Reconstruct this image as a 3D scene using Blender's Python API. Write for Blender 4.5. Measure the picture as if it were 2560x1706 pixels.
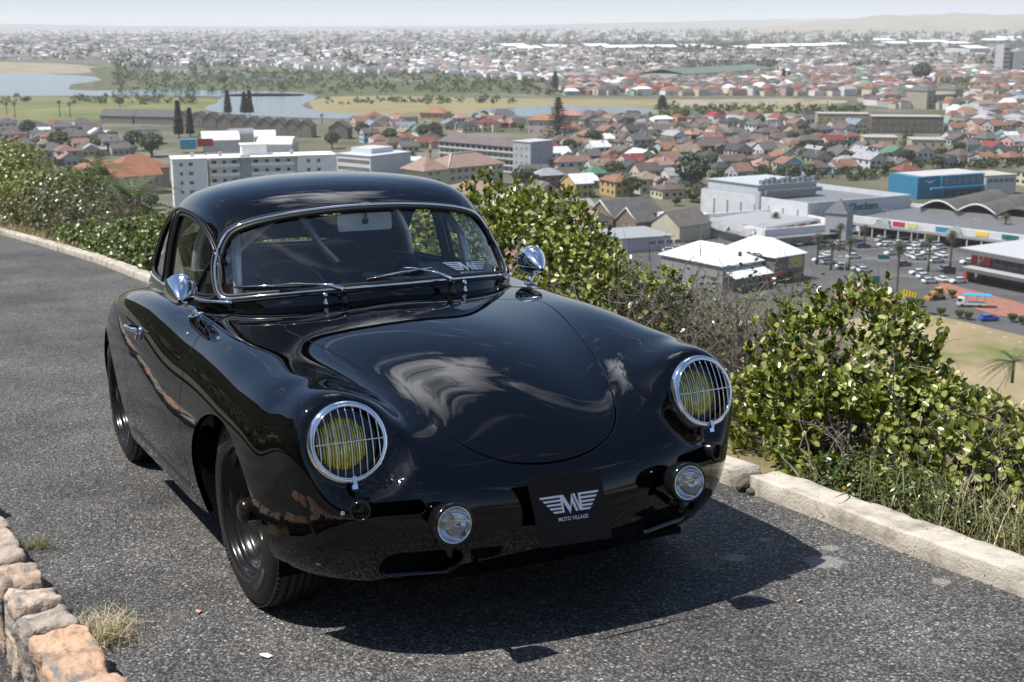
import bpy, bmesh, math, random
import numpy as np
from mathutils import Matrix, Vector
from mathutils.geometry import delaunay_2d_cdt
random.seed(7); np.random.seed(7)
for o in list(bpy.data.objects): bpy.data.objects.remove(o)
SC=bpy.context.scene; COL=SC.collection
# ------------------------------------------------------------------ camera
CAMZ=65.0
PITCH=math.atan((853-58)/3255.67)
cam=bpy.data.cameras.new('camera'); camo=bpy.data.objects.new('camera',cam); COL.objects.link(camo)
camo.location=(0,0,CAMZ); camo.rotation_euler=(math.pi/2-PITCH,0,0)
cam.sensor_width=36; cam.lens=3255.67/2560*36; cam.clip_start=.1; cam.clip_end=60000
cam.dof.use_dof=True; cam.dof.focus_distance=3.9; cam.dof.aperture_fstop=9.0
SC.camera=camo
# ------------------------------------------------------------------ sky and sun
SUN=Vector((-.4816,-.0922,.8716)).normalized()
w=bpy.data.worlds.new('World'); SC.world=w; w.use_nodes=True
nt=w.node_tree; nt.nodes.clear()
def N(t,k,**kw):
    n=t.nodes.new(k)
    for a,b in kw.items():
        if a.startswith('i_'):
            key=a[2:]; key=int(key) if key.isdigit() else key.replace('_',' ')
            n.inputs[key].default_value=b
        else: setattr(n,a,b)
    return n
bg=N(nt,'ShaderNodeBackground',i_Strength=.1); wo=N(nt,'ShaderNodeOutputWorld')
sky=N(nt,'ShaderNodeTexSky',sky_type='NISHITA',sun_disc=False,sun_elevation=math.asin(SUN.z),sun_rotation=math.atan2(SUN.x,SUN.y),altitude=100,air_density=1.0,dust_density=.3,ozone_density=4.0)
# thin cirrus: noise stretched on the sky dome
tc=N(nt,'ShaderNodeTexCoord'); sep=N(nt,'ShaderNodeSeparateXYZ'); nt.links.new(tc.outputs['Generated'],sep.inputs[0])
zz=N(nt,'ShaderNodeMath',operation='MAXIMUM',i_1=.08); nt.links.new(sep.outputs[2],zz.inputs[0])
dx=N(nt,'ShaderNodeMath',operation='DIVIDE'); dy=N(nt,'ShaderNodeMath',operation='DIVIDE')
nt.links.new(sep.outputs[0],dx.inputs[0]); nt.links.new(zz.outputs[0],dx.inputs[1]); nt.links.new(sep.outputs[1],dy.inputs[0]); nt.links.new(zz.outputs[0],dy.inputs[1])
cb=N(nt,'ShaderNodeCombineXYZ'); nt.links.new(dx.outputs[0],cb.inputs[0]); nt.links.new(dy.outputs[0],cb.inputs[1])
mp=N(nt,'ShaderNodeMapping'); mp.inputs['Scale'].default_value=(1.1,2.6,1); mp.inputs['Rotation'].default_value=(0,0,.7); mp.inputs['Location'].default_value=(1.9,.35,0)
nt.links.new(cb.outputs[0],mp.inputs[0])
n1=N(nt,'ShaderNodeTexNoise',i_Scale=1.5,i_Detail=7.0,i_Roughness=.55,i_Distortion=.25); nt.links.new(mp.outputs[0],n1.inputs['Vector'])
cr=N(nt,'ShaderNodeValToRGB'); cr.color_ramp.elements[0].position=.575; cr.color_ramp.elements[1].position=.80
nt.links.new(n1.outputs[0],cr.inputs[0])
mx=N(nt,'ShaderNodeMix',data_type='RGBA'); mx.inputs['B'].default_value=(11.5,11.8,12.3,1)
fz=N(nt,'ShaderNodeMapRange'); fz.inputs['From Min'].default_value=.25; fz.inputs['From Max'].default_value=.5; nt.links.new(sep.outputs[2],fz.inputs[0])
fm=N(nt,'ShaderNodeMath',operation='MULTIPLY'); nt.links.new(fz.outputs[0],fm.inputs[0]); nt.links.new(cr.outputs[0],fm.inputs[1])
nt.links.new(sky.outputs[0],mx.inputs['A']); nt.links.new(fm.outputs[0],mx.inputs['Factor'])
# one bright ragged cloud high in front of the car
c1=N(nt,'ShaderNodeVectorMath',operation='SUBTRACT'); c1.inputs[1].default_value=(-.03,.84,0); nt.links.new(cb.outputs[0],c1.inputs[0])
c2=N(nt,'ShaderNodeVectorMath',operation='MULTIPLY'); c2.inputs[1].default_value=(3.6,2.5,0); nt.links.new(c1.outputs[0],c2.inputs[0])
c3=N(nt,'ShaderNodeVectorMath',operation='LENGTH'); nt.links.new(c2.outputs[0],c3.inputs[0])
n3=N(nt,'ShaderNodeTexNoise',i_Scale=4.2,i_Detail=9.,i_Roughness=.62,i_Distortion=.9); nt.links.new(cb.outputs[0],n3.inputs['Vector'])
c4=N(nt,'ShaderNodeMath',operation='MULTIPLY_ADD',i_1=3.2,i_2=-1.15); nt.links.new(n3.outputs[0],c4.inputs[0])
c5=N(nt,'ShaderNodeMath',operation='SUBTRACT'); nt.links.new(c4.outputs[0],c5.inputs[0]); nt.links.new(c3.outputs['Value'],c5.inputs[1])
c6=N(nt,'ShaderNodeMapRange',interpolation_type='SMOOTHSTEP'); c6.inputs['From Min'].default_value=-.55; c6.inputs['From Max'].default_value=.55; nt.links.new(c5.outputs[0],c6.inputs[0])
ms=N(nt,'ShaderNodeMath',operation='GREATER_THAN',i_1=.3); nt.links.new(sep.outputs[2],ms.inputs[0]); c7=N(nt,'ShaderNodeMath',operation='MULTIPLY'); nt.links.new(c6.outputs[0],c7.inputs[0]); nt.links.new(ms.outputs[0],c7.inputs[1])
cm=N(nt,'ShaderNodeMix',data_type='RGBA'); cm.inputs['B'].default_value=(24,24.5,25.5,1); nt.links.new(c7.outputs[0],cm.inputs['Factor']); nt.links.new(mx.outputs['Result'],cm.inputs['A']); mx=cm
hz_=N(nt,'ShaderNodeMapRange',interpolation_type='SMOOTHSTEP'); hz_.inputs['From Min'].default_value=-.02; hz_.inputs['From Max'].default_value=.33; hz_.inputs['To Min'].default_value=.96; hz_.inputs['To Max'].default_value=0; nt.links.new(sep.outputs[2],hz_.inputs[0])
hm=N(nt,'ShaderNodeMix',data_type='RGBA'); hm.inputs['B'].default_value=(4.7,5.3,6.1,1); nt.links.new(mx.outputs['Result'],hm.inputs['A']); nt.links.new(hz_.outputs[0],hm.inputs['Factor'])
nt.links.new(hm.outputs['Result'],bg.inputs[0]); nt.links.new(bg.outputs[0],wo.inputs[0])
sl=bpy.data.lights.new('sun','SUN'); slo=bpy.data.objects.new('sun',sl); COL.objects.link(slo)
sl.energy=5.0; sl.angle=math.radians(.53); sl.color=(1,.955,.89)
slo.rotation_euler=SUN.to_track_quat('Z','Y').to_euler(); slo.location=(0,0,120)
SC.view_settings.view_transform='Standard'; SC.view_settings.look='None'; SC.view_settings.exposure=.42; SC.view_settings.gamma=1
SC.render.engine="CYCLES"; SC.cycles.volume_bounces=2; HAZE=.8e-4
# ------------------------------------------------------------------ helpers
# road frame (x = car forward, y = car left, z = up from the road) -> world
RR=Matrix(((0.4517,0.8916,-0.03198),(-0.88841,0.45279,0.07553),(0.08182,-0.0057,0.99663)))
RC=Vector((3.819454,-1.697963,1.439142))
T=RR.to_4x4(); T.translation=-(RR@RC)+Vector((0,0,CAMZ))
def rw(p): return T@Vector(p)
IMG=3255.67
def gp(px,py,z=0.):
    """point of the plain (height z) seen at photograph pixel (px,py)"""
    d=Vector(((px-1280)/IMG,1,0)); a=(853-py)/IMG
    d.y=math.cos(PITCH)+a*math.sin(PITCH); d.z=-math.sin(PITCH)+a*math.cos(PITCH)
    t=(z-CAMZ)/d.z; return Vector((d.x*t,d.y*t,z))
def topix(p):
    p=Vector(p)-Vector((0,0,CAMZ)); y=p.y*math.cos(PITCH)-p.z*math.sin(PITCH); u=p.y*math.sin(PITCH)+p.z*math.cos(PITCH)
    return (1280+IMG*p.x/y,853-IMG*u/y)
def tag(o,label=None,cat=None,group=None,kind=None):
    if label: o['label']=label
    if cat: o['category']=cat
    if group: o['group']=group
    if kind: o['kind']=kind
    return o
def link(name,me,parent=None,mw=None):
    o=bpy.data.objects.new(name,me); COL.objects.link(o)
    if parent is not None: o.parent=parent
    if mw is not None: o.matrix_world=mw
    return o
def empty(name,mw,label,cat,group=None):
    o=bpy.data.objects.new(name,None); COL.objects.link(o); o.empty_display_size=.3
    o.matrix_world=mw if isinstance(mw,Matrix) else Matrix.Translation(mw)
    return tag(o,label,cat,group)
def copy_tree(o,mw,label=None):
    c=o.copy(); COL.objects.link(c); c.matrix_world=mw
    if label: c['label']=label
    for ch in o.children:
        d=ch.copy(); COL.objects.link(d); d.parent=c
        for g in ch.children:
            e=g.copy(); COL.objects.link(e); e.parent=d
    return c
class MB:
    """collects simple shapes into one mesh"""
    def __init__(s): s.v=[]; s.f=[]; s.m=[]; s.sm=[]; s.cur=0
    def add(s,v,f,smooth=False):
        b=len(s.v); s.v+= [tuple(p) for p in v]
        for q in f: s.f.append(tuple(b+i for i in q)); s.m.append(s.cur); s.sm.append(smooth)
        return s
    def box(s,c,d,rz=0,M=None,taper=1.0):
        x,y,z=d[0]/2,d[1]/2,d[2]/2; P=[]
        for k in (-1,1):
            t=1 if k<0 else taper
            for a,b in ((-1,-1),(1,-1),(1,1),(-1,1)):
                X,Y=a*x*t,b*y*t; P.append((c[0]+X*math.cos(rz)-Y*math.sin(rz),c[1]+X*math.sin(rz)+Y*math.cos(rz),c[2]+k*z))
        if M: P=[tuple(M@Vector(p)) for p in P]
        return s.add(P,[(0,3,2,1),(4,5,6,7),(0,1,5,4),(1,2,6,5),(2,3,7,6),(3,0,4,7)])
    def tube(s,pts,r,n=8,caps=True,smooth=True,closed=False):
        pts=[Vector(p) for p in pts]; m=len(pts); R=r if hasattr(r,'__len__') else [r]*m
        V=[]; up=None
        for i,p in enumerate(pts):
            if closed: t=(pts[(i+1)%m]-pts[i-1]).normalized()
            else: t=(pts[min(i+1,m-1)]-pts[max(i-1,0)])
            t=t.normalized() if t.length>1e-9 else Vector((0,0,1))
            if up is None:
                a=Vector((0,0,1)) if abs(t.z)<.9 else Vector((1,0,0)); up=(a-t*a.dot(t)).normalized()
            else:
                up=(up-t*up.dot(t)); up=up.normalized() if up.length>1e-6 else Vector((1,0,0))
            b=t.cross(up)
            for k in range(n):
                a=2*math.pi*k/n; V.append(p+R[i]*(math.cos(a)*up+math.sin(a)*b))
        F=[]
        for i in range(m if closed else m-1):
            j=(i+1)%m
            for k in range(n): l=(k+1)%n; F.append((i*n+k,i*n+l,j*n+l,j*n+k))
        if caps and not closed and n>2: F.append(tuple(range(n))[::-1]); F.append(tuple((m-1)*n+k for k in range(n)))
        return s.add(V,F,smooth)
    def lathe(s,prof,n=48,M=None,smooth=True,a0=0,a1=2*math.pi):
        # profile (r, x) revolved round the local X axis
        V=[];full=abs(a1-a0-2*math.pi)<1e-6; k=n if full else n+1
        for r,x in prof:
            for i in range(k):
                a=a0+(a1-a0)*i/n; V.append(Vector((x,r*math.cos(a),r*math.sin(a))))
        if M: V=[M@v for v in V]
        F=[]
        for j in range(len(prof)-1):
            for i in range(n):
                l=(i+1)%k if full else i+1; F.append((j*k+i,j*k+l,(j+1)*k+l,(j+1)*k+i))
        return s.add(V,F,smooth)
    def prism(s,poly,h,M=None):
        n=len(poly); V=[Vector((p[0],p[1],0)) for p in poly]+[Vector((p[0],p[1],h)) for p in poly]
        if M: V=[M@v for v in V]
        return s.add(V,[tuple(range(n))[::-1],tuple(range(n,2*n))]+[(i,(i+1)%n,n+(i+1)%n,n+i) for i in range(n)])
    def mesh(s,name,mats):
        me=bpy.data.meshes.new(name); me.from_pydata(s.v,[],s.f)
        for m in (mats if isinstance(mats,(list,tuple)) else [mats]): me.materials.append(m)
        if len(s.f)==len(me.polygons):
            me.polygons.foreach_set('material_index',s.m); me.polygons.foreach_set('use_smooth',s.sm)
        me.update(); return me
    def build(s,name,mats,parent=None,mw=None): return link(name,s.mesh(name,mats),parent,mw)
def npmesh(name,V,F,mat,smooth=False,attr=None):
    """V (n,3), F (m,k) arrays"""
    V=np.asarray(V,np.float32); F=np.asarray(F,np.int32); me=bpy.data.meshes.new(name); k=F.shape[1]
    me.vertices.add(len(V)); me.vertices.foreach_set('co',V.ravel()); me.loops.add(F.size); me.loops.foreach_set('vertex_index',F.ravel())
    me.polygons.add(len(F)); me.polygons.foreach_set('loop_start',np.arange(0,F.size,k,dtype=np.int32)); me.polygons.foreach_set('loop_total',np.full(len(F),k,np.int32))
    if attr is not None:
        a=me.attributes.new('tint','FLOAT_COLOR','FACE' if len(attr)==len(F) else 'POINT')
        c=np.ones((len(attr),4),np.float32); c[:,:3]=attr; a.data.foreach_set('color',c.ravel())
    me.polygons.foreach_set('use_smooth',np.full(len(F),smooth)); me.materials.append(mat); me.update(calc_edges=True); me.validate(); return me
# ------------------------------------------------------------------ materials
def mat(name,col=(.5,.5,.5),rough=.5,metal=0,spec=.5,**kw):
    m=bpy.data.materials.new(name); m.use_nodes=True; b=m.node_tree.nodes['Principled BSDF']
    b.inputs['Base Color'].default_value=(*col,1); b.inputs['Roughness'].default_value=rough; b.inputs['Metallic'].default_value=metal
    b.inputs['Specular IOR Level'].default_value=spec
    for k,v in kw.items(): b.inputs[k.replace('_',' ')].default_value=v
    return m
def noisy(name,cols,scale=5.,rough=.8,bump=0.,bscale=None,detail=6,coord='Object',spec=.3,pos=None,metal=0,dist=None,rn=0):
    """procedural material: noise ramp through the given colours + optional bump"""
    m=mat(name,cols[0],rough,metal,spec); t=m.node_tree; b=t.nodes['Principled BSDF']; L=t.links
    tc=N(t,'ShaderNodeTexCoord'); n=N(t,'ShaderNodeTexNoise',i_Scale=scale,i_Detail=detail,i_Roughness=.6); L.new(tc.outputs[coord],n.inputs['Vector'])
    r=N(t,'ShaderNodeValToRGB'); e=r.color_ramp.elements
    pos=pos or [ .3+.4*i/(len(cols)-1) for i in range(len(cols))]
    e[0].position=pos[0]; e[0].color=(*cols[0],1); e[1].position=pos[-1]; e[1].color=(*cols[-1],1)
    for c,p in zip(cols[1:-1],pos[1:-1]): q=e.new(p); q.color=(*c,1)
    L.new(n.outputs[0],r.inputs[0]); L.new(r.outputs[0],b.inputs['Base Color'])
    if bump:
        n2=N(t,'ShaderNodeTexNoise',i_Scale=bscale or scale*4,i_Detail=8.); L.new(tc.outputs[coord],n2.inputs['Vector'])
        bp=N(t,'ShaderNodeBump',i_Strength=bump); bp.inputs['Distance'].default_value=dist or .02
        L.new(n2.outputs[0],bp.inputs['Height']); L.new(bp.outputs[0],b.inputs['Normal'])
    return m
def tintmat(name,rough=.8,spec=.3,var=.25,scale=.3,objrand=False):
    """colour from the face attribute 'tint', broken up by noise"""
    m=mat(name,(.5,.5,.5),rough,0,spec); t=m.node_tree; b=t.nodes['Principled BSDF']; L=t.links
    a=N(t,'ShaderNodeAttribute',attribute_name='tint'); tc=N(t,'ShaderNodeTexCoord'); n=N(t,'ShaderNodeTexNoise',i_Scale=scale,i_Detail=5.); L.new(tc.outputs['Object'],n.inputs['Vector'])
    mr=N(t,'ShaderNodeMapRange'); mr.inputs['From Min'].default_value=.3; mr.inputs['From Max'].default_value=.7; mr.inputs['To Min'].default_value=1-var; mr.inputs['To Max'].default_value=1+var
    L.new(n.outputs[0],mr.inputs[0]); mm=N(t,'ShaderNodeVectorMath',operation='SCALE'); L.new(a.outputs['Color'],mm.inputs[0]); L.new(mr.outputs[0],mm.inputs['Scale']); L.new(mm.outputs[0],b.inputs['Base Color'])
    return m
# ================================================================== car body surface (smoothed B-spline sheets)
def sm_ctrl(P,lam=.02,axis=0,mirror=False):
    # P: n x m x 3 data -> control net along axis; spline passes ~ through data
    P=np.moveaxis(np.asarray(P,float),axis,0); n=P.shape[0]; N=n+2
    A=np.zeros((n,N))
    for i in range(n): A[i,i:i+3]=[1/6,4/6,1/6]
    D=np.zeros((N-3,N))
    for i in range(N-3): D[i,i:i+4]=[-1,3,-3,1]
    W=[A, np.sqrt(lam)*D]
    E=np.zeros((2,N)); E[0,:3]=[1,-2,1]; E[1,-3:]=[1,-2,1]
    W.append(np.sqrt(.01)*E)
    M=np.vstack(W); rhs=np.zeros((M.shape[0],)+P.shape[1:]); rhs[:n]=P
    sh=P.shape[1:]
    if mirror:  # last sample lies on y=0 : symmetric phantom (x,z even, y odd)
        c=np.zeros((N,)+sh)
        for k in range(3):
            s=-1. if k==1 else 1.
            M2=M.copy()
            K=np.zeros((1,N)); K[0,-1]=100; K[0,-3]=-100*s
            MM=np.vstack([M2[:n+N-3],M2[n+N-3:n+N-2],K])
            r=np.vstack([rhs[:n].reshape(n,-1,3)[:,:,k],np.zeros((N-3+2,int(np.prod(sh)//3)))])
            sol=np.linalg.lstsq(MM,r,rcond=None)[0]
            c.reshape(N,-1,3)[:,:,k]=sol
    else:
        c=np.linalg.lstsq(M,rhs.reshape(M.shape[0],-1),rcond=None)[0].reshape((N,)+sh)
    if mirror:
        c[-2,...,1]=0; c[-1]=c[-3]*np.array([1,-1,1])
    return np.moveaxis(c,0,axis)
def bas(t):
    return np.stack([(1-t)**3/6,(3*t**3-6*t*t+4)/6,(-3*t**3+3*t*t+3*t+1)/6,t**3/6],-1)
def dbas(t):
    return np.stack([-(1-t)**2/2,(9*t*t-12*t)/6,(-9*t*t+6*t+3)/6,t*t/2],-1)
class Surf:
    def __init__(s,P,lam=(.02,.02)):
        P=np.asarray(P,float); s.nu,s.nv=P.shape[:2]
        c=sm_ctrl(P,lam[0],0); s.c=sm_ctrl(c,lam[1],1,True)
    def ev(s,u,v,d=False):
        # v in [-(nv-1), nv-1]; sign = side: v>=0 -> y>=0 side with v measured from edge.. we use q=nv-1-|v|
        u=np.asarray(u,float); v=np.asarray(v,float)
        sg=np.where(v<0,-1.,1.); q=s.nv-1-np.abs(v)
        iu=np.clip(np.floor(u).astype(int),0,s.nu-2); iv=np.clip(np.floor(q).astype(int),0,s.nv-2)
        tu=u-iu; tv=q-iv
        bu,bv=bas(tu),bas(tv)
        idx=np.arange(4)
        C=s.c[(iu[...,None,None]+idx[:,None]),(iv[...,None,None]+idx[None,:])]
        p=np.einsum('...i,...j,...ijk->...k',bu,bv,C); p[...,1]*=sg
        if not d: return p
        du=np.einsum('...i,...j,...ijk->...k',dbas(tu),bv,C); dv=np.einsum('...i,...j,...ijk->...k',bu,dbas(tv),C)
        n=np.cross(du,dv); n[...,1]*=sg
        n/=np.linalg.norm(n,axis=-1,keepdims=True)+1e-12
        return p,n
# ---- body data, y>=0 half, v0 sill .. v9 centre
def interp(x,xs,ys):
    # monotone-ish cubic (natural spline via numpy)
    xs=np.array(xs,float);ys=np.array(ys,float);o=np.argsort(xs);xs=xs[o];ys=ys[o]
    n=len(xs);h=np.diff(xs);d=np.diff(ys)/h
    m=np.zeros(n);m[1:-1]=(d[:-1]*h[1:]+d[1:]*h[:-1])/(h[:-1]+h[1:]);m[0]=d[0];m[-1]=d[-1]
    i=np.clip(np.searchsorted(xs,x)-1,0,n-2);t=(x-xs[i])/h[i]
    return (2*t**3-3*t*t+1)*ys[i]+(t**3-2*t*t+t)*h[i]*m[i]+(-2*t**3+3*t*t)*ys[i+1]+(t**3-t*t)*h[i]*m[i+1]
XK=[.45,.3,.1,-.1,-.3,-.5,-.7,-1.0,-1.3,-1.6,-1.9,-2.2,-2.5,-2.75,-2.95,-3.08,-3.15]
L={}
L[9]=(([0]*17),[.665,.735,.79,.822,.843,.857,.862,.865,.865,.86,.84,.80,.735,.665,.58,.48,.36])
L[8]=([.15]*17,[.66,.728,.783,.815,.837,.851,.857,.861,.861,.855,.835,.795,.728,.655,.57,.47,.35])
L[7]=([.27,.29,.31,.32,.33,.34,.345,.35,.35,.35,.35,.34,.33,.31,.30,.29,.28],
      [.64,.706,.764,.799,.823,.839,.846,.85,.85,.843,.82,.778,.71,.635,.55,.45,.34])
L[6]=([.375,.40,.435,.46,.485,.51,.53,.54,.54,.54,.535,.52,.50,.47,.45,.44,.42],
      [.645,.694,.745,.785,.810,.826,.834,.837,.836,.827,.80,.753,.68,.60,.52,.43,.33])
L[5]=([.50,.525,.555,.58,.60,.615,.63,.645,.65,.65,.645,.625,.595,.565,.54,.52,.50],
      [.700,.738,.768,.792,.806,.815,.82,.823,.82,.808,.777,.724,.65,.565,.485,.40,.32])
L[4]=([.60,.625,.65,.665,.68,.69,.70,.712,.718,.718,.712,.69,.655,.615,.58,.555,.53],
      [.725,.745,.762,.777,.787,.792,.795,.797,.793,.78,.748,.692,.615,.53,.455,.38,.31])
L[3]=([.69,.715,.735,.745,.753,.76,.765,.772,.778,.78,.775,.75,.705,.655,.61,.575,.55],
      [.675,.69,.705,.715,.72,.722,.723,.722,.718,.705,.675,.622,.555,.48,.415,.355,.30])
L[2]=([.765,.775,.787,.79,.792,.795,.798,.803,.81,.813,.807,.78,.73,.675,.625,.585,.555],
      [.56,.58,.595,.60,.60,.60,.60,.60,.60,.595,.575,.535,.48,.425,.375,.33,.29])
L[1]=([.775,.785,.795,.80,.802,.803,.805,.81,.815,.818,.812,.785,.735,.68,.63,.59,.56],
      [.44,.44,.44,.43,.42,.41,.40,.40,.40,.40,.40,.40,.38,.35,.32,.30,.27])
L[0]=([.76,.765,.765,.76,.755,.752,.752,.752,.752,.755,.76,.75,.71,.665,.62,.585,.56],
      [.25,.25,.25,.24,.22,.20,.20,.20,.20,.20,.22,.24,.25,.25,.25,.25,.25])
for k in range(7,12):
    for v,dz in ((5,.02),(4,.03),(3,.028),(2,.016)): L[v][1][k]+=dz*(1 if k<11 else .5)
    if k<10:
        for v,dy in ((4,.008),(3,.008)): L[v][0][k]+=dy
for k in range(10,17):
    for v in (0,1,2,3): L[v][0][k]-=(.004 if k==10 else .014 if k==11 else .022)
for k,q in ((7,.006),(8,.018),(9,.026),(10,.030),(11,.024),(12,.012)):
    for v,g_ in ((1,1),(2,1),(3,.45),(0,.4)): L[v][0][k]-=q*g_
def line(v,x): return [x,interp(x,XK,L[v][0]),interp(x,XK,L[v][1])]
ROWS=[]
ROWS.append([(.36,.715,.245),(.41,.695,.24),(.455,.665,.233),(.50,.625,.226),(.54,.565,.218),(.575,.485,.208),(.605,.38,.20),(.63,.26,.20),(.643,.13,.20),(.647,0,.20)])
ROWS.append([(.30,.752,.275),(.37,.745,.295),(.455,.715,.305),(.53,.67,.315),(.585,.605,.32),(.63,.51,.315),(.665,.39,.31),(.69,.26,.305),(.703,.13,.305),(.708,0,.305)])
ROWS.append([(.23,.772,.31),(.32,.778,.37),(.425,.757,.42),(.52,.708,.45),(.595,.645,.455),(.648,.55,.445),(.688,.42,.43),(.71,.28,.415),(.722,.14,.41),(.726,0,.41)])
ROWS.append([(.17,.772,.32),(.255,.788,.43),(.36,.772,.53),(.46,.725,.585),(.54,.655,.60),(.588,.545,.57),(.632,.42,.53),(.662,.28,.50),(.676,.14,.488),(.681,0,.485)])
ROWS.append([(.10,.769,.30),(.17,.793,.44),(.265,.782,.575),(.37,.73,.668),(.46,.645,.702),(.505,.545,.678),(.555,.42,.61),(.585,.285,.578),(.600,.14,.572),(.605,0,.570)])
RX=[(.02,.49),(-.08,.36),(-.19,.20),(-.31,.02),(-.45,-.18),(-.60,-.38),(-.78,-.60),(-1.0,-.86),(-1.25,-1.15),(-1.5,-1.45),(-1.75,-1.72),(-2.0,-1.98),(-2.25,-2.24),(-2.5,-2.5),(-2.72,-2.72),(-2.9,-2.9),(-3.02,-3.02),(-3.10,-3.10),(-3.15,-3.15)]
for a,b in RX:
    r=[]
    for v in range(10):
        w=np.interp(v,[0,2,5,9],[0,.18,.8,1]) if a>-2 else v/9
        r.append(tuple(line(v,a+(b-a)*w)))
    ROWS.append(r)
body=Surf(ROWS,(.03,.03))
# ---- greenhouse : v0 flare, v1 belt, v2 glass base, v3 glass mid, v4 glass top, v5 rail, v6 roof outer, v7 roof mid, v8 centre
G=[]
G.append([(-.78,.585,.775),(-.755,.58,.785),(-.735,.57,.79),(-.715,.56,.795),(-.695,.545,.80),(-.645,.495,.805),(-.575,.40,.812),(-.497,.21,.82),(-.472,0,.823)])
G.append([(-.83,.63,.815),(-.80,.615,.835),(-.78,.603,.855),(-.765,.588,.868),(-.745,.562,.87),(-.685,.505,.88),(-.60,.40,.893),(-.525,.21,.905),(-.50,0,.91)])
G.append([(-.90,.64,.815),(-.87,.622,.838),(-.85,.61,.875),(-.83,.59,.93),(-.80,.55,.962),(-.745,.49,.985),(-.68,.39,.995),(-.61,.21,1.005),(-.588,0,1.007)])
G.append([(-.98,.648,.815),(-.95,.63,.838),(-.93,.618,.885),(-.905,.588,.98),(-.86,.535,1.05),(-.81,.475,1.078),(-.755,.38,1.09),(-.70,.21,1.098),(-.68,0,1.10)])
G.append([(-1.06,.652,.815),(-1.04,.634,.84),(-1.02,.622,.89),(-.985,.588,1.01),(-.93,.53,1.105),(-.885,.465,1.14),(-.84,.37,1.16),(-.80,.20,1.172),(-.785,0,1.176)])
G.append([(-1.16,.655,.815),(-1.14,.636,.84),(-1.12,.624,.89),(-1.08,.588,1.03),(-1.03,.53,1.14),(-.99,.46,1.185),(-.95,.36,1.215),(-.92,.195,1.232),(-.91,0,1.237)])
G.append([(-1.28,.657,.813),(-1.27,.637,.84),(-1.25,.624,.89),(-1.22,.588,1.035),(-1.18,.53,1.15),(-1.15,.46,1.20),(-1.12,.355,1.24),(-1.10,.19,1.263),(-1.09,0,1.27)])
G.append([(-1.42,.657,.81),(-1.41,.635,.84),(-1.40,.62,.89),(-1.38,.582,1.03),(-1.36,.525,1.145),(-1.34,.455,1.20),(-1.32,.35,1.243),(-1.31,.185,1.272),(-1.31,0,1.28)])
G.append([(-1.58,.65,.805),(-1.575,.625,.84),(-1.57,.61,.885),(-1.56,.57,1.015),(-1.55,.515,1.125),(-1.54,.44,1.185),(-1.53,.335,1.232),(-1.53,.175,1.262),(-1.53,0,1.272)])
G.append([(-1.76,.637,.79),(-1.76,.607,.83),(-1.76,.59,.875),(-1.755,.55,.985),(-1.75,.49,1.085),(-1.75,.415,1.147),(-1.75,.315,1.195),(-1.75,.165,1.228),(-1.75,0,1.24)])
G.append([(-1.96,.615,.76),(-1.96,.58,.81),(-1.96,.563,.85),(-1.96,.52,.94),(-1.96,.455,1.02),(-1.96,.38,1.08),(-1.97,.28,1.13),(-1.97,.15,1.162),(-1.97,0,1.175)])
G.append([(-2.18,.58,.70),(-2.18,.54,.76),(-2.18,.52,.80),(-2.18,.47,.87),(-2.19,.40,.94),(-2.19,.33,.99),(-2.20,.24,1.03),(-2.20,.13,1.06),(-2.20,0,1.07)])
G.append([(-2.42,.53,.62),(-2.42,.49,.69),(-2.43,.46,.73),(-2.43,.40,.79),(-2.44,.33,.845),(-2.44,.265,.88),(-2.45,.19,.915),(-2.45,.10,.935),(-2.45,0,.945)])
G.append([(-2.68,.46,.53),(-2.68,.42,.60),(-2.69,.385,.64),(-2.70,.33,.69),(-2.70,.265,.73),(-2.71,.21,.76),(-2.71,.15,.785),(-2.72,.08,.80),(-2.72,0,.805)])
for i,(dy,dz) in {4:(.005,.003),5:(.012,.008),6:(.018,.012),7:(.022,.014),8:(.024,.014),9:(.024,.014),10:(.02,.01),11:(.01,.005)}.items():
    r=G[i]
    for v,k in ((3,.5),(4,1),(5,1),(6,.7),(7,.2)): r[v]=(r[v][0],r[v][1]+dy*k,r[v][2]+dz*(k if v!=3 else .3))
gh=Surf(G,(.03,.03))
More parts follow.
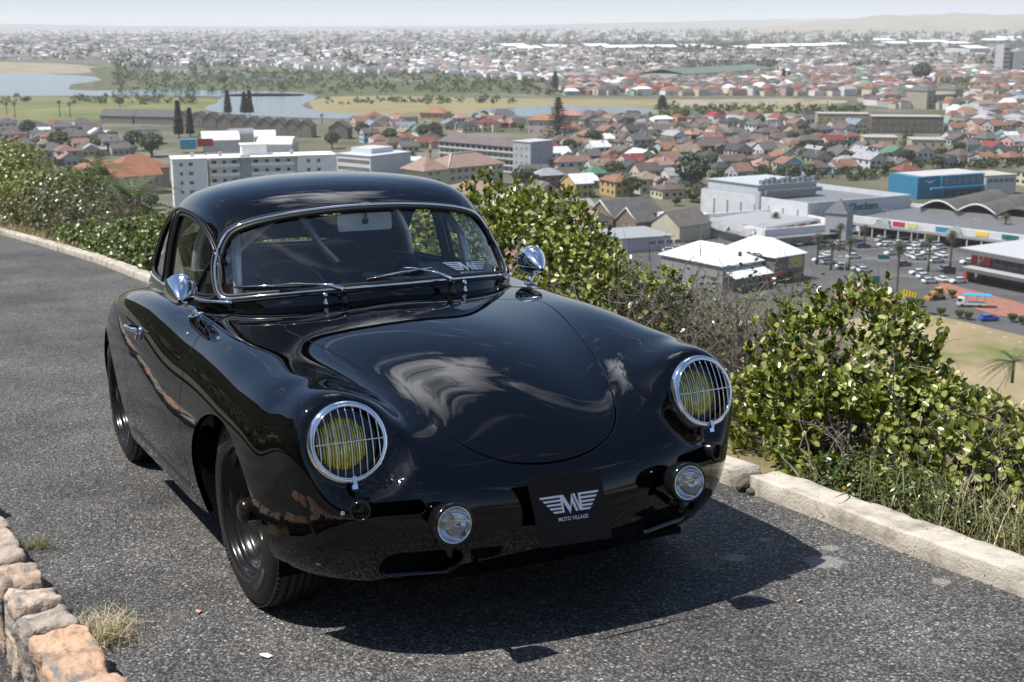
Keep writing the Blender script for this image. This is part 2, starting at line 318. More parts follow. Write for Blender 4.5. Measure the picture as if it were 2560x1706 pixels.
# ================================================================== car
def sst(a,b,x): t=np.clip((x-a)/(b-a),0,1); return t*t*(3-2*t)
HLC=np.array([.563,.575,.613]); HLT=.27; HLN=np.array([math.cos(HLT),.05,math.sin(HLT)]); HLN/=np.linalg.norm(HLN)
class Sheet:
    """surface in coordinates (u, w); w=0 on the centre line, w>0 on the car's left"""
    def __init__(s,S,bulge=False): s.S=S; s.Q=S.nv-1; s.U=S.nu-1; s.bulge=bulge; s.grid=None
    def raw(s,u,w,d=False):
        w=np.asarray(w,float); v=np.where(w>=0,1.,-1.)*np.clip(np.abs(w),1e-9,s.Q); return s.S.ev(u,v,d)
    def pos(s,u,w):
        if not s.bulge: return s.raw(u,w)
        p,n=s.raw(u,w,True); q=p.copy(); q[...,1]=np.abs(q[...,1]); m=n.copy(); sg=np.where(p[...,1]<0,-1.,1.); m[...,1]*=sg
        d=q-HLC; a=d@HLN; r=np.linalg.norm(d-a[...,None]*HLN,axis=-1); fac=np.abs(m@HLN)
        k=(1-sst(.112,.205,r))*sst(.15,.62,fac)*sst(-.30,-.10,a)
        return p+ (k*(-.016-a))[...,None]*HLN*np.stack([np.ones_like(sg),sg,np.ones_like(sg)],-1)
    def pn(s,u,w):
        u=np.asarray(u,float); w=np.asarray(w,float); e=2e-3
        p=s.pos(u,w); a=s.pos(np.minimum(u+e,s.U),w)-s.pos(np.maximum(u-e,0),w); b=s.pos(u,np.minimum(w+e,s.Q-1e-6))-s.pos(u,np.maximum(w-e,-s.Q+1e-6))
        n=np.cross(b,a); n/=np.linalg.norm(n,axis=-1,keepdims=True)+1e-12
        return p,n
    def inv(s,tgt,axes,box,w=None):
        """(u,w) whose position matches the target on the given axes"""
        if s.grid is None:
            gu,gw=np.meshgrid(np.linspace(0,s.U,int(s.U*8)+1),np.linspace(-s.Q+1e-4,s.Q-1e-4,int(s.Q*16)+1),indexing='ij'); s.grid=(gu.ravel(),gw.ravel(),s.pos(gu.ravel(),gw.ravel()))
        gu,gw,gp_=s.grid; tgt=np.atleast_2d(tgt); out=[]
        m=(gu>=box[0])&(gu<=box[1])&(gw>=box[2])&(gw<=box[3]); gu,gw,gq=gu[m],gw[m],gp_[m][:,axes]
        for tg in tgt:
            i=((gq-tg)**2).sum(1).argmin(); x=np.array([gu[i],gw[i]])
            for _ in range(8):
                f=s.pos(x[0],x[1])[list(axes)]-tg; e=1e-4
                J=np.stack([(s.pos(min(x[0]+e,s.U),x[1])[list(axes)]-s.pos(max(x[0]-e,0),x[1])[list(axes)])/(min(x[0]+e,s.U)-max(x[0]-e,0)),(s.pos(x[0],x[1]+e)[list(axes)]-s.pos(x[0],x[1]-e)[list(axes)])/(2*e)],1)
                dlt=np.linalg.lstsq(J,-f,rcond=None)[0]; dlt=np.clip(dlt,-.3,.3); x=x+dlt; x[0]=np.clip(x[0],0,s.U); x[1]=np.clip(x[1],-s.Q+1e-4,s.Q-1e-4)
            out.append(x)
        return np.array(out)
def inpoly(P,poly):
    x,y=P[:,0],P[:,1]; r=np.zeros(len(P),bool); q=np.asarray(poly); 
    for (x1,y1),(x2,y2) in zip(q,np.roll(q,-1,0)):
        if y1==y2: continue
        c=(y1>y)!=(y2>y); r^=c&(x<(x2-x1)*(y-y1)/(y2-y1)+x1)
    return r
def dseg(P,poly):
    q=np.asarray(poly); d=np.full(len(P),9.)
    for a,b in zip(q,np.roll(q,-1,0)):
        e=b-a; l=(e@e)+1e-12; t=np.clip(((P-a)@e)/l,0,1); d=np.minimum(d,np.linalg.norm(P-a-t[:,None]*e,axis=1))
    return d
def resamp(P,n,closed=True):
    P=np.asarray(P,float); 
    if closed: P=np.vstack([P,P[:1]])
    s=np.r_[0,np.cumsum(np.linalg.norm(np.diff(P,axis=0),axis=1))]; t=np.linspace(0,s[-1],n+1 if closed else n)
    if closed: t=t[:-1]
    return np.stack([np.interp(t,s,P[:,k]) for k in range(P.shape[1])],1)
def smoothc(P,n,it=2,closed=True):
    P=np.asarray(P,float)
    for _ in range(it):
        if closed: Q=np.roll(P,-1,0); P=np.stack([.75*P+.25*Q,.25*P+.75*Q],1).reshape(-1,P.shape[1])
        else:
            Q=P[1:];R_=P[:-1]; P=np.vstack([P[:1],np.stack([.75*R_+.25*Q,.25*R_+.75*Q],1).reshape(-1,P.shape[1]),P[-1:]])
    return resamp(P,n,closed)
def panel(S,name,outline,holes,step,mat_,parent,skirt=.014,edge=True,thick=0,skip=None,off=0.):
    """mesh of the sheet inside outline minus holes; rims of the cuts are folded inwards"""
    U0,U1=outline[:,0].min(),outline[:,0].max(); W0,W1=outline[:,1].min(),outline[:,1].max()
    gu,gw=np.meshgrid(np.arange(U0,U1+step,step),np.arange(W0,W1+step,step),indexing='ij'); G_=np.stack([gu.ravel(),gw.ravel()],1)
    keep=inpoly(G_,outline)&(dseg(G_,outline)>step*.45)
    for h in holes: keep&=~inpoly(G_,h)&(dseg(G_,h)>step*.45)
    G_=G_[keep]; pts=[tuple(p) for p in G_]; edges=[]; loops=[]
    for k,lp in enumerate([outline]+list(holes)):
        b=len(pts); pts+=[tuple(p) for p in lp]; n=len(lp); edges+=[(b+i,b+(i+1)%n) for i in range(n)]; loops.append((b,n,k))
    vo,eo,fo,ov,oe,of=delaunay_2d_cdt([Vector(p) for p in pts],edges,[],0,1e-7)
    P=np.array([tuple(v) for v in vo]); F=np.array([tuple(f) for f in fo if len(f)==3])
    cen=P[F].mean(1); ok=inpoly(cen,outline)
    for h in holes: ok&=~inpoly(cen,h)
    ar=np.abs(np.cross(P[F[:,1]]-P[F[:,0]],P[F[:,2]]-P[F[:,0]])); F=F[ok&(ar>1e-9)]
    pc=np.stack([np.clip(P[:,0],0,S.U),np.clip(P[:,1],-S.Q+1e-6,S.Q-1e-6)],1)
    X,Nn=S.pn(pc[:,0],pc[:,1]); X=X+off*Nn
    # outward orientation
    cen=X.mean(0); 
    if ((X-np.array([-1.2,0,.45]))*Nn).sum()<0: Nn=-Nn
    fn=np.cross(X[F[:,1]]-X[F[:,0]],X[F[:,2]]-X[F[:,0]]); flip=(fn*Nn[F[:,0]]).sum(1)<0; F[flip]=F[flip][:,::-1]
    m={}; 
    for i,l in enumerate(ov):
        for j in l: m[j]=i
    XV=[X];NV=[Nn];FF=[F]; nb=len(X)
    if edge:
        for b,n,k in loops:
            if skip and k in skip: continue
            ids=[m[b+i] for i in range(n)]; A=X[ids]; NA=Nn[ids]; tg=np.roll(A,-1,0)-np.roll(A,1,0); tg/=np.linalg.norm(tg,axis=1,keepdims=True)+1e-9
            bn=np.cross(NA,tg); c=P[ids].mean(0)
            # outwards from panel material: test in the uw plane
            q=P[ids]; d=np.roll(q,-1,0)-np.roll(q,1,0); area=(q[:,0]*np.roll(q[:,1],-1)-q[:,1]*np.roll(q[:,0],-1)).sum()
            sgn=1. if (A-A.mean(0)).ravel()@bn.ravel()>0 else -1.
            if k>0: sgn=-sgn
            bn=bn*sgn
            r1=A+bn*.0013-NA*.0013; r2=r1+bn*.0002-NA*skirt
            XV+=[A,r1,r2]; NV+=[NA,(NA+bn)/1.414,bn]
            for s0,s1 in ((0,n),(n,2*n)):
                i=np.arange(n); j=(i+1)%n
                q4=np.stack([nb+s0+i,nb+s0+j,nb+s1+j,nb+s1+i],1)
                fn=np.cross(np.vstack(XV)[q4[:,1]]-np.vstack(XV)[q4[:,0]],np.vstack(XV)[q4[:,3]]-np.vstack(XV)[q4[:,0]]).sum(0) if False else None
                t1=q4[:,:3]; t2=q4[:,[0,2,3]]; AA=np.vstack(XV); NN_=np.vstack(NV)
                for t in (t1,t2):
                    f_=np.cross(AA[t[:,1]]-AA[t[:,0]],AA[t[:,2]]-AA[t[:,0]]); fl=(f_*NN_[t[:,2]]).sum(1)<0; t[fl]=t[fl][:,::-1]; FF.append(t)
            nb+=3*n
    X=np.vstack(XV);Nn=np.vstack(NV);F=np.vstack(FF)
    me=npmesh(name,X,F,mat_,True)
    if len(me.vertices)==len(X): me.normals_split_custom_set_from_vertices([tuple(v) for v in Nn])
    o=link(name,me,parent)
    return o
def mirror(P): Q=np.array(P,float); Q[:,-1]*=-1; return Q[::-1]
BS=Sheet(body,True); GS=Sheet(gh)
# ---- paint and metals
def paint():
    m=mat('black_paint',(.0008,.0008,.001),.5,0,.0); t=m.node_tree; b=t.nodes['Principled BSDF']; L=t.links
    b.inputs['Coat Weight'].default_value=1; b.inputs['Coat IOR'].default_value=1.5
    tc=N(t,'ShaderNodeTexCoord')
    # fine polishing haze and stray scratches
    mp=N(t,'ShaderNodeMapping'); mp.inputs['Scale'].default_value=(3,60,40); mp.inputs['Rotation'].default_value=(.2,.1,.9); L.new(tc.outputs['Object'],mp.inputs[0])
    n=N(t,'ShaderNodeTexNoise',i_Scale=2.2,i_Detail=3.); L.new(mp.outputs[0],n.inputs['Vector'])
    r=N(t,'ShaderNodeMapRange'); r.inputs['From Min'].default_value=.72; r.inputs['From Max'].default_value=.80; r.inputs['To Min'].default_value=.012; r.inputs['To Max'].default_value=.16; L.new(n.outputs[0],r.inputs[0]); L.new(r.outputs[0],b.inputs['Coat Roughness'])
    n2=N(t,'ShaderNodeTexVoronoi',i_Scale=95.); L.new(tc.outputs['Object'],n2.inputs['Vector'])
    r2=N(t,'ShaderNodeMapRange'); r2.inputs['From Min'].default_value=.035; r2.inputs['From Max'].default_value=.06; r2.inputs['To Min'].default_value=1; r2.inputs['To Max'].default_value=0; L.new(n2.outputs[0],r2.inputs[0])
    n3=N(t,'ShaderNodeTexNoise',i_Scale=9.,i_Detail=3.); L.new(tc.outputs['Object'],n3.inputs['Vector']); r3=N(t,'ShaderNodeMapRange'); r3.inputs['From Min'].default_value=.52; r3.inputs['From Max'].default_value=.62; L.new(n3.outputs[0],r3.inputs[0])
    mu=N(t,'ShaderNodeMath',operation='MULTIPLY'); L.new(r2.outputs[0],mu.inputs[0]); L.new(r3.outputs[0],mu.inputs[1])
    mx=N(t,'ShaderNodeMix',data_type='RGBA'); mx.inputs['A'].default_value=(.0008,.0008,.001,1); mx.inputs['B'].default_value=(.16,.14,.12,1); L.new(mu.outputs[0],mx.inputs['Factor']); L.new(mx.outputs['Result'],b.inputs['Base Color'])
    nw=N(t,'ShaderNodeTexNoise',i_Scale=5.,i_Detail=1.); L.new(tc.outputs['Object'],nw.inputs['Vector']); bp=N(t,'ShaderNodeBump',i_Strength=.03); bp.inputs['Distance'].default_value=.002; L.new(nw.outputs[0],bp.inputs['Height'])
    L.new(bp.outputs[0],b.inputs['Coat Normal'])
    return m
PAINT=paint(); CHROME=mat('chrome',(.83,.84,.86),.06,1); BLACKGLOSS=mat('black_enamel',(.006,.006,.007),.12,0,.5); RUBBER=mat('black_rubber',(.012,.012,.012),.55,0,.4)
CAVITY=mat('black_cavity',(.004,.004,.004),.9,0,.1); STEEL=mat('dark_wheel_paint',(.010,.0085,.0075),.2,0,.35)
TYRE=noisy('tyre_rubber',[(.010,.010,.010),(.02,.0195,.019)],30,.5,.15,180,dist=.001)
TRIM=mat('black_trim',(.01,.01,.011),.32,0,.5); CLOTH=noisy('black_upholstery',[(.008,.008,.009),(.02,.02,.022)],300,.95,.4,500,dist=.002)
HEADLN=mat('beige_headlining',(.30,.255,.21),.9); TUBE=mat('silver_roll_cage_paint',(.62,.63,.64),.35,.5); PALE=mat('grey_mirror_back',(.52,.56,.58),.3,.2)
def glass(name,tint,rough,refl=1.,haze=0.):
    m=bpy.data.materials.new(name); m.use_nodes=True; t=m.node_tree; t.nodes.clear(); L=t.links
    o=N(t,'ShaderNodeOutputMaterial'); tr=N(t,'ShaderNodeBsdfTransparent'); tr.inputs[0].default_value=(*tint,1); g=N(t,'ShaderNodeBsdfGlossy',i_Roughness=rough); ge=N(t,'ShaderNodeNewGeometry'); dp=N(t,'ShaderNodeVectorMath',operation='DOT_PRODUCT'); L.new(ge.outputs['Normal'],dp.inputs[0]); L.new(ge.outputs['Incoming'],dp.inputs[1]); ab=N(t,'ShaderNodeMath',operation='ABSOLUTE'); L.new(dp.outputs['Value'],ab.inputs[0]); om=N(t,'ShaderNodeMath',operation='SUBTRACT',i_0=1.); L.new(ab.outputs[0],om.inputs[1]); pw=N(t,'ShaderNodeMath',operation='POWER',i_1=5.); L.new(om.outputs[0],pw.inputs[0]); f=N(t,'ShaderNodeMath',operation='MULTIPLY_ADD',i_1=.92,i_2=.05); L.new(pw.outputs[0],f.inputs[0])
    mu=N(t,'ShaderNodeMath',operation='MULTIPLY',i_1=1.9*refl); mu.use_clamp=True; L.new(f.outputs[0],mu.inputs[0]); mx=N(t,'ShaderNodeMixShader'); L.new(mu.outputs[0],mx.inputs[0]); L.new(tr.outputs[0],mx.inputs[1]); L.new(g.outputs[0],mx.inputs[2])
    if haze:
        d=N(t,'ShaderNodeBsdfDiffuse'); d.inputs[0].default_value=(.55,.6,.66,1); tc=N(t,'ShaderNodeTexCoord'); n=N(t,'ShaderNodeTexNoise',i_Scale=6.,i_Detail=10.,i_Roughness=.7); L.new(tc.outputs['Object'],n.inputs['Vector'])
        r=N(t,'ShaderNodeMapRange'); r.inputs['From Min'].default_value=.35; r.inputs['From Max'].default_value=.75; r.inputs['To Min'].default_value=haze*.35; r.inputs['To Max'].default_value=haze; L.new(n.outputs[0],r.inputs[0])
        m2=N(t,'ShaderNodeMixShader'); L.new(r.outputs[0],m2.inputs[0]); L.new(mx.outputs[0],m2.inputs[1]); L.new(d.outputs[0],m2.inputs[2]); L.new(m2.outputs[0],o.inputs[0])
    else: L.new(mx.outputs[0],o.inputs[0])
    return m
GLASS=glass('windscreen_glass',(.90,.95,.97),.0,.9,.010); SIDEG=glass('side_glass',(.90,.93,.92),.0,1.1,.004); LAMPG=glass('lamp_glass',(.92,.94,.95),.02,1.)
car=empty('car',T.copy(),'vintage black sports coupe parked on the asphalt with chrome grilled yellow headlights','car')
car['kind']='object' if False else car.get('kind','') or ''
del car['kind']
# ---- openings, as closed loops in (u,w)
def arch(cx,cz,r,side,n=46,rx=None):
    rx=rx or r
    """wheel arch: arc in side view, open at the sill"""
    out=[]
    for a in np.linspace(-.62,math.pi+.62,n*2):
        x,z=cx+rx*math.cos(a),cz+r*math.sin(a)
        uw=BS.inv([x,z],[0,2],(0,BS.U,4.2,9))[0]; p=BS.pos(uw[0],uw[1])
        if abs(p[0]-x)<.004 and abs(p[2]-z)<.004 and uw[1]<BS.Q-.01: out.append(uw)
    out=resamp(out,n,False)
    a,b=out[0].copy(),out[-1].copy(); a[1]=BS.Q+.4; b[1]=BS.Q+.4
    e0=out[0].copy(); e0[1]=BS.Q-2e-4; e1=out[-1].copy(); e1[1]=BS.Q-2e-4
    L_=np.vstack([[a],[e0],out,[e1],[b]])
    return L_ if side>0 else np.stack([L_[:,0],-L_[:,1]],1)[::-1]
AR=[arch(0.0,.305,.303,1,46,.352),arch(-2.05,.305,.31,1,46,.40)]
AR=[AR[0],AR[1]]
HOOD=[(-.352,0),(-.35,.15),(-.343,.30),(-.335,.40),(-.325,.445),(-.30,.476),(-.25,.481),(-.18,.470),(-.08,.449),(.0,.430),(.1,.406),(.2,.383),(.3,.359),(.4,.331),(.5,.299),(.56,.272),(.605,.238),(.640,.19),(.660,.135),(.672,.07),(.676,0)]
HOOD=np.array(HOOD); hood_full=np.vstack([HOOD,(HOOD*[1,-1])[::-1][1:-1]]); hood_full=resamp(smoothc(hood_full,400,2),240)
def offset2(P,d):
    t=np.roll(P,-1,0)-np.roll(P,1,0); t/=np.linalg.norm(t,axis=1,keepdims=True); n=np.stack([t[:,1],-t[:,0]],1)
    s=1 if ((P-P.mean(0))*n).sum()>0 else -1
    return P+n*s*d
hood_in=BS.inv(offset2(hood_full,-.0033),[0,1],(2,12.5,-5.5,5.5)); hood_out=BS.inv(offset2(hood_full,.0033),[0,1],(2,12.5,-5.5,5.5))
# door outline in side view (x,z): the front edge sweeps back to the foot of the windscreen pillar
DOOR=[(-.452,.30),(-.447,.42),(-.445,.55),(-.447,.66),(-.462,.735),(-.505,.79),(-.575,.822),(-.66,.843),(-.75,.853),(-.9,.853),(-1.1,.853),(-1.3,.853),(-1.385,.853),(-1.392,.80),(-1.40,.70),(-1.405,.55),(-1.405,.40),(-1.40,.30),(-1.39,.285),(-1.2,.285),(-.9,.285),(-.6,.285),(-.47,.285)]
DOORP=resamp(DOOR,170)
def door_uw(d,side):
    P=offset2(DOORP,d); z=np.minimum(P[:,1],9); t=BS.inv(np.stack([P[:,0],z],1),[0,2],(7,16,3.45,9))
    return t if side>0 else np.stack([t[:,0],-t[:,1]],1)[::-1]
# nose openings in front view (y,z)
def slot(y0,y1,z,h,slope,n=40,side=1):
    L_=[]; r=h/2
    for a in np.linspace(-math.pi/2,math.pi/2,n//2): L_.append((y1+r*math.cos(a),z+slope*(y1-y0)+r*math.sin(a)))
    for a in np.linspace(math.pi/2,1.5*math.pi,n//2): L_.append((y0+r*math.cos(a),z+r*math.sin(a)))
    t=BS.inv(L_,[1,2],(0,5.5,.5,8.7))
    return t if side>0 else np.stack([t[:,0],-t[:,1]],1)[::-1]
SL=[slot(.425,.545,.437,.044,.0,side=s) for s in (1,-1)]
DU=[slot(.335,.475,.262,.085,.01,side=s) for s in (1,-1)]
Q_=BS.Q-1e-4
def edge_outline(S,u0,u1):
    us=np.linspace(u0,u1,240); ws=np.linspace(-Q_,Q_,150)
    return np.vstack([np.stack([us,np.full_like(us,-Q_)],1),np.stack([np.full_like(ws,u1),ws],1)[1:],np.stack([us[::-1],np.full_like(us,Q_)],1)[1:],np.stack([np.full_like(ws,u0),ws[::-1]],1)[1:-1]])
def body_outline():
    """the rim of the sheet with the wheel arches bitten out of it"""
    out=[]
    def side(sgn):
        L_=[(0,Q_)]
        for A in AR:
            a=A[1:-1]; a=a if a[0][0]<a[-1][0] else a[::-1]
            u_prev=L_[-1][0]; n=max(2,int((a[0][0]-u_prev)/.12)); L_+=[(u,Q_) for u in np.linspace(u_prev,a[0][0],n)[1:-1]]; L_+=[tuple(p) for p in a]
        n=int((BS.U-L_[-1][0])/.12); L_+=[(u,Q_) for u in np.linspace(L_[-1][0],BS.U,n)[1:]]
        return np.array(L_)*[1,sgn]
    l=side(1); r=side(-1); ws=np.linspace(Q_,-Q_,140)
    return np.vstack([l,np.stack([np.full_like(ws,BS.U),ws],1)[1:-1],r[::-1],np.stack([np.zeros_like(ws),-ws],1)[1:-1]])
bo=body_outline()
doors_out=[door_uw(.003,s) for s in (1,-1)]
cab=[(-.60,0),(-.61,.15),(-.65,.33),(-.71,.45),(-.80,.535),(-.95,.555),(-1.3,.56),(-1.6,.545),(-1.85,.50),(-1.95,.42),(-1.98,.2),(-1.98,0)]
cab=resamp(smoothc(np.vstack([cab,(np.array(cab)*[1,-1])[::-1][1:-1]]),200,2),120)
cab=BS.inv(cab,[0,1],(8,20,-5.5,5.5))
shell=panel(BS,'body_shell',bo,[hood_out]+doors_out+SL+DU+[cab],.13,PAINT,car,skirt=.02)
hood=panel(BS,'hood',hood_in,[],.13,PAINT,car)
for s in (1,-1): 
    d=panel(BS,'door',door_uw(-.003,s),[],.13,PAINT,car)
# ---- greenhouse
WS=[(0,.889),(.15,.888),(.28,.884),(.38,.878),(.47,.870),(.53,.862),(.556,.862),(.572,.878),(.572,.92),(.564,.97),(.55,1.01),(.533,1.05),(.512,1.082),(.488,1.105),(.44,1.125),(.36,1.143),(.25,1.157),(.12,1.166),(0,1.168)]
ws=np.array(WS); ws=resamp(smoothc(np.vstack([ws,(ws*[-1,1])[::-1][1:-1]]),300,1),180)
WSUW=GS.inv(ws,[1,2],(0.2,5.4,-6.2,6.2))
DW=[(-.762,.885),(-.775,.93),(-.81,.985),(-.86,1.035),(-.93,1.083),(-1.02,1.118),(-1.12,1.137),(-1.24,1.145),(-1.345,1.143),(-1.358,1.13),(-1.358,1.0),(-1.358,.885),(-1.345,.872),(-1.1,.872),(-.9,.872),(-.775,.872)]
QW=[(-1.432,.885),(-1.432,1.0),(-1.432,1.125),(-1.445,1.138),(-1.53,1.122),(-1.62,1.085),(-1.71,1.02),(-1.77,.955),(-1.80,.905),(-1.79,.885),(-1.70,.875),(-1.5,.872),(-1.445,.872)]
RW=[(0,.905),(.2,.905),(.36,.915),(.42,.95),(.41,1.02),(.36,1.08),(.27,1.12),(.12,1.135),(0,1.138)]
rwn=np.array(RW); rwn=resamp(smoothc(np.vstack([rwn,(rwn*[-1,1])[::-1][1:-1]]),200,1),80)
def sideuw(P,n,side,d=0.):
    P=resamp(smoothc(P,300,1),n); P=offset2(P,d) if d else P
    t=GS.inv(P,[0,2],(.8,11,3.4,7.6)); return t if side>0 else np.stack([t[:,0],-t[:,1]],1)[::-1]
RWUW=GS.inv(rwn,[1,2],(8.6,12.4,-5,5))
def scale_uw(P,k): c=P.mean(0); return c+(P-c)*k
def inset(P,d): # inset a loop in (y,z)/(x,z) space
    return offset2(P,-d)
holes=[WSUW,RWUW]+[sideuw(DW,90,s) for s in (1,-1)]+[sideuw(QW,70,s) for s in (1,-1)]
go=edge_outline(GS,0,GS.U)
roof=panel(GS,'roof',go,holes,.13,PAINT,car,skirt=.022,skip=[0])
# beige headlining behind the screen
hl=panel(GS,'headlining',np.array([(5.2,-6.4),(12,-5.5),(12,5.5),(5.2,6.4)]) if False else np.vstack([np.stack([np.linspace(4.7,11.8,40),np.full(40,-6.9)],1),np.stack([np.full(40,11.8),np.linspace(-6.9,6.9,40)],1)[1:],np.stack([np.linspace(11.8,4.7,40),np.full(40,6.9)],1)[1:],np.stack([np.full(40,4.7),np.linspace(6.9,-6.9,40)],1)[1:-1]]),[RWUW]+[sideuw(DW,60,s,.012) for s in (1,-1)]+[sideuw(QW,60,s,.012) for s in (1,-1)],.25,HEADLN,car,edge=False,off=-.022)
def trim(S,uw,r,name,m,off=0.,parent=car,n=8,closed=True,flat=1.0):
    p,nn=S.pn(uw[:,0],uw[:,1]); 
    if ((p-np.array([-1.2,0,.5]))*nn).sum()<0: nn=-nn
    mb=MB(); mb.tube([tuple(a) for a in p+nn*off],r,n,closed=closed); return mb.build(name,m,parent)
wsg=panel(GS,'windscreen',GS.inv(inset(ws,.012),[1,2],(.2,5.4,-6.2,6.2)),[],.2,GLASS,car,edge=False,off=-.006)
trim(GS,GS.inv(inset(ws,.004),[1,2],(.2,5.4,-6.2,6.2)),.0062,'chrome_moulding',CHROME,.004,wsg)
trim(GS,GS.inv(inset(ws,.014),[1,2],(.2,5.4,-6.2,6.2)),.0085,'rubber_seal',RUBBER,.0,wsg)
trim(GS,GS.inv(inset(ws,-.005),[1,2],(.2,5.4,-6.2,6.2)),.0045,'rubber_seal',RUBBER,.001,wsg)
p,nn=GS.pn(4.65,0.); mb=MB(); 
q=WSUW[np.argmin(np.abs(GS.pos(WSUW[:,0],WSUW[:,1])-np.array([-.78,0,1.168])).sum(1))]; pq=GS.pos(q[0],q[1])
mb.box((pq[0]+.002,0,pq[2]-.001),(.018,.034,.017)); mb.build('moulding_clip',CHROME,wsg)
rwg=panel(GS,'rear_window',scale_uw(RWUW,.97),[],.3,SIDEG,car,edge=False,off=-.006); trim(GS,RWUW,.007,'rubber_seal',RUBBER,.0,rwg)
for s in (1,-1):
    g=panel(GS,'side_window',sideuw(DW,90,s,-.002),[],.2,SIDEG,car,edge=False,off=-.012)
    trim(GS,sideuw(DW,120,s,-.004),.0065,'window_frame',TRIM,-.004,g); trim(GS,sideuw(DW,120,s,.007),.0045,'rubber_seal',RUBBER,.002,g)
    g2=panel(GS,'quarter_window',sideuw(QW,70,s,-.002),[],.2,SIDEG,car,edge=False,off=-.010)
    trim(GS,sideuw(QW,90,s,-.003),.0055,'window_frame',CHROME if s>9 else TRIM,-.002,g2); trim(GS,sideuw(QW,90,s,.006),.0035,'rubber_seal',RUBBER,.002,g2)
    # roof gutter, vent divider, belt moulding
    gut=[(-.79,.985),(-.84,1.04),(-.92,1.095),(-1.02,1.134),(-1.15,1.155),(-1.3,1.163),(-1.42,1.158),(-1.55,1.135),(-1.65,1.095),(-1.75,1.03),(-1.82,.95)]
    t=GS.inv(resamp(smoothc(gut,100,2,False),60,False),[0,2],(.8,11,3.0,7.6)); t=t if s>0 else t*[1,-1]; trim(GS,t,.006,'gutter',PAINT,.003,closed=False)
    t=GS.inv(resamp([(-.925,.874),(-.84,1.02)],12,False),[0,2],(.8,11,3.4,7.6)); t=t if s>0 else t*[1,-1]; trim(GS,t,.0065,'vent_divider',TRIM,-.006,closed=False)
    t=GS.inv(resamp([(-.70,.853),(-1.0,.861),(-1.40,.866)],40,False),[0,2],(.8,11,4.,8)); t=t if s>0 else t*[1,-1]; trim(GS,t,.0075,'belt_moulding',CHROME,.006,closed=False)
    t=GS.inv(resamp([(-1.425,.866),(-1.6,.868),(-1.83,.87)],30,False),[0,2],(.8,12,4.,8)); t=t if s>0 else t*[1,-1]; trim(GS,t,.0065,'belt_moulding',CHROME,.005,closed=False)
    # thin bright strip along the sill
    t=BS.inv([(x,.272) for x in np.linspace(-.47,-1.55,50)],[0,2],(7,17,3.45,9)); t=t if s>0 else t*[1,-1]; trim(BS,t,.0028,'sill_strip',TRIM,.001,closed=False)
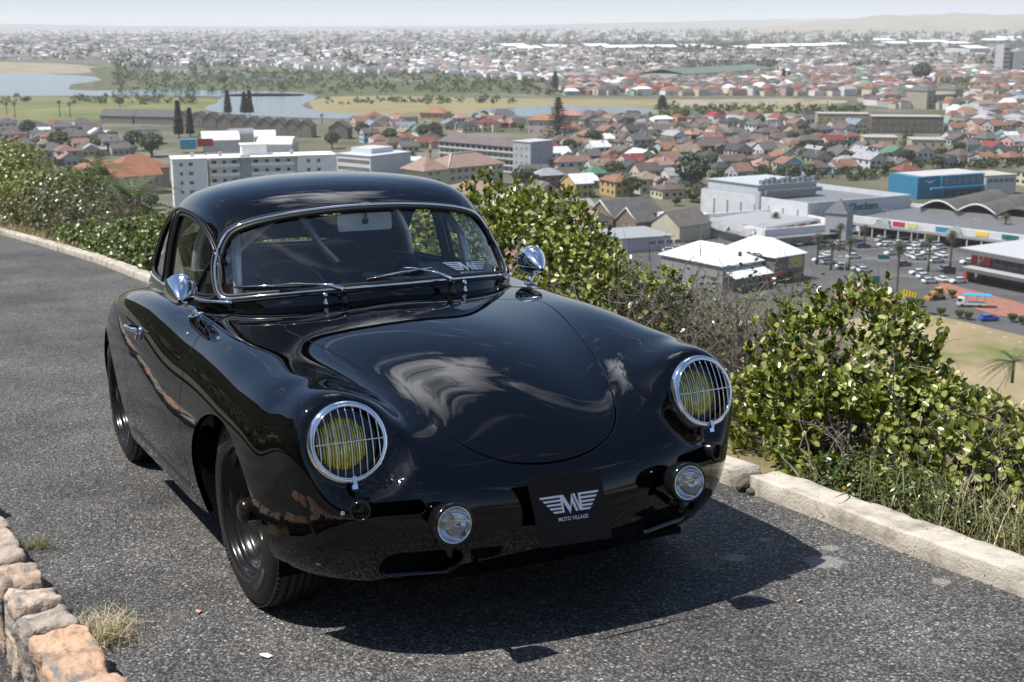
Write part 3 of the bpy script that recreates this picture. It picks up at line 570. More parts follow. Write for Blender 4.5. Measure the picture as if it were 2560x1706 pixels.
# ---- wheels
def wheel(x,side,steer=0.,r=.303,w_=.175,face=.715):
    """revolved round y; 'out' is away from the car"""
    M=Matrix.Translation((x,side*face,r))@Matrix.Rotation(side*math.pi/2+ steer,4,'Z')  # local +X = outwards
    t=MB(); h=.5*w_
    prof=[(.196,-.012),(.200,.004),(.206,.008),(.222,.010),(.243,.0085),(.262,.004),(.2785,-.003),(.2905,-.014),(.298,-.028)]
    for k in range(5):
        a=-.034-.0245*k; prof+=[(.3025,a),(.303,a-.017),(.2985,a-.019),(.2985,a-.0225)]
    prof+=[(.302,-.158),(.296,-.172),(.262,-.185),(.205,-.180)]
    t.lathe(prof,96,M)
    # shoulder blocks
    for i in range(84):
        a=2*math.pi*i/84; Mm=M@Matrix.Rotation(a,4,'X'); t.box((-.021,0,.2945),(.022,.014,.0062),0,Mm)
    ty=t.build('tyre',TYRE,car)
    # raised sidewall marks
    m=MB()
    for a0,n in ((.25,9),(2.2,6),(3.6,8),(4.9,7)):
        for i in range(n):
            a=a0+i*.075; Mm=M@Matrix.Rotation(a,4,'X'); 
            if i%3==0: m.box((.0105,0,.238),(.0022,.004,.018),0,Mm); m.box((.0105,.004,.231),(.0022,.008,.003),0,Mm)
            elif i%3==1: m.box((.0105,0,.238),(.0022,.003,.018),0,Mm); m.box((.0105,.005,.238),(.0022,.003,.018),0,Mm); m.box((.0105,.0025,.246),(.0022,.006,.003),0,Mm)
            else: m.box((.0105,0,.246),(.0022,.012,.003),0,Mm); m.box((.0105,0,.236),(.0022,.003,.017),0,Mm)
    m.lathe([(.2145,.0085),(.2155,.0108),(.2165,.0085)],64,M)
    m.build('sidewall_lettering',mat('raised_rubber',(.05,.05,.05),.4),ty)
    ri=MB(); ri.lathe([(.186,-.160),(.2055,-.158),(.2055,.002),(.2075,.0055),(.2045,.008),(.1985,.0045),(.195,-.003),(.1935,-.014),(.189,-.019),(.182,-.022),(.179,-.030),(.176,-.046),(.170,-.052),(.166,-.058),(.163,-.082),(.157,-.094),(.147,-.098),(.135,-.094),(.122,-.084),(.108,-.079),(.094,-.084),(.084,-.094),(.07,-.098),(.045,-.098)],80,M)
    rim=ri.build('rim',STEEL,car)
    for i in range(10):
        sl=MB()
        a=2*math.pi*(i+.5)/10; Mm=M@Matrix.Rotation(a,4,'X'); sl.prism([( .0,-.014),(.007,-.011),(.007,.011),(0,.014),(-.007,.011),(-.007,-.011)],.002,Mm@Matrix.Translation((-.0845,0,.128))@Matrix.Rotation(math.pi/2,4,'Y')@Matrix.Rotation(.4,4,'Y')); sl.build('rim_slot',CAVITY,rim)
    for i in range(5):
        a=2*math.pi*i/5+.3; Mm=M@Matrix.Rotation(a,4,'X')@Matrix.Translation((0,0,.088)); b=MB(); b.lathe([(.013,-.095),(.0125,-.072),(.010,-.068),(.0,-.066)],8,Mm,False); b.build('wheel_bolt',CHROME,rim)
    hc=MB(); hc.lathe([(.046,-.098),(.046,-.060),(.0445,-.058),(.0445,-.050),(.0425,-.048),(.0425,-.040),(.040,-.037),(.0395,-.012),(.0375,.000),(.032,.008),(.020,.0135),(0,.015)],36,M); hc.build('hub_cap',STEEL,rim)
    dm=MB(); dm.lathe([(.155,-.175),(.155,-.105),(.14,-.102),(0,-.102)],40,M); dm.build('brake_drum',mat('brake_drum_iron',(.02,.02,.02),.6,.3),rim)
wheel(0,-1,.045,face=.728); wheel(0,1,.045,face=.722); wheel(-2.1,-1,0,face=.712); wheel(-2.1,1,0,face=.712)
# inner wheel houses and floor
mb=MB()
for x,z,r in ((0,.305,.345),(-2.1,.315,.335)):
    for s in (1,-1):
        M=Matrix.Translation((x,s*.42,z)); n=24
        V=[];F=[]
        for i in range(n+1):
            a=-.35+(math.pi+.7)*i/n
            for yy in ((.30 if x==0 else .20)*s,-.02*s): V.append((x+r*math.cos(a),s*.42+yy,z+r*math.sin(a)))
        for i in range(n): F.append((2*i,2*i+1,2*i+3,2*i+2))
        mb.add(V,F,True); mb.add([V[2*i+1] for i in range(n+1)],[tuple(range(n+1))])
mb.box((-1.1,0,.185),(2.6,1.2,.02)); mb.box((-.42,0,.42),(.02,1.36,.5)); mb.box((.32,0,.21),(.62,.9,.02)); mb.box((-2.75,0,.22),(.75,.9,.02)); mb.box((.5,0,.40),(.02,.95,.36))
mb.build('underbody',CAVITY,car)
# ---- headlights
YEL=mat('yellow_lens_glass',(.50,.44,.02),.18,0,.6,Transmission_Weight=.35); REFL=mat('lamp_reflector',(.8,.8,.78),.12,1)
def headlight(s):
    n=HLN*[1,s,1]; X=Vector(n).normalized(); Z=(Vector((0,0,1))-X*X.z).normalized(); Y=Z.cross(X); C0=Vector(HLC*[1,s,1])
    M=Matrix((( X.x,Y.x,Z.x,C0.x),(X.y,Y.y,Z.y,C0.y),(X.z,Y.z,Z.z,C0.z),(0,0,0,1)))
    rim=MB(); rim.lathe([(.106,-.05),(.1105,-.022),(.1125,-.008),(.1125,.004),(.110,.012),(.1055,.0165),(.1005,.0175),(.0975,.0155),(.096,.011),(.0955,.002),(.0945,-.03)],72,M)
    h=rim.build('headlight',CHROME,car)
    b=MB(); b.lathe([(.0945,.002),(.094,-.045),(.080,-.055),(.0,-.055)],48,M); b.build('lamp_bowl',CAVITY,h)
    l=MB(); l.lathe([(.0775,-.030),(.0765,-.022),(.070,-.014),(.055,-.006),(.035,-.001),(.015,.0015),(0,.002)],48,M@Matrix.Translation((.0,-.014*s*0-.012,-.0))); ln=l.build('lens',YEL_M,h)
    rr=MB(); rr.lathe([(.0825,-.040),(.0825,-.024),(.0775,-.020),(.0765,-.024)],48,M@Matrix.Translation((0,-.012,0))); rr.build('lens_ring',CHROME,h)
    def dome(r): return .0165+.020*(1-(r/.097)**2)
    for i in range(9):
        y=(i-4)*.0205; hh=math.sqrt(max(.0965**2-y*y,0)); g=MB()
        g.tube([M@Vector((dome(math.hypot(y,z)),y,z)) for z in np.linspace(-hh,hh,15)],.0018,6); g.build('guard_bar',CHROME,h)
    g=MB(); g.tube([M@Vector((dome(abs(y))+.002,y,0.0)) for y in np.linspace(-.0965,.0965,17)],.0020,6); g.build('guard_bar',CHROME,h)
    g=MB(); g.tube([M@Vector((.018,.098*math.cos(a),.098*math.sin(a))) for a in np.linspace(0,2*math.pi,49)[:-1]],.0028,6,closed=True); g.build('guard_ring',CHROME,h)
    c=MB(); c.box((.022,0,-.1035),(.014,.011,.024),0,M,.8); c.box((.014,0,-.121),(.016,.015,.012),0,M); c.build('guard_clip',CHROME,h)
    for a in (-2.35,-.72):
        c=MB(); c.lathe([(.006,.010),(.006,.0145),(.004,.0165),(0,.017)],12,M@Matrix.Translation((0,.1035*math.cos(a),.1035*math.sin(a)))); c.build('screw',CHROME,h)
def yelmat():
    m=mat('yellow_lens',(.42,.38,.012),.12,0,.8,Coat_Weight=1.); t=m.node_tree; b=t.nodes['Principled BSDF']; L=t.links
    tc=N(t,'ShaderNodeTexCoord'); mp=N(t,'ShaderNodeMapping'); mp.inputs['Scale'].default_value=(1,1,.06); L.new(tc.outputs['Object'],mp.inputs[0])
    v=N(t,'ShaderNodeTexWave',i_Scale=42.,i_Distortion=2.5,i_Detail=2.); v.bands_direction='Y'; v.inputs['Detail Scale'].default_value=3.; L.new(mp.outputs[0],v.inputs['Vector'])
    n=N(t,'ShaderNodeTexNoise',i_Scale=22.,i_Detail=2.); L.new(tc.outputs['Object'],n.inputs['Vector'])
    r=N(t,'ShaderNodeValToRGB'); e=r.color_ramp.elements; e[0].position=.3; e[0].color=(.05,.055,.003,1); e[1].position=.80; e[1].color=(.85,.70,.04,1); q=e.new(.5); q.color=(.20,.21,.006,1)  # yellow glints of the glass flutes are painted into the lens colour
    ad=N(t,'ShaderNodeMath',operation='MULTIPLY_ADD',i_1=.55); L.new(v.outputs[0],ad.inputs[0]); mu=N(t,'ShaderNodeMath',operation='MULTIPLY',i_1=.5); L.new(n.outputs[0],mu.inputs[0]); L.new(mu.outputs[0],ad.inputs[2]); L.new(ad.outputs[0],r.inputs[0]); L.new(r.outputs[0],b.inputs['Base Color'])
    bp=N(t,'ShaderNodeBump',i_Strength=.8); bp.inputs['Distance'].default_value=.002; L.new(v.outputs[0],bp.inputs['Height']); L.new(bp.outputs[0],b.inputs['Normal']); return m
YEL_M=yelmat()
headlight(-1); headlight(1)
# ---- turn lamp pods in the grille slots
for s in (1,-1):
    p=Vector((.640,s*.575,.440)); M=Matrix.Translation(p)@Matrix.Rotation(s*.42,4,'Z')
    i=MB(); i.lathe([(.029,-.03),(.029,.0),(.0265,.004),(.023,.004),(.021,-.002),(.021,-.012),(.015,-.016),(.013,-.013),(.006,-.012),(0,-.012)],32,M); i.build('turn_lamp',BLACKGLOSS,car)
    b=MB(); b.box((.60,s*.485,.437),(.01,.17,.06),-s*.25); b.build('grille_backing',CAVITY,car)
    if s<0: c=MB(); c.lathe([(.0065,0),(.006,.004),(.0035,.005),(.003,.003),(0,.003)],16,Matrix.Translation((.618,s*.617,.437))@Matrix.Rotation(s*.5,4,'Z')); c.build('screw',CHROME,car)
    d=MB(); d.box((.575,s*.405,.262),(.01,.19,.085)); d.build('duct_backing',CAVITY,car)
# ---- fog lamps
for s in (1,-1):
    C0=Vector((.785,s*.371,.408)); M=Matrix.Translation(C0)@Matrix.Rotation(-.03*s,4,'Z')@Matrix.Rotation(-.05,4,'Y')
    f=MB(); f.lathe([(0,-.085),(.02,-.083),(.040,-.070),(.052,-.045),(.057,-.02),(.0590,-.003),(.0585,.006),(.0555,.010),(.0515,.0105),(.049,.006)],48,M); fo=f.build('fog_lamp',BLACKGLOSS,car)
    r=MB(); r.lathe([(.0505,.006),(.050,.0095),(.0475,.010),(.0465,.006)],48,M); r.build('lamp_ring',CHROME,fo)
    r=MB(); r.lathe([(.047,.006),(.044,-.006),(.036,-.020),(.022,-.032),(.012,-.036)],40,M); r.build('reflector',mat('fog_reflector',(.8,.82,.85),.03,1),fo)
    r=MB(); r.lathe([(.012,-.036),(.012,-.02),(.008,-.016),(0,-.015)],20,M); r.box((-.012,.008,0),(.006,.03,.006),0,M); r.build('bulb_shield',mat('bulb_shield',(.55,.5,.4),.3,1),fo)
    r=MB(); r.lathe([(.0475,.006),(.035,.0105),(.018,.013),(0,.0135)],40,M); r.build('lens',LAMPG,fo)
    k=MB(); k.tube([C0+Vector((-.03,0,-.052)),C0+Vector((-.034,0,-.085))],.013,12); k.lathe([(.009,0),(.009,.012),(.0,.014)],6,Matrix.Translation(C0+Vector((-.034,0,-.085)))@Matrix.Rotation(math.pi/2,4,'Y'),False); k.tube([C0+Vector((-.034,0,-.075)),C0+Vector((-.12,0,-.082))],.011,8); k.build('bracket',BLACKGLOSS,fo)
    k=MB(); k.lathe([(.007,0),(.007,.010),(.0,.011)],6,Matrix.Translation(C0+Vector((-.034,0,-.086)))@Matrix.Rotation(math.pi/2,4,'Y'),False); k.build('nut',CHROME,fo)
# ---- mirrors
for s in (1,-1):
    base=Vector((-.725,s*.662,.822)); hd=Vector((-.765,s*.700,.902)); dr=Vector((.82,s*.10,-.14)).normalized()
    dr=Vector((.93,-.25 if s<0 else -.12,-.22)).normalized()
    M=Matrix.Translation(hd)@dr.to_track_quat('X','Z').to_matrix().to_4x4()
    h=MB(); h.lathe([(.0,-.034),(.050,-.034),(.0565,-.032),(.0575,-.025),(.0565,-.018),(.0545,-.015),(.0535,-.008),(.049,.012),(.040,.038),(.028,.064),(.016,.084),(.0085,.094),(.0085,.099),(.006,.101),(0,.1015)],56,M); mo=h.build('door_mirror',CHROME,car)
    k=MB(); k.tube([base,base+Vector((-.006,s*.006,.02)),hd+dr*.03+Vector((0,0,-.035))],[.017,.0095,.0085],16); k.lathe([(.0,.006),(.010,.0055),(.026,.003),(.030,-.004)],28,Matrix.Translation(base)@Vector((-.1,s*.25,1)).to_track_quat('X','Z').to_matrix().to_4x4()); k.build('mirror_stalk',CHROME,mo)
    k=MB(); k.lathe([(.006,.1008),(.006,.1025),(0,.103)],16,M); k.build('mirror_screw',BLACKGLOSS,mo)
# ---- wipers and washer jets (left-side pivots and right-side pivots)
def onglass(y,z,off): 
    t=GS.inv([(y,z)],[1,2],(.2,5.4,-6.2,6.2)); p,n=GS.pn(t[:,0],t[:,1]); n=n[0]; n=n if n[0]>0 else -n; return Vector(p[0]+n*off)
for piv,j,a,b in (((-.462,-.205),(-.395,.905),(-.52,.905),(-.215,.908)),((-.462,.205),(.04,.936),(-.10,.915),(.16,.934))):
    P0=Vector((piv[0],piv[1],.852)); m=MB(); m.lathe([(.014,0),(.0135,.006),(.010,.012),(.0105,.030),(.013,.036),(.011,.046),(0,.048)],16,Matrix.Translation(P0)@Matrix.Rotation(-math.pi/2,4,'Y')); wp=m.build('wiper',BLACKGLOSS,car)
    J=onglass(j[0],j[1],.022); top=P0+Vector((0,0,.046)); mid=top.lerp(J,.42)+Vector((.0,0,.012))
    m=MB(); m.tube([top,top.lerp(mid,.5)+Vector((0,0,.004)),mid],[.009,.0075,.0045],8); m.tube([mid,mid.lerp(J,.55)+Vector((0,0,.004)),J],.0032,6); m.build('wiper_arm',CHROME,wp)
    A=[onglass(a[0]+(b[0]-a[0])*t,a[1]+(b[1]-a[1])*t,.0) for t in np.linspace(0,1,9)]; nrm=(onglass(j[0],j[1],.05)-onglass(j[0],j[1],0)).normalized()
    m=MB(); m.tube([p+nrm*.004 for p in A],.0042,6); m.build('wiper_blade',RUBBER,wp)
    m=MB(); m.tube([A[0]+nrm*.008,A[2]+nrm*.014,A[4]+nrm*.020,A[6]+nrm*.014,A[8]+nrm*.008],.0026,6); m.tube([A[1]+nrm*.007,A[2]+nrm*.015,A[3]+nrm*.007],.0022,6); m.tube([A[5]+nrm*.007,A[6]+nrm*.015,A[7]+nrm*.007],.0022,6); m.build('blade_frame',CHROME,wp)
    q=Vector((-.482,(-.266 if piv[1]<0 else .266),.852)); m=MB(); m.lathe([(.009,-.002),(.0085,.004),(.006,.008),(.006,.020),(.0085,.024),(.009,.030),(.005,.037),(0,.038)],16,Matrix.Translation(q)@Matrix.Rotation(-math.pi/2,4,'Y')); m.build('washer_jet',CHROME,car)
# ---- door handles
for s in (1,-1):
    t=BS.inv([(-1.18,.725)],[0,2],(7,16,3.45,9)); t=t if s>0 else t*[1,-1]; p,n=BS.pn(t[:,0],t[:,1]); P0=Vector(p[0]); n=Vector(n[0]); n=n if n.y*s>0 else -n
    a=Vector((-1,0,0)); up=n.cross(a); up=up if up.z>0 else -up; h=MB()
    h.tube([P0+a*-.055,P0+a*-.055+n*.022,P0+a*-.035+n*.036,P0+a*.0+n*.040,P0+a*.045+n*.038,P0+a*.060+n*.026,P0+a*.062],[.010,.009,.0075,.0075,.008,.009,.011],10)
    h.lathe([(.016,-.002),(.0155,.004),(.010,.007),(0,.008)],18,Matrix.Translation(P0+a*-.055)@n.to_track_quat('X','Z').to_matrix().to_4x4()); h.tube([P0-up*.004+a*-.05+n*.012,P0-up*.034+a*-.05+n*.010],[.008,.005],8)
    h.build('door_handle',CHROME,car)
    t=BS.inv([(-.60,.775)],[0,2],(7,16,3.45,9)); t=t if s>0 else t*[1,-1]; p,n=BS.pn(t[:,0],t[:,1]); m=MB(); n=Vector(n[0]); n=n if n.y*s>0 else -n
    m.lathe([(.0065,0),(.006,.004),(0,.006)],14,Matrix.Translation(Vector(p[0]))@n.to_track_quat('X','Z').to_matrix().to_4x4()); m.build('lock_pin',CHROME,car)
# ---- interior
dz=[(-.56,0),(-.585,.2),(-.66,.38),(-.745,.50),(-.80,.535)]; dpoly=[(x,y) for x,y in dz]+[(-.93,.535),(-.86,.3),(-.83,0)]; dfull=dpoly[:]+[(x,-y) for x,y in dpoly[::-1] if y>0]
mb=MB(); mb.prism(dfull,.12,Matrix.Translation((0,0,.705))); mb.build('dashboard',TRIM,car)
for s in (1,-1):
    st=MB(); st.box((-1.12,s*.29,.37),(.50,.44,.16),0,None,.92); st.tube([(-1.36,s*.29-.15,.45),(-1.42,s*.29-.15,.70),(-1.47,s*.29-.13,.86),(-1.475,s*.29,.89),(-1.47,s*.29+.13,.86),(-1.42,s*.29+.15,.70),(-1.36,s*.29+.15,.45)],.045,10)
    st.box((-1.405,s*.29,.63),(.07,.34,.44),0,Matrix.Rotation(0,4,'X')); st.build('seat',CLOTH,car)
mb=MB(); mb.box((-1.75,0,.72),(.10,1.04,.44)); mb.tube([(-1.78,y,.93+.10*math.cos(y*2.6)) for y in np.linspace(-.5,.5,13)],.05,10); mb.build('rear_bench',CLOTH,car)
CARP=noisy('speckled_carpet',[(.02,.02,.02),(.22,.21,.20)],260,.95,.5,400,dist=.003); mb=MB(); mb.box((-1.62,.47,.80),(.36,.05,.20)); mb.box((-1.62,-.47,.80),(.36,.05,.20)); mb.build('carpet',CARP,car)
mb=MB(); 
for s in (1,-1):
    mb.box((-1.22,s*.60,.60),(.86,.02,.42))
mb.build('door_card',TRIM,car)
rc=MB(); r=.019
rc.tube([(-1.5,-.47,.25),(-1.5,-.47,.92),(-1.5,-.455,1.0),(-1.5,-.41,1.10),(-1.5,-.33,1.165),(-1.5,0,1.195),(-1.5,.33,1.165),(-1.5,.41,1.10),(-1.5,.455,1.0),(-1.5,.47,.92),(-1.5,.47,.25)],r,12)
rc.tube([(-1.5,-.06,1.175),(-1.5,.06,.97),(-1.49,.20,.80),(-1.45,.42,.60)],r*.9,12); rc.tube([(-1.46,.10,.86),(-1.36,.24,.83),(-1.2,.42,.80)],r*.85,12)
for s in (1,-1): rc.tube([(-.88,s*.475,.25),(-.88,s*.465,.9),(-.91,s*.455,1.02),(-1.0,s*.43,1.105),(-1.2,s*.40,1.15),(-1.5,s*.38,1.155)],r*.9,12)
rc.tube([(-.93,-.48,.985),(-1.12,-.34,1.04),(-1.34,-.17,1.10),(-1.5,-.10,1.165)],r*.7,10)
rc.build('roll_cage',TUBE,car)
sw=MB(); Ms=Matrix.Translation((-.95,-.30,.79))@Matrix.Rotation(.35,4,'Y'); sw.tube([Ms@Vector((0,.19*math.cos(a),.19*math.sin(a))) for a in np.linspace(0,2*math.pi,41)[:-1]],.011,8,closed=True); sw.tube([Ms@Vector((0,-.19,0)),Ms@Vector((.02,0,0)),Ms@Vector((0,.19,0))],.010,6); sw.tube([Ms@Vector((.02,0,0)),Ms@Vector((.25,0,-.02))],.02,8); sw.build('steering_wheel',TRIM,car)
rm=MB(); Mr=Matrix.Translation((-.86,.03,1.098))@Matrix.Rotation(-.10,4,'Z'); 
pl_=[(-.105,-.026),(-.098,-.033),(.098,-.033),(.105,-.026),(.105,.026),(.098,.033),(-.098,.033),(-.105,.026)]
rm.prism(pl_,.012,Mr@Matrix(((0,0,1,0),(1,0,0,0),(0,1,0,0),(0,0,0,1)))); rmo=rm.build('rear_view_mirror',PALE,car)
k=MB(); k.tube([(-.84,.03,1.105),(-.835,.03,1.165)],.004,8); k.lathe([(.014,0),(.010,.012),(0,.016)],12,Matrix.Translation((-.848,.03,1.102))); k.build('mirror_stem',BLACKGLOSS,rmo)
# ---- emblem: five-striped wings round a monogram, traced in a 0..1 square (x right, y down)
def emblem(name,P,parent,m,thick=.0006,text=True):
    """P(x,y) -> point on the card; normal from the cross product"""
    o=P(0,0); n=(P(1,0)-o).cross(P(0,1)-o).normalized()*-1; mb=MB()
    def poly(pts):
        k=len(pts); V=[P(*p)+n*.0004 for p in pts]+[P(*p)+n*(.0004+thick) for p in pts]
        mb.add(V,[tuple(range(k)),tuple(range(k,2*k))[::-1]]+[(i,k+i,k+(i+1)%k,(i+1)%k) for i in range(k)])
    ys=[.295,.352,.408,.463,.515]; 
    for i,y in enumerate(ys):
        a=.106+.0363*i; poly([(a,y),(.383,y),(.383,y+.029),(a+.018,y+.029)])
        b=.925-.0358*i; poly([(.664,y),(b,y),(b-.018,y+.029),(.664,y+.029)])
    poly([(.383,.295),(.411,.295),(.411,.544),(.383,.544)]); poly([(.411,.295),(.431,.295),(.506,.480),(.488,.572),(.411,.385)])
    poly([(.506,.480),(.545,.295),(.540,.385),(.488,.572)]); poly([(.545,.295),(.600,.545),(.566,.545),(.532,.420)])
    poly([(.559,.297),(.590,.295),(.628,.465),(.632,.545),(.622,.545)]); poly([(.638,.295),(.664,.295),(.664,.544),(.632,.544),(.628,.465)])
    e=mb.build(name,m,parent)
    if text:
        cu=bpy.data.curves.new('lettering','FONT'); cu.body='MOTO VILLAGE'; cu.size=1; cu.space_character=1.08; cu.extrude=.0; cu.offset=.012
        ob=bpy.data.objects.new('tmp',cu); COL.objects.link(ob); dg=bpy.context.evaluated_depsgraph_get(); me=bpy.data.meshes.new_from_object(ob.evaluated_get(dg)); bpy.data.objects.remove(ob)
        xs=[v.co.x for v in me.vertices]; y1=max(v.co.y for v in me.vertices); x0,x1=min(xs),max(xs)
        for v in me.vertices: v.co=P(.308+.41*(v.co.x-x0)/(x1-x0),.66-.054*v.co.y/y1)+n*.0012
        me.materials.clear(); me.materials.append(m); link('lettering',me,e)
    return e
WHITE=mat('white_print',(.62,.66,.78),.5); 
c0,c1,c2,c3=Vector((.755,-.135,.489)),Vector((.757,.095,.484)),Vector((.775,-.106,.292)),Vector((.777,.120,.283))
def PP(x,y): return (c0*(1-x)+c1*x)*(1-y)+(c2*(1-x)+c3*x)*y
nn=(c1-c0).cross(c2-c0).normalized()*-1
mb=MB(); mb.add([c0,c1,c3,c2]+[p-nn*.003 for p in (c0,c1,c3,c2)],[(0,1,2,3)[::-1],(4,5,6,7),(0,1,5,4),(1,2,6,5),(2,3,7,6),(3,0,4,7)])
card=mb.build('number_board',noisy('matt_black_board',[(.0015,.002,.004),(.003,.0035,.006)],20,.45,0,200,spec=.25),None,T); tag(card,'square black board with white winged emblem leaning on the nose of the coupe','sign')
emblem('emblem',PP,card,WHITE)
card.matrix_world=T
d0,d1,d2,d3=[Vector(p)+Vector((-.015,0,-.008)) for p in ((-.56,.124,.965),(-.678,.448,.942),(-.520,.147,.905),(-.677,.50,.873))]
def PD(x,y): return (d0*(1-x)+d1*x)*(1-y)+(d2*(1-x)+d3*x)*y
mb=MB(); mb.add([d0,d1,d3,d2],[(0,1,2,3)]); dc=mb.build('window_card',TRIM,None,T); tag(dc,'black card with white winged emblem inside the lower corner of the windscreen','card')
emblem('emblem',lambda x,y: PD(.266+.794*x,.08+(y-.295)*1.84),dc,mat('white_sticker',(.8,.82,.85),.5))
# ================================================================== ground near the car (road frame)
def vnoise(P,s=1.,seed=0):
    """cheap smooth 3-D value noise, vectorised"""
    P=np.asarray(P,float)*s; i=np.floor(P).astype(np.int64); f=P-i; f=f*f*(3-2*f); r=0
    for dx in (0,1):
        for dy in (0,1):
            for dz in (0,1):
                h=(i[...,0]+dx)*374761393+(i[...,1]+dy)*668265263+(i[...,2]+dz)*2147483647+seed*974711; h=(h^(h>>13))*1274126177; h=(h^(h>>16))&0xffff
                r=r+(h/65535.)*(f[...,0] if dx else 1-f[...,0])*(f[...,1] if dy else 1-f[...,1])*(f[...,2] if dz else 1-f[...,2])
    return r*2-1
def asphalt():
    m=mat('asphalt',(.05,.05,.05),.75,0,.45); t=m.node_tree; b=t.nodes['Principled BSDF']; L=t.links; tc=N(t,'ShaderNodeTexCoord')
    wn=N(t,'ShaderNodeTexNoise',i_Scale=60.,i_Detail=2.); L.new(tc.outputs['Object'],wn.inputs['Vector']); wm=N(t,'ShaderNodeMix',data_type='RGBA',blend_type='LINEAR_LIGHT'); wm.inputs['Factor'].default_value=.006; L.new(tc.outputs['Object'],wm.inputs['A']); L.new(wn.outputs['Color'],wm.inputs['B'])
    v=N(t,'ShaderNodeTexVoronoi',i_Scale=115.,i_Randomness=1.); L.new(wm.outputs['Result'],v.inputs['Vector'])
    v2=N(t,'ShaderNodeTexVoronoi',i_Scale=230.); L.new(tc.outputs['Object'],v2.inputs['Vector'])
    sp=N(t,'ShaderNodeSeparateXYZ'); L.new(v.outputs['Color'],sp.inputs[0])
    r=N(t,'ShaderNodeValToRGB'); e=r.color_ramp.elements; e[0].position=0; e[0].color=(.045,.044,.044,1); e[1].position=1; e[1].color=(.30,.285,.265,1)
    for p,c in ((.35,(.072,.070,.068)),(.7,(.105,.102,.097)),(.92,(.16,.152,.142))): q=e.new(p); q.color=(*c,1)
    L.new(sp.outputs[0],r.inputs[0])
    # dark binder between chips
    r2=N(t,'ShaderNodeMapRange'); r2.inputs['From Min'].default_value=.42; r2.inputs['From Max'].default_value=.62; r2.inputs['To Min'].default_value=1; r2.inputs['To Max'].default_value=.3; L.new(v.outputs['Distance'],r2.inputs[0])
    # dust and wear patches
    n=N(t,'ShaderNodeTexNoise',i_Scale=.9,i_Detail=7.,i_Roughness=.62); L.new(tc.outputs['Object'],n.inputs['Vector']); r3=N(t,'ShaderNodeMapRange'); r3.inputs['From Min'].default_value=.38; r3.inputs['From Max'].default_value=.68; r3.inputs['To Min'].default_value=.95; r3.inputs['To Max'].default_value=2.15; L.new(n.outputs[0],r3.inputs[0])
    m1=N(t,'ShaderNodeMath',operation='MULTIPLY'); L.new(r2.outputs[0],m1.inputs[0]); L.new(r3.outputs[0],m1.inputs[1]); sc=N(t,'ShaderNodeVectorMath',operation='SCALE'); L.new(r.outputs[0],sc.inputs[0]); L.new(m1.outputs[0],sc.inputs['Scale'])
    # distance-independent brown dust film
    n4=N(t,'ShaderNodeTexNoise',i_Scale=3.5,i_Detail=8.,i_Roughness=.7); L.new(tc.outputs['Object'],n4.inputs['Vector']); r4=N(t,'ShaderNodeMapRange'); r4.inputs['From Min'].default_value=.5; r4.inputs['From Max'].default_value=.75; r4.inputs['To Min'].default_value=0; r4.inputs['To Max'].default_value=.42; L.new(n4.outputs[0],r4.inputs[0])
    mx=N(t,'ShaderNodeMix',data_type='RGBA'); mx.inputs['B'].default_value=(.16,.14,.12,1); L.new(sc.outputs[0],mx.inputs['A']); L.new(r4.outputs[0],mx.inputs['Factor'])
    # chalky droppings near the kerb
    last=mx.outputs['Result']
    for (x,y,rr) in ((.43,.80,.10),(.33,1.0,.06),(.62,1.02,.17),(.52,1.13,.09),(.95,1.2,.08),(-.9,.95,.05)):
        cc=N(t,'ShaderNodeVectorMath',operation='DISTANCE'); cc.inputs[1].default_value=(x,y,0); L.new(tc.outputs['Object'],cc.inputs[0]); k=N(t,'ShaderNodeMapRange'); k.inputs['From Min'].default_value=0; k.inputs['From Max'].default_value=rr; k.inputs['To Min'].default_value=1; k.inputs['To Max'].default_value=0; L.new(cc.outputs['Value'],k.inputs[0])
        n5=N(t,'ShaderNodeTexNoise',i_Scale=17.,i_Detail=8.,i_Roughness=.85); L.new(tc.outputs['Object'],n5.inputs['Vector']); ad=N(t,'ShaderNodeMath',operation='ADD'); L.new(k.outputs[0],ad.inputs[0]); L.new(n5.outputs[0],ad.inputs[1]); k2=N(t,'ShaderNodeMapRange'); k2.inputs['From Min'].default_value=1.06; k2.inputs['From Max'].default_value=1.2; k2.inputs['To Max'].default_value=.6; L.new(ad.outputs[0],k2.inputs[0])
        m5=N(t,'ShaderNodeMix',data_type='RGBA'); m5.inputs['B'].default_value=(.33,.32,.30,1); L.new(last,m5.inputs['A']); L.new(k2.outputs[0],m5.inputs['Factor']); last=m5.outputs['Result']
    cv=N(t,'ShaderNodeTexVoronoi',feature='DISTANCE_TO_EDGE',i_Scale=.75); cwn=N(t,'ShaderNodeTexNoise',i_Scale=3.,i_Detail=6.); L.new(tc.outputs['Object'],cwn.inputs['Vector']); cwm=N(t,'ShaderNodeMix',data_type='RGBA',blend_type='LINEAR_LIGHT'); cwm.inputs['Factor'].default_value=.12; L.new(tc.outputs['Object'],cwm.inputs['A']); L.new(cwn.outputs['Color'],cwm.inputs['B']); L.new(cwm.outputs['Result'],cv.inputs['Vector'])
    cm_=N(t,'ShaderNodeMapRange'); cm_.inputs['From Min'].default_value=.0015; cm_.inputs['From Max'].default_value=.006; cm_.inputs['To Min'].default_value=.6; cm_.inputs['To Max'].default_value=0; L.new(cv.outputs['Distance'],cm_.inputs[0]); cmk=N(t,'ShaderNodeMath',operation='MULTIPLY'); L.new(cm_.outputs[0],cmk.inputs[0]); cms=N(t,'ShaderNodeMapRange'); cms.inputs['From Min'].default_value=.5; cms.inputs['From Max'].default_value=.6; L.new(n.outputs[0],cms.inputs[0]); L.new(cms.outputs[0],cmk.inputs[1])
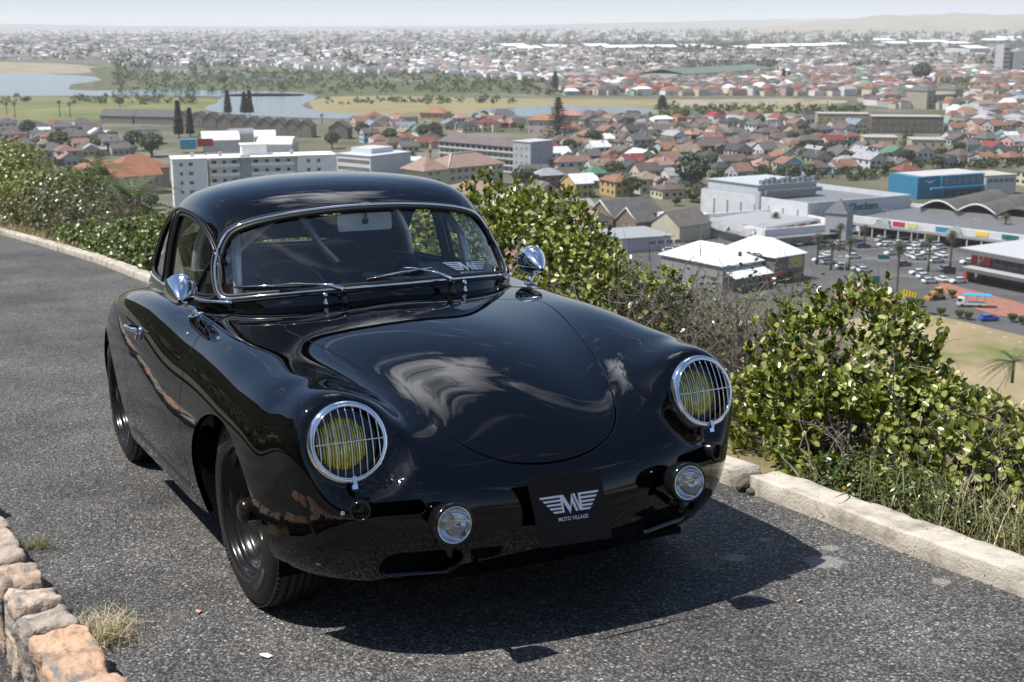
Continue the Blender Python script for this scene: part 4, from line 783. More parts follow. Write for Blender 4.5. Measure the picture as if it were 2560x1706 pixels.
    m6=N(t,'ShaderNodeMix',data_type='RGBA'); m6.inputs['B'].default_value=(.015,.014,.013,1); L.new(last,m6.inputs['A']); L.new(cmk.outputs[0],m6.inputs['Factor']); last=m6.outputs['Result']
    L.new(last,b.inputs['Base Color'])
    hh=N(t,'ShaderNodeMath',operation='MULTIPLY_ADD',i_1=-1.); L.new(v.outputs['Distance'],hh.inputs[0]); L.new(sp.outputs[1],hh.inputs[2]); h2=N(t,'ShaderNodeMath',operation='MULTIPLY_ADD',i_1=-.35); L.new(v2.outputs['Distance'],h2.inputs[0]); L.new(hh.outputs[0],h2.inputs[2])
    bp=N(t,'ShaderNodeBump',i_Strength=.9); bp.inputs['Distance'].default_value=.0065; L.new(h2.outputs[0],bp.inputs['Height']); L.new(bp.outputs[0],b.inputs['Normal'])
    return m
ASPH=asphalt()
KX=[40,12,6,1.8,.7,-.15,-3,-6,-9.3,-12,-14,-16,-18.5,-26,-40]; KY=[3.2,1.9,1.45,1.31,1.295,1.30,1.22,1.06,.86,.80,.67,.53,.33,-.45,-2.2]
def ky(x): return float(np.interp(x,KX[::-1],KY[::-1]))
def strip(name,xs,f0,f1,m,z0=0,z1=0,n=6,kind='structure',jit=0.):
    V=[];F=[]
    for x in xs:
        for k in range(n+1):
            t=k/n; V.append((x,f0(x)*(1-t)+f1(x)*t,z0*(1-t)+z1*t))
    for i in range(len(xs)-1):
        for k in range(n): a=i*(n+1)+k; F.append((a,a+1,a+n+2,a+n+1))
    V=np.array(V); 
    if jit: V[:,2]+=jit*vnoise(V,.8,3)
    o=link(name,npmesh(name,V,np.array(F)[:,::-1],m,True),None,T); tag(o,kind=kind); return o
xs=np.linspace(-40,40,400)
strip('road',xs,lambda x:-1.36+.07*(x+.6),lambda x:ky(x)+.03,ASPH)
strip('lower_road',xs,lambda x:-8.2+.07*x,lambda x:-1.36+.07*(x+.6)+.02,ASPH,-.13,-.12)
# ---- kerb of cast concrete, in lengths
def conc():
    m=noisy('kerb_concrete',[(.25,.225,.19),(.46,.42,.35),(.54,.50,.43)],9,.9,.7,90,dist=.006,spec=.2); t=m.node_tree; b=t.nodes['Principled BSDF']; L=t.links
    src=b.inputs['Base Color'].links[0].from_socket; tc=[q for q in t.nodes if q.bl_idname=='ShaderNodeTexCoord'][0]
    v=N(t,'ShaderNodeTexVoronoi',i_Scale=55.); L.new(tc.outputs['Object'],v.inputs['Vector']); n=N(t,'ShaderNodeTexNoise',i_Scale=12.,i_Detail=3.); L.new(tc.outputs['Object'],n.inputs['Vector'])
    a=N(t,'ShaderNodeMath',operation='MULTIPLY_ADD',i_1=-.55,i_2=.36); L.new(n.outputs[0],a.inputs[0]); c=N(t,'ShaderNodeMath',operation='LESS_THAN'); L.new(v.outputs['Distance'],c.inputs[0]); L.new(a.outputs[0],c.inputs[1])
    mx=N(t,'ShaderNodeMix',data_type='RGBA'); mx.inputs['B'].default_value=(.05,.045,.04,1); L.new(src,mx.inputs['A']); L.new(c.outputs[0],mx.inputs['Factor']); L.new(mx.outputs['Result'],b.inputs['Base Color']); return m
CONC=conc()
def rough_block(name,pts,wid,h,m,parent=None,mw=None,n=10,nw=5,amp=.006,seed=0,base=-.12,top_bev=.006):
    """a long block following pts (x,y) with rough faces"""
    P=resamp(pts,n+1,False); V=[];F=[]
    prof=[(0,base),(.0,-.0),(0.0,h*.55),(.004,h-top_bev),(top_bev,h)]+[(wid*t,h+.002*math.sin(9*t)) for t in np.linspace(.2,.8,nw-2)]+[(wid-top_bev,h),(wid,h-top_bev),(wid+.005,base)]
    for i,p in enumerate(P):
        a=P[min(i+1,n)]-P[max(i-1,0)]; a/=np.linalg.norm(a); nn=np.array([-a[1],a[0]]); nn=nn if nn[1]>0 else -nn
        for (o,z) in prof: V.append((*(p+nn*o),z))
    k=len(prof); V=np.array(V,float)
    d=np.stack([vnoise(V+s*7.3,28,seed+s) for s in range(3)],1)*amp*.55+np.stack([vnoise(V+s*3.1,9,seed+s+5) for s in range(3)],1)*amp*.8; V+=d
    for i in range(n):
        for j in range(k-1): a=i*k+j; F.append((a,a+k,a+k+1,a+1))
    me=bpy.data.meshes.new(name); F+= [tuple(range(k)),tuple(range(n*k,n*k+k))[::-1]]; me.from_pydata([tuple(v) for v in V],[],F); me.materials.append(m)
    me.polygons.foreach_set('use_smooth',[True]*len(F)); me.update()
    return link(name,me,parent,mw)
kerb=empty('kerb',T,'kerb','wall'); 
for k in ('label','category'): del kerb[k]
tag(kerb,kind='structure')
cuts=[9,7.2,5.4,3.6,2.2,-.16]; 
for a,b in zip(cuts[:-1],cuts[1:]):
    rough_block('kerb_length',[(x,ky(x)) for x in np.linspace(a-.004,b+.004,30)],.148,.070,CONC,kerb,n=int((a-b)*22),seed=int(a*7)%97)
cuts=[-.26,-2.4,-4.6,-6.9,-9.1,-11.4,-13.2,-15.4,-18.2,-22,-26,-32]
for a,b in zip(cuts[:-1],cuts[1:]):
    rough_block('kerb_length',[(x,ky(x)+(.0 if a>-13 else .0)) for x in np.linspace(a-.006,b+.006,30)],.145,.068,CONC,kerb,n=int((a-b)*12),seed=int(-a*7)%97)
# ---- sandstone edging stones, each its own thing
STC=[(.62,.40,.27),(.50,.38,.29),(.56,.45,.36),(.44,.37,.31),(.60,.36,.22)]
def stonemat(i):
    m=noisy('sandstone',[tuple(c*.28 for c in STC[i]),tuple(c*.75 for c in STC[i]),STC[i]],11,.9,1.,45,dist=.012,spec=.2,pos=[.28,.42,.62]); t=m.node_tree; b=t.nodes['Principled BSDF']; L=t.links
    src=b.inputs['Base Color'].links[0].from_socket; tc=[q for q in t.nodes if q.bl_idname=='ShaderNodeTexCoord'][0]
    mp=N(t,'ShaderNodeMapping'); mp.inputs['Scale'].default_value=(3,12,20); mp.inputs['Rotation'].default_value=(.4,.3,.5); L.new(tc.outputs['Object'],mp.inputs[0]); n=N(t,'ShaderNodeTexNoise',i_Scale=1.6,i_Detail=6.); L.new(mp.outputs[0],n.inputs['Vector'])
    r=N(t,'ShaderNodeMapRange'); r.inputs['From Min'].default_value=.5; r.inputs['From Max'].default_value=.62; L.new(n.outputs[0],r.inputs[0]); mx=N(t,'ShaderNodeMix',data_type='RGBA'); mx.inputs['B'].default_value=(.20,.19,.175,1); L.new(src,mx.inputs['A']); L.new(r.outputs[0],mx.inputs['Factor']); L.new(mx.outputs['Result'],b.inputs['Base Color']); return m
STM=[stonemat(i) for i in range(5)]
def stone(cx,cy,lx,ly,h,rot,m,seed,label,group='sandstone blocks edging the lay-by'):
    cy=cy+1.335-1.33+.07*(cx+1.11)-.078; rot=rot+.07
    bm=bmesh.new(); bmesh.ops.create_cube(bm,size=1); bmesh.ops.subdivide_edges(bm,edges=bm.edges[:],cuts=14,use_grid_fill=True); V=np.array([v.co[:] for v in bm.verts])
    # squircle-rounded corners then rough it
    r=np.abs(V*2)**12; nrm=(r.sum(1))**(1/12.); V=V/np.maximum(nrm,1e-6)[:,None]
    V=V*np.array([lx,ly,h+.16]); 
    rg=lambda k,a,sd: (1-2*np.abs(np.stack([vnoise(V+11*s+sd,k,s+sd) for s in range(3)],1)))*a
    V=V*(1+.10*vnoise(V+seed,5,seed))[:,None]; V+=rg(9,.012,seed)+rg(24,.006,seed*3)+np.stack([vnoise(V,60,s+seed*5) for s in range(3)],1)*.0035
    for v,c in zip(bm.verts,V): v.co=c
    me=bpy.data.meshes.new('kerb_stone'); bm.to_mesh(me); bm.free(); me.materials.append(m); me.polygons.foreach_set('use_smooth',[True]*len(me.polygons)); me.update()
    o=link('kerb_stone',me,None,T@Matrix.Translation((cx,cy,(h-.16)/2))@Matrix.Rotation(rot,4,'Z')@Matrix.Rotation(random.uniform(-.08,.08),4,'X')@Matrix.Rotation(random.uniform(-.1,.1),4,'Y'))
    return tag(o,label,'stone',group)
vis=[(-1.02,.30,2,'pale stone block cut off by the left edge, beside the small yellow weed'),(-.755,.25,3,'grey brown sandstone block topmost of the fully seen row'),(-.47,.29,1,'broad pinkish sandstone block, second of the fully seen row'),(-.20,.21,2,'banded cream sandstone block just above the grass tuft'),(.02,.20,3,'dark sandstone block half hidden by the grass tuft'),(.36,.34,0,'large orange pitted sandstone block below the grass tuft')]
for i,(x,l,mi,lb) in enumerate(vis): stone(x,-1.335,l*.98,.155,.085 if i<5 else .10,random.uniform(-.06,.06),STM[mi],i+1,lb)
x=.56; i=20
while x<3.3:
    l=random.uniform(.18,.33); stone(x+l/2,-1.335+random.uniform(-.015,.015),l*.96,.15,random.uniform(.07,.11),random.uniform(-.08,.08),STM[i%5],i,'sandstone block of the edging row outside the picture'); x+=l; i+=1
x=-1.20
while x>-13:
    l=random.uniform(.2,.36); stone(x-l/2,-1.335+random.uniform(-.02,.02),l*.95,.15,random.uniform(.06,.11),random.uniform(-.1,.1),STM[i%5],i,'sandstone block of the edging row outside the picture'); x-=l; i+=1
# broken kerb end and rubble
for i,(x,y,r,c) in enumerate(((-.19,1.335,.055,'dark rubble lump in the gap of the concrete kerb'),(-.235,1.385,.04,'small dark rubble lump behind the gap in the kerb'),(-.14,1.30,.022,'tiny reddish stone at the foot of the kerb gap'))):
    bm=bmesh.new(); bmesh.ops.create_icosphere(bm,subdivisions=3,radius=r)
    for v in bm.verts: 
        q=np.array([v.co[:]]); v.co=v.co*(1+.3*float(vnoise(q,25,i)[0])+.12*float(vnoise(q,70,i)[0])); v.co.z*=.75
    me=bpy.data.meshes.new('rubble'); bm.to_mesh(me); bm.free(); me.materials.append(noisy('rubble_stone',[(.03,.028,.026),(.14,.12,.10)],30,.9,.8,90,dist=.004)); tag(link('rubble',me,None,T@Matrix.Translation((x,y,r*.45))),c,'stone')
# small litter on the asphalt
for (x,y,s,c,lb) in ((-.02,-.88,.018,(.55,.30,.22),'small pinkish dead leaf lying on the asphalt left of the car'),(.42,-.80,.022,(.62,.62,.58),'white paper scrap lying on the asphalt near the grass tuft'),(.86,.72,.011,(.6,.38,.10),'small yellow leaf on the asphalt by the tip of the car shadow')):
    mb=MB(); mb.add([(-s,-s*.35,.003),(0,-s*.5,.007),(s,-.1*s,.004),(s*.3,s*.5,.006),(-s*.8,s*.4,.002)],[(0,1,2,3,4)]); tag(mb.build('litter',mat('litter',c,.7),None,T@Matrix.Translation((x,y,.002))@Matrix.Rotation(x*9,4,'Z')),lb,'leaf' if 'leaf' in lb else 'paper')
# loose grit on the asphalt
n=5200; gx=np.random.uniform(-2.5,2.6,n); gy=np.random.uniform(-1.28,1.28,n); gs=np.random.uniform(.0016,.0042,n); a=np.random.uniform(0,6.3,n); V=[];F=[]
tet=np.array([(1,0,0),(-.5,.85,0),(-.6,-.8,0),(.05,.05,.9)]); ca,sa=np.cos(a),np.sin(a)
V=np.stack([gx[:,None]+gs[:,None]*(tet[None,:,0]*ca[:,None]-tet[None,:,1]*sa[:,None]),gy[:,None]+gs[:,None]*(tet[None,:,0]*sa[:,None]+tet[None,:,1]*ca[:,None]),.0012+gs[:,None]*tet[None,:,2]],2).reshape(-1,3)
F=(np.arange(n)[:,None,None]*4+np.array([(0,1,3),(1,2,3),(2,0,3)])[None]).reshape(-1,3)
tn=np.repeat(np.random.uniform(.06,.32,n),3)[:,None]*np.array([[1,.96,.9]]); tag(link('grit',npmesh('grit',V,F,tintmat('grit',.8,.4,.1,30.),False,tn),None,T),kind='stuff')
# ================================================================== hillside falling from the kerb to the plain
def fall(t): 
    t=np.asarray(t,float); return np.where(t<.6,.05*t,.03+.40*(t-.6)+.0*t)
def hillpoint(x,t,jit=True):
    """point t metres outwards from the kerb at road-x"""
    p=rw((x,ky(x)+.10,0)); d=Vector((.8916,.45279,0)).normalized(); q=p+d*t; q.z=p.z-float(fall(t)); return q
xs_=np.r_[np.linspace(-420,-45,26),np.linspace(-40,40,90),np.linspace(45,330,20)]; ts=np.r_[0,.15,.4,.8,1.4,2.2,3.2,4.6,6.5,9,13,18,25,34,46,60,78,100,125,150,180,215]
def kyx(x): return ky(max(min(x,40),-40))
V=[]
for x in xs_:
    p=rw((x,kyx(x)+.10,-.02)); 
    if abs(x)>40: p.z=rw((math.copysign(40,x),kyx(x),0)).z+ (0 if x<0 else 0)-(abs(x)-40)*.03
    for t in ts:
        d=Vector((.8916,.45279,0)).normalized(); q=p+d*t; V.append((q.x,q.y,q.z-float(fall(t))-(max(0,-x-24)*.30 if t>0 else max(0,-x-30)*.30)))
V=np.array(V); 
tt=np.tile(ts,len(xs_)); V[:,2]+=vnoise(V,.06,1)*np.clip(tt-12,0,40)*.06+vnoise(V,.5,2)*np.clip(tt,0,4)*.05
nt_=len(ts); F=[]
for i in range(len(xs_)-1):
    for k in range(nt_-1): a=i*nt_+k; F.append((a,a+nt_,a+nt_+1,a+1))
def hillmat():
    return noisy('hillside_scrub_soil',[(.035,.045,.018),(.10,.095,.045),(.24,.19,.11),(.07,.085,.03)],.35,.95,.5,3,dist=.2,detail=10,spec=.1,pos=[.3,.45,.55,.7])
tag(link('hillside',npmesh('hillside',V,np.array(F),hillmat(),True),None),kind='structure')
# mountain slope on the other side of the road, behind and left of the camera
V=[];xs2=np.linspace(-260,420,70); ts2=np.r_[0,1.5,4,8,14,22,34,50,70,95,125,160,200,250,310]
for x in xs2:
    for t in ts2:
        p=rw((x,-7.2-t,-.13)); base=rw((max(min(x,60),-60),-7.2-t,-.13)); ridge=.50+.13*math.sin(x*.021+1)+.06*math.sin(x*.06); 
        h=(t*ridge if t<160 else 160*ridge+(t-160)*.9)*min(1,.35+t/30)
        V.append((p.x,p.y,base.z*0+rw((0,-7.2,-.13)).z+ (base.z-rw((0,-7.2-t,-.13)).z)*.4+h))
V=np.array(V); V[:,2]+=vnoise(V,.03,4)*9*np.clip(np.tile(ts2,70)/80,0,1)+vnoise(V,.15,5)*2.2*np.clip(np.tile(ts2,70)/20,0,1)
nt_=len(ts2); F=[]
for i in range(len(xs2)-1):
    for k in range(nt_-1): a=i*nt_+k; F.append((a,a+1,a+nt_+1,a+nt_))
tag(link('mountain_slope',npmesh('mountain_slope',V,np.array(F),noisy('mountain_fynbos',[(.012,.017,.007),(.030,.034,.014),(.055,.05,.028)],.12,.95,.8,1.2,dist=.8,detail=10,spec=.1),True),None),kind='structure')
# ---- plain
GROUND=noisy('suburb_ground',[(.06,.075,.035),(.12,.115,.08),(.19,.175,.14)],.02,.95,0,1,detail=12,coord='Object',spec=.1)
mb=MB(); mb.add([(-32000,-9000,0),(32000,-9000,0),(32000,34000,0),(-32000,34000,0)],[(0,1,2,3)]); tag(mb.build('ground',GROUND),kind='structure')
# ================================================================== the town on the plain (world frame)
def sheet(name,px,z,m,kind='structure'):
    V=[gp(x,y,0) for x,y in px]; 
    mb=MB(); mb.add([(v.x,v.y,z) for v in V],[tuple(range(len(V)))[::-1]]); return tag(mb.build(name,m),kind=kind)
def smo(P,n=60): return resamp(smoothc(P,n*3,2),n)
def watermat():
    m=mat('water',(.05,.085,.10),.12,0,.5); t=m.node_tree; b=t.nodes['Principled BSDF']; L=t.links; tc=N(t,'ShaderNodeTexCoord'); n=N(t,'ShaderNodeTexNoise',i_Scale=.6,i_Detail=4.); L.new(tc.outputs['Object'],n.inputs['Vector']); bp=N(t,'ShaderNodeBump',i_Strength=.6); bp.inputs['Distance'].default_value=.25; L.new(n.outputs[0],bp.inputs['Height']); L.new(bp.outputs[0],b.inputs['Normal']); return m
WATER=watermat()
GRASSY=noisy('lagoon_meadow',[(.14,.14,.06),(.25,.215,.115),(.20,.17,.09)],.012,.95,0,1,detail=12,spec=.1); GREENF=noisy('green_field',[(.10,.125,.045),(.16,.165,.07),(.22,.195,.105)],.015,.95,0,1,detail=12,spec=.1)
SAND=noisy('sandy_ground',[(.15,.135,.09),(.27,.235,.17),(.33,.29,.22)],.03,.95,0,1,spec=.1); TOWNASPH=noisy('town_asphalt',[(.06,.06,.062),(.11,.108,.105)],.08,.85,0,1,detail=8)
DRYHILL=noisy('dry_grass_hill',[(.085,.12,.035),(.15,.17,.06),(.25,.20,.115),(.33,.27,.17)],.045,.95,.6,1.2,dist=.4,detail=12,spec=.1,pos=[.28,.37,.45,.65])
PAVE=noisy('red_brick_paving',[(.24,.10,.07),(.32,.16,.12)],.5,.85,0,1)
# fields, water, sand. heights step up by centimetres so that no two lie in one plane
sheet('meadow',smo([(-200,238),(120,243),(560,246),(640,262),(700,268),(520,276),(330,296),(120,300),(-200,300)]),.05,GREENF)
sheet('meadow',smo([(752,262),(800,243),(900,239),(1280,246),(1700,250),(2050,248),(2120,262),(2000,280),(1650,286),(1250,292),(1000,292),(860,288),(770,275)]),.05,GRASSY)
sheet('sandbank',smo([(-200,152),(60,156),(170,160),(260,170),(250,182),(120,186),(-200,184)]),.05,SAND)
sheet('sandbank',smo([(1640,252),(1900,247),(2140,250),(2100,262),(1760,270),(1620,268)]),.12,SAND)
sheet('wooded_shore',smo([(250,160),(700,196),(1000,206),(1400,205),(1300,236),(800,240),(420,226),(180,222),(280,200),(200,180)]),.08,noisy('marsh_scrub',[(.06,.08,.035),(.13,.13,.07)],.03,.95,0,1,detail=10,spec=.1))
for P in ([(-300,183),(60,184),(150,187),(262,194),(270,199),(215,207),(150,217),(160,228),(420,226),(600,228),(760,230),(800,240),(660,243),(400,240),(180,241),(-300,240)],
          [(540,242),(600,234),(780,236),(806,242),(790,250),(765,256),(750,264),(770,274),(840,284),(960,290),(1060,290),(900,300),(640,292),(520,280),(500,268),(560,256)],
          [(1140,286),(1230,272),(1330,266),(1450,265),(1560,268),(1640,275),(1640,283),(1540,289),(1400,292),(1250,293)],
          [(340,171),(450,174),(560,179),(700,190),(730,197),(690,201),(560,190),(420,184),(330,178)]):
    sheet('lagoon_water',smo(P),.2,WATER)
sheet('car_park_asphalt',[(1480,590),(1700,560),(1980,560),(2560,545),(2760,560),(2760,860),(2560,838),(2420,805),(2260,775),(2090,742),(1960,735),(1700,770),(1450,700)],.05,TOWNASPH)
sheet('paving',smo([(2076,742),(2110,716),(2180,716),(2230,742),(2262,772),(2200,779),(2120,764)],40),.12,PAVE)
sheet('paving',smo([(2330,700),(2420,725),(2600,770),(2600,800),(2470,790),(2370,742)],40),.12,PAVE)
# the near road with its white centre dashes
mb=MB()
for i in range(9):
    a=gp(2240+i*38,762+i*11.5); b=gp(2252+i*38,765.6+i*11.5); d=(b-a).normalized(); n_=Vector((-d.y,d.x,0))*.09
    mb.add([a-n_,b-n_,b+n_,a+n_],[(0,1,2,3)])
for v in range(len(mb.v)): mb.v[v]=(mb.v[v][0],mb.v[v][1],.13)
ROADW=mat('road_paint',(.7,.7,.66),.7); tag(mb.build('lane_marking',ROADW),kind='stuff')
mb=MB()
for r_,(x0,y0,x1,y1,k) in enumerate(((2040,655,2330,640,22),(2060,628,2340,612,22),(2280,655,2560,640,20),(2140,600,2420,590,20),(2240,690,2420,700,14))):
    for i in range(k):
        t=i/(k-1); a=gp(x0+(x1-x0)*t,y0+(y1-y0)*t); mb.box((a.x,a.y,.13),(.10,4.6,.012),.25)
tag(mb.build('parking_lines',ROADW),kind='stuff')
sheet('grassy_field',smo([(2120,800),(2230,782),(2330,786),(2440,812),(2560,845),(2900,905),(3100,1400),(1500,1400),(1750,900),(1950,820)],90),.09,DRYHILL)
sheet('lane',[(2560,862),(2470,838),(2330,806),(2230,792),(2120,792),(1900,800),(1900,806),(2120,800),(2230,800),(2330,815),(2470,850),(2560,876)][::-1],.15,TOWNASPH) if False else None
# ------------------------------------------------------------ building kit
WALL={}
def wallm(c,name='painted_plaster'):
    k=tuple(round(v,2) for v in c)
    if k not in WALL: WALL[k]=noisy(name,[tuple(v*.70 for v in c),tuple(v*.86 for v in c)],.35,.85,0,1,detail=8,spec=.2)
    return WALL[k]
ROOF={}
def roofm(c,tile=True):
    k=(tuple(round(v,2) for v in c),tile)
    if k not in ROOF:
        c=tuple((.62 if max(c)<.7 else .85)*v for v in c); g_=sum(c)/3; c=tuple(g_+(v-g_)*.88 for v in c)
        m=noisy('roof_tiles' if tile else 'sheet_roof',[tuple(v*.72 for v in c),c,tuple(min(1,v*1.12) for v in c)],.6,.8 if tile else .55,0,1,detail=9,spec=.25)
        t=m.node_tree; b=t.nodes['Principled BSDF']; L=t.links; tc=[q for q in t.nodes if q.bl_idname=='ShaderNodeTexCoord'][0]
        w_=N(t,'ShaderNodeTexWave',i_Scale=1.6 if tile else .8,i_Distortion=0.); w_.bands_direction='Z' if tile else 'X'; L.new(tc.outputs['Object'],w_.inputs['Vector']); bp=N(t,'ShaderNodeBump',i_Strength=.6); bp.inputs['Distance'].default_value=.08; L.new(w_.outputs[0],bp.inputs['Height']); L.new(bp.outputs[0],b.inputs['Normal'])
        ROOF[k]=m
    return ROOF[k]
WINM=mat('window_glass',(.02,.025,.03),.12,0,.6); FRAME=mat('white_window_frame',(.7,.7,.68),.5); DARKM=mat('dark_opening',(.012,.012,.013),.6); DOORM=mat('dark_door',(.06,.045,.035),.5)
def unit_window():
    mb=MB(); mb.box((0,-.02,0),(1,.06,1)); return mb.mesh('window',WINM)
def unit_frame():
    mb=MB(); 
    for x in (-.5,.5,0): mb.box((x,-.05,0),(.06 if x else .03,.05,1.08))
    for z in (-.52,.52,0): mb.box((0,-.045,z),(1.1,.05,.06))
    return mb.mesh('window_frame',FRAME)
UW,UF=unit_window(),unit_frame()
def win(parent,x,y,z,w_,h_,rz=0.,frame=True):
    o=bpy.data.objects.new('window',UW); COL.objects.link(o); o.parent=parent; o.location=(x,y,z); o.scale=(w_,1,h_); o.rotation_euler=(0,0,rz)
    if frame: f=bpy.data.objects.new('window_frame',UF); COL.objects.link(f); f.parent=o
    return o
def block(name,A,B,h,depth,label,cat='building',z=0.):
    """building frame: A,B = photograph pixels of the two top front corners at height h. local x along the front, -y outwards"""
    a=gp(A[0],A[1],z+h); b=gp(B[0],B[1],z+h); a.z=b.z=z; d=(b-a); L_=d.length; ang=math.atan2(d.y,d.x); M=Matrix.Translation((a+b)/2)@Matrix.Rotation(ang,4,'Z')
    return empty(name,M,label,cat),L_
def part(parent,name,m,f): mb=MB(); f(mb); return mb.build(name,m,parent)
def hip(mb,w_,d,z,h,ov=.5,cx=0,cy=0,ridge=None):
    w2,d2=w_/2+ov,d/2+ov; r=(w2-d2) if w2>d2 else 0; r2=(d2-w2) if d2>w2 else 0
    V=[(-w2,-d2,z),(w2,-d2,z),(w2,d2,z),(-w2,d2,z),(-r,-r2,z+h),(r,r2,z+h)]; V=[(x+cx,y+cy,q) for x,y,q in V]
    if r>0: F=[(0,1,5,4),(1,2,5),(2,3,4,5),(3,0,4)]
    elif r2>0: F=[(0,1,4),(1,2,5,4),(2,3,5),(3,0,4,5)]
    else: F=[(0,1,4),(1,2,4),(2,3,4),(3,0,4)]
    V2=[(x,y,q-.18) for x,y,q in V[:4]]; n=len(V); mb.add(V+V2,F+[(0,n,n+1,1),(1,n+1,n+2,2),(2,n+2,n+3,3),(3,n+3,n,0)])
def gable(mb,w_,d,z,h,ov=.4,cx=0,cy=0,along='x'):
    if along=='x': V=[(-w_/2-ov,-d/2-ov,z-.1),(w_/2+ov,-d/2-ov,z-.1),(w_/2+ov,0,z+h),(-w_/2-ov,0,z+h),(w_/2+ov,d/2+ov,z-.1),(-w_/2-ov,d/2+ov,z-.1)]
    else: V=[(w_/2+ov,-d/2-ov,z-.1),(w_/2+ov,d/2+ov,z-.1),(0,d/2+ov,z+h),(0,-d/2-ov,z+h),(-w_/2-ov,d/2+ov,z-.1),(-w_/2-ov,-d/2-ov,z-.1)]
    V=[(x+cx,y+cy,q) for x,y,q in V]; W=[(x,y,q-.16) for x,y,q in V]; mb.add(V+W,[(0,1,2,3),(3,2,4,5),(6,9,8,7),(9,11,10,8),(0,6,7,1),(5,4,10,11),(0,3,9,6),(3,5,11,9),(1,7,8,2),(2,8,10,4)])
def gwall(mb,w_,d,h,g,along='x',cx=0,cy=0):
    """walls with gable triangles"""
    x,y=w_/2,d/2; V=[(-x,-y,0),(x,-y,0),(x,y,0),(-x,y,0),(-x,-y,h),(x,-y,h),(x,y,h),(-x,y,h)]
    if g and along=='x': V+=[(-x,0,h+g),(x,0,h+g)]; F=[(0,1,5,4),(1,2,6,9,5),(2,3,7,6),(3,0,4,8,7)]
    elif g: V+=[(0,-y,h+g),(0,y,h+g)]; F=[(0,1,5,8,4),(1,2,6,5),(2,3,7,9,6),(3,0,4,7)]
    else: F=[(0,1,5,4),(1,2,6,5),(2,3,7,6),(3,0,4,7),(4,5,6,7)]
    mb.add([(a+cx,b+cy,c) for a,b,c in V],F)
WHITEW=(.72,.71,.67); CREAM=(.62,.56,.40)
TAKEN=[]  # photograph boxes used by named buildings
def take(x0,y0,x1,y1): TAKEN.append((x0,y0,x1,y1))
# ---- 1 white balconied apartment block
b,L_=block('apartment_block',(430,400),(838,388),17.5,13,'white five storey apartment block with curved balconies behind the car roof')
part(b,'wall',wallm((.97,.96,.93)),lambda m:(m.box((-L_/2+6,6,8.75),(12,12,17.5)),m.box((L_/2-7,6,8.75),(14,12,17.5)),m.box((0,7.6,8.75),(L_-26,10,17.5))))
part(b,'roof',mat('white_flat_roof',(.8,.8,.79),.6),lambda m:(m.box((-L_/2+6,6,17.65),(12.8,12.8,.3)),m.box((L_/2-7,6,17.66),(14.8,12.8,.32)),m.box((0,6.2,17.63),(L_-26.2,13.6,.26))))
twr=part(b,'stair_tower',wallm((.95,.94,.91)),lambda m:(m.box((.5,9,19.5),(9,6,3.9)),m.box((.5,9,21.6),(10,7,.35))))
for x in (-12,14,-22): part(b,'chimney',wallm((.6,.58,.55)),lambda m:m.box((x,5,18.6),(1.2,1.2,1.6)))
for fl in range(5):
    z=2.2+fl*3.3
    for (x0,x1) in ((-L_/2+13,-5.5),(-1.5,L_/2-15)):
        n=int((x1-x0)/3.2)
        bal=part(b,'balcony',wallm((.97,.96,.93)),lambda m:(m.box(((x0+x1)/2,1.3,z-1.0),(x1-x0,1.9,.18)),m.box(((x0+x1)/2,.42,z-.42),(x1-x0,.12,1.05))))
        for i in range(n): win(b,x0+(i+.5)*(x1-x0)/n,2.57,z+.1,1.1 if i%2 else 1.7,1.9,0,False)
    for x in (-L_/2+3,-L_/2+6.4): win(b,x,0,z+.3,1.1 if x<-L_/2+4 else 1.6,1.2)
    for x in (L_/2-10,L_/2-6.2,): win(b,x,0,z+.3,1.3,1.2)
    win(b,-L_/2,5,z+.3,1.0,1.1,-math.pi/2)
part(b,'stairwell',wallm((.42,.42,.42)),lambda m:(m.box((-3.5,1.6,9.0),(3.6,2.0,18.6)),))
take(395,345,845,600)
# ---- 2 long orange-roofed school building
b,L_=block('school_building',(283,444),(404,436),7.5,14,'long pinkish building with orange tiled roof left of the white apartment block')
part(b,'wall',wallm((.52,.40,.33)),lambda m:m.box((0,7,3.75),(L_,14,7.5)))
part(b,'roof',roofm((.50,.20,.10)),lambda m:(gable(m,L_,14,7.5,4.6,.6,0,7),))
part(b,'wing_roof',roofm((.46,.19,.10)),lambda m:(hip(m,22,16,8.2,5.2,.5,8,25),))
part(b,'wing_wall',wallm((.50,.39,.32)),lambda m:m.box((8,25,4.1),(22,16,8.2)))
for i in range(int(L_/2.2)): win(b,-L_/2+1.4+i*2.2,0,5.2,1.3,2.0)
take(265,395,412,500)
b,L_=block('house',(185,418),(262,430),5,12,'broad orange roofed hall left of the pinkish school building'); part(b,'wall',wallm((.5,.42,.35)),lambda m:m.box((0,6,2.5),(L_,12,5))); part(b,'roof',roofm((.48,.20,.11)),lambda m:hip(m,L_,12,5,3.6,.6,0,6)); take(180,395,262,440)
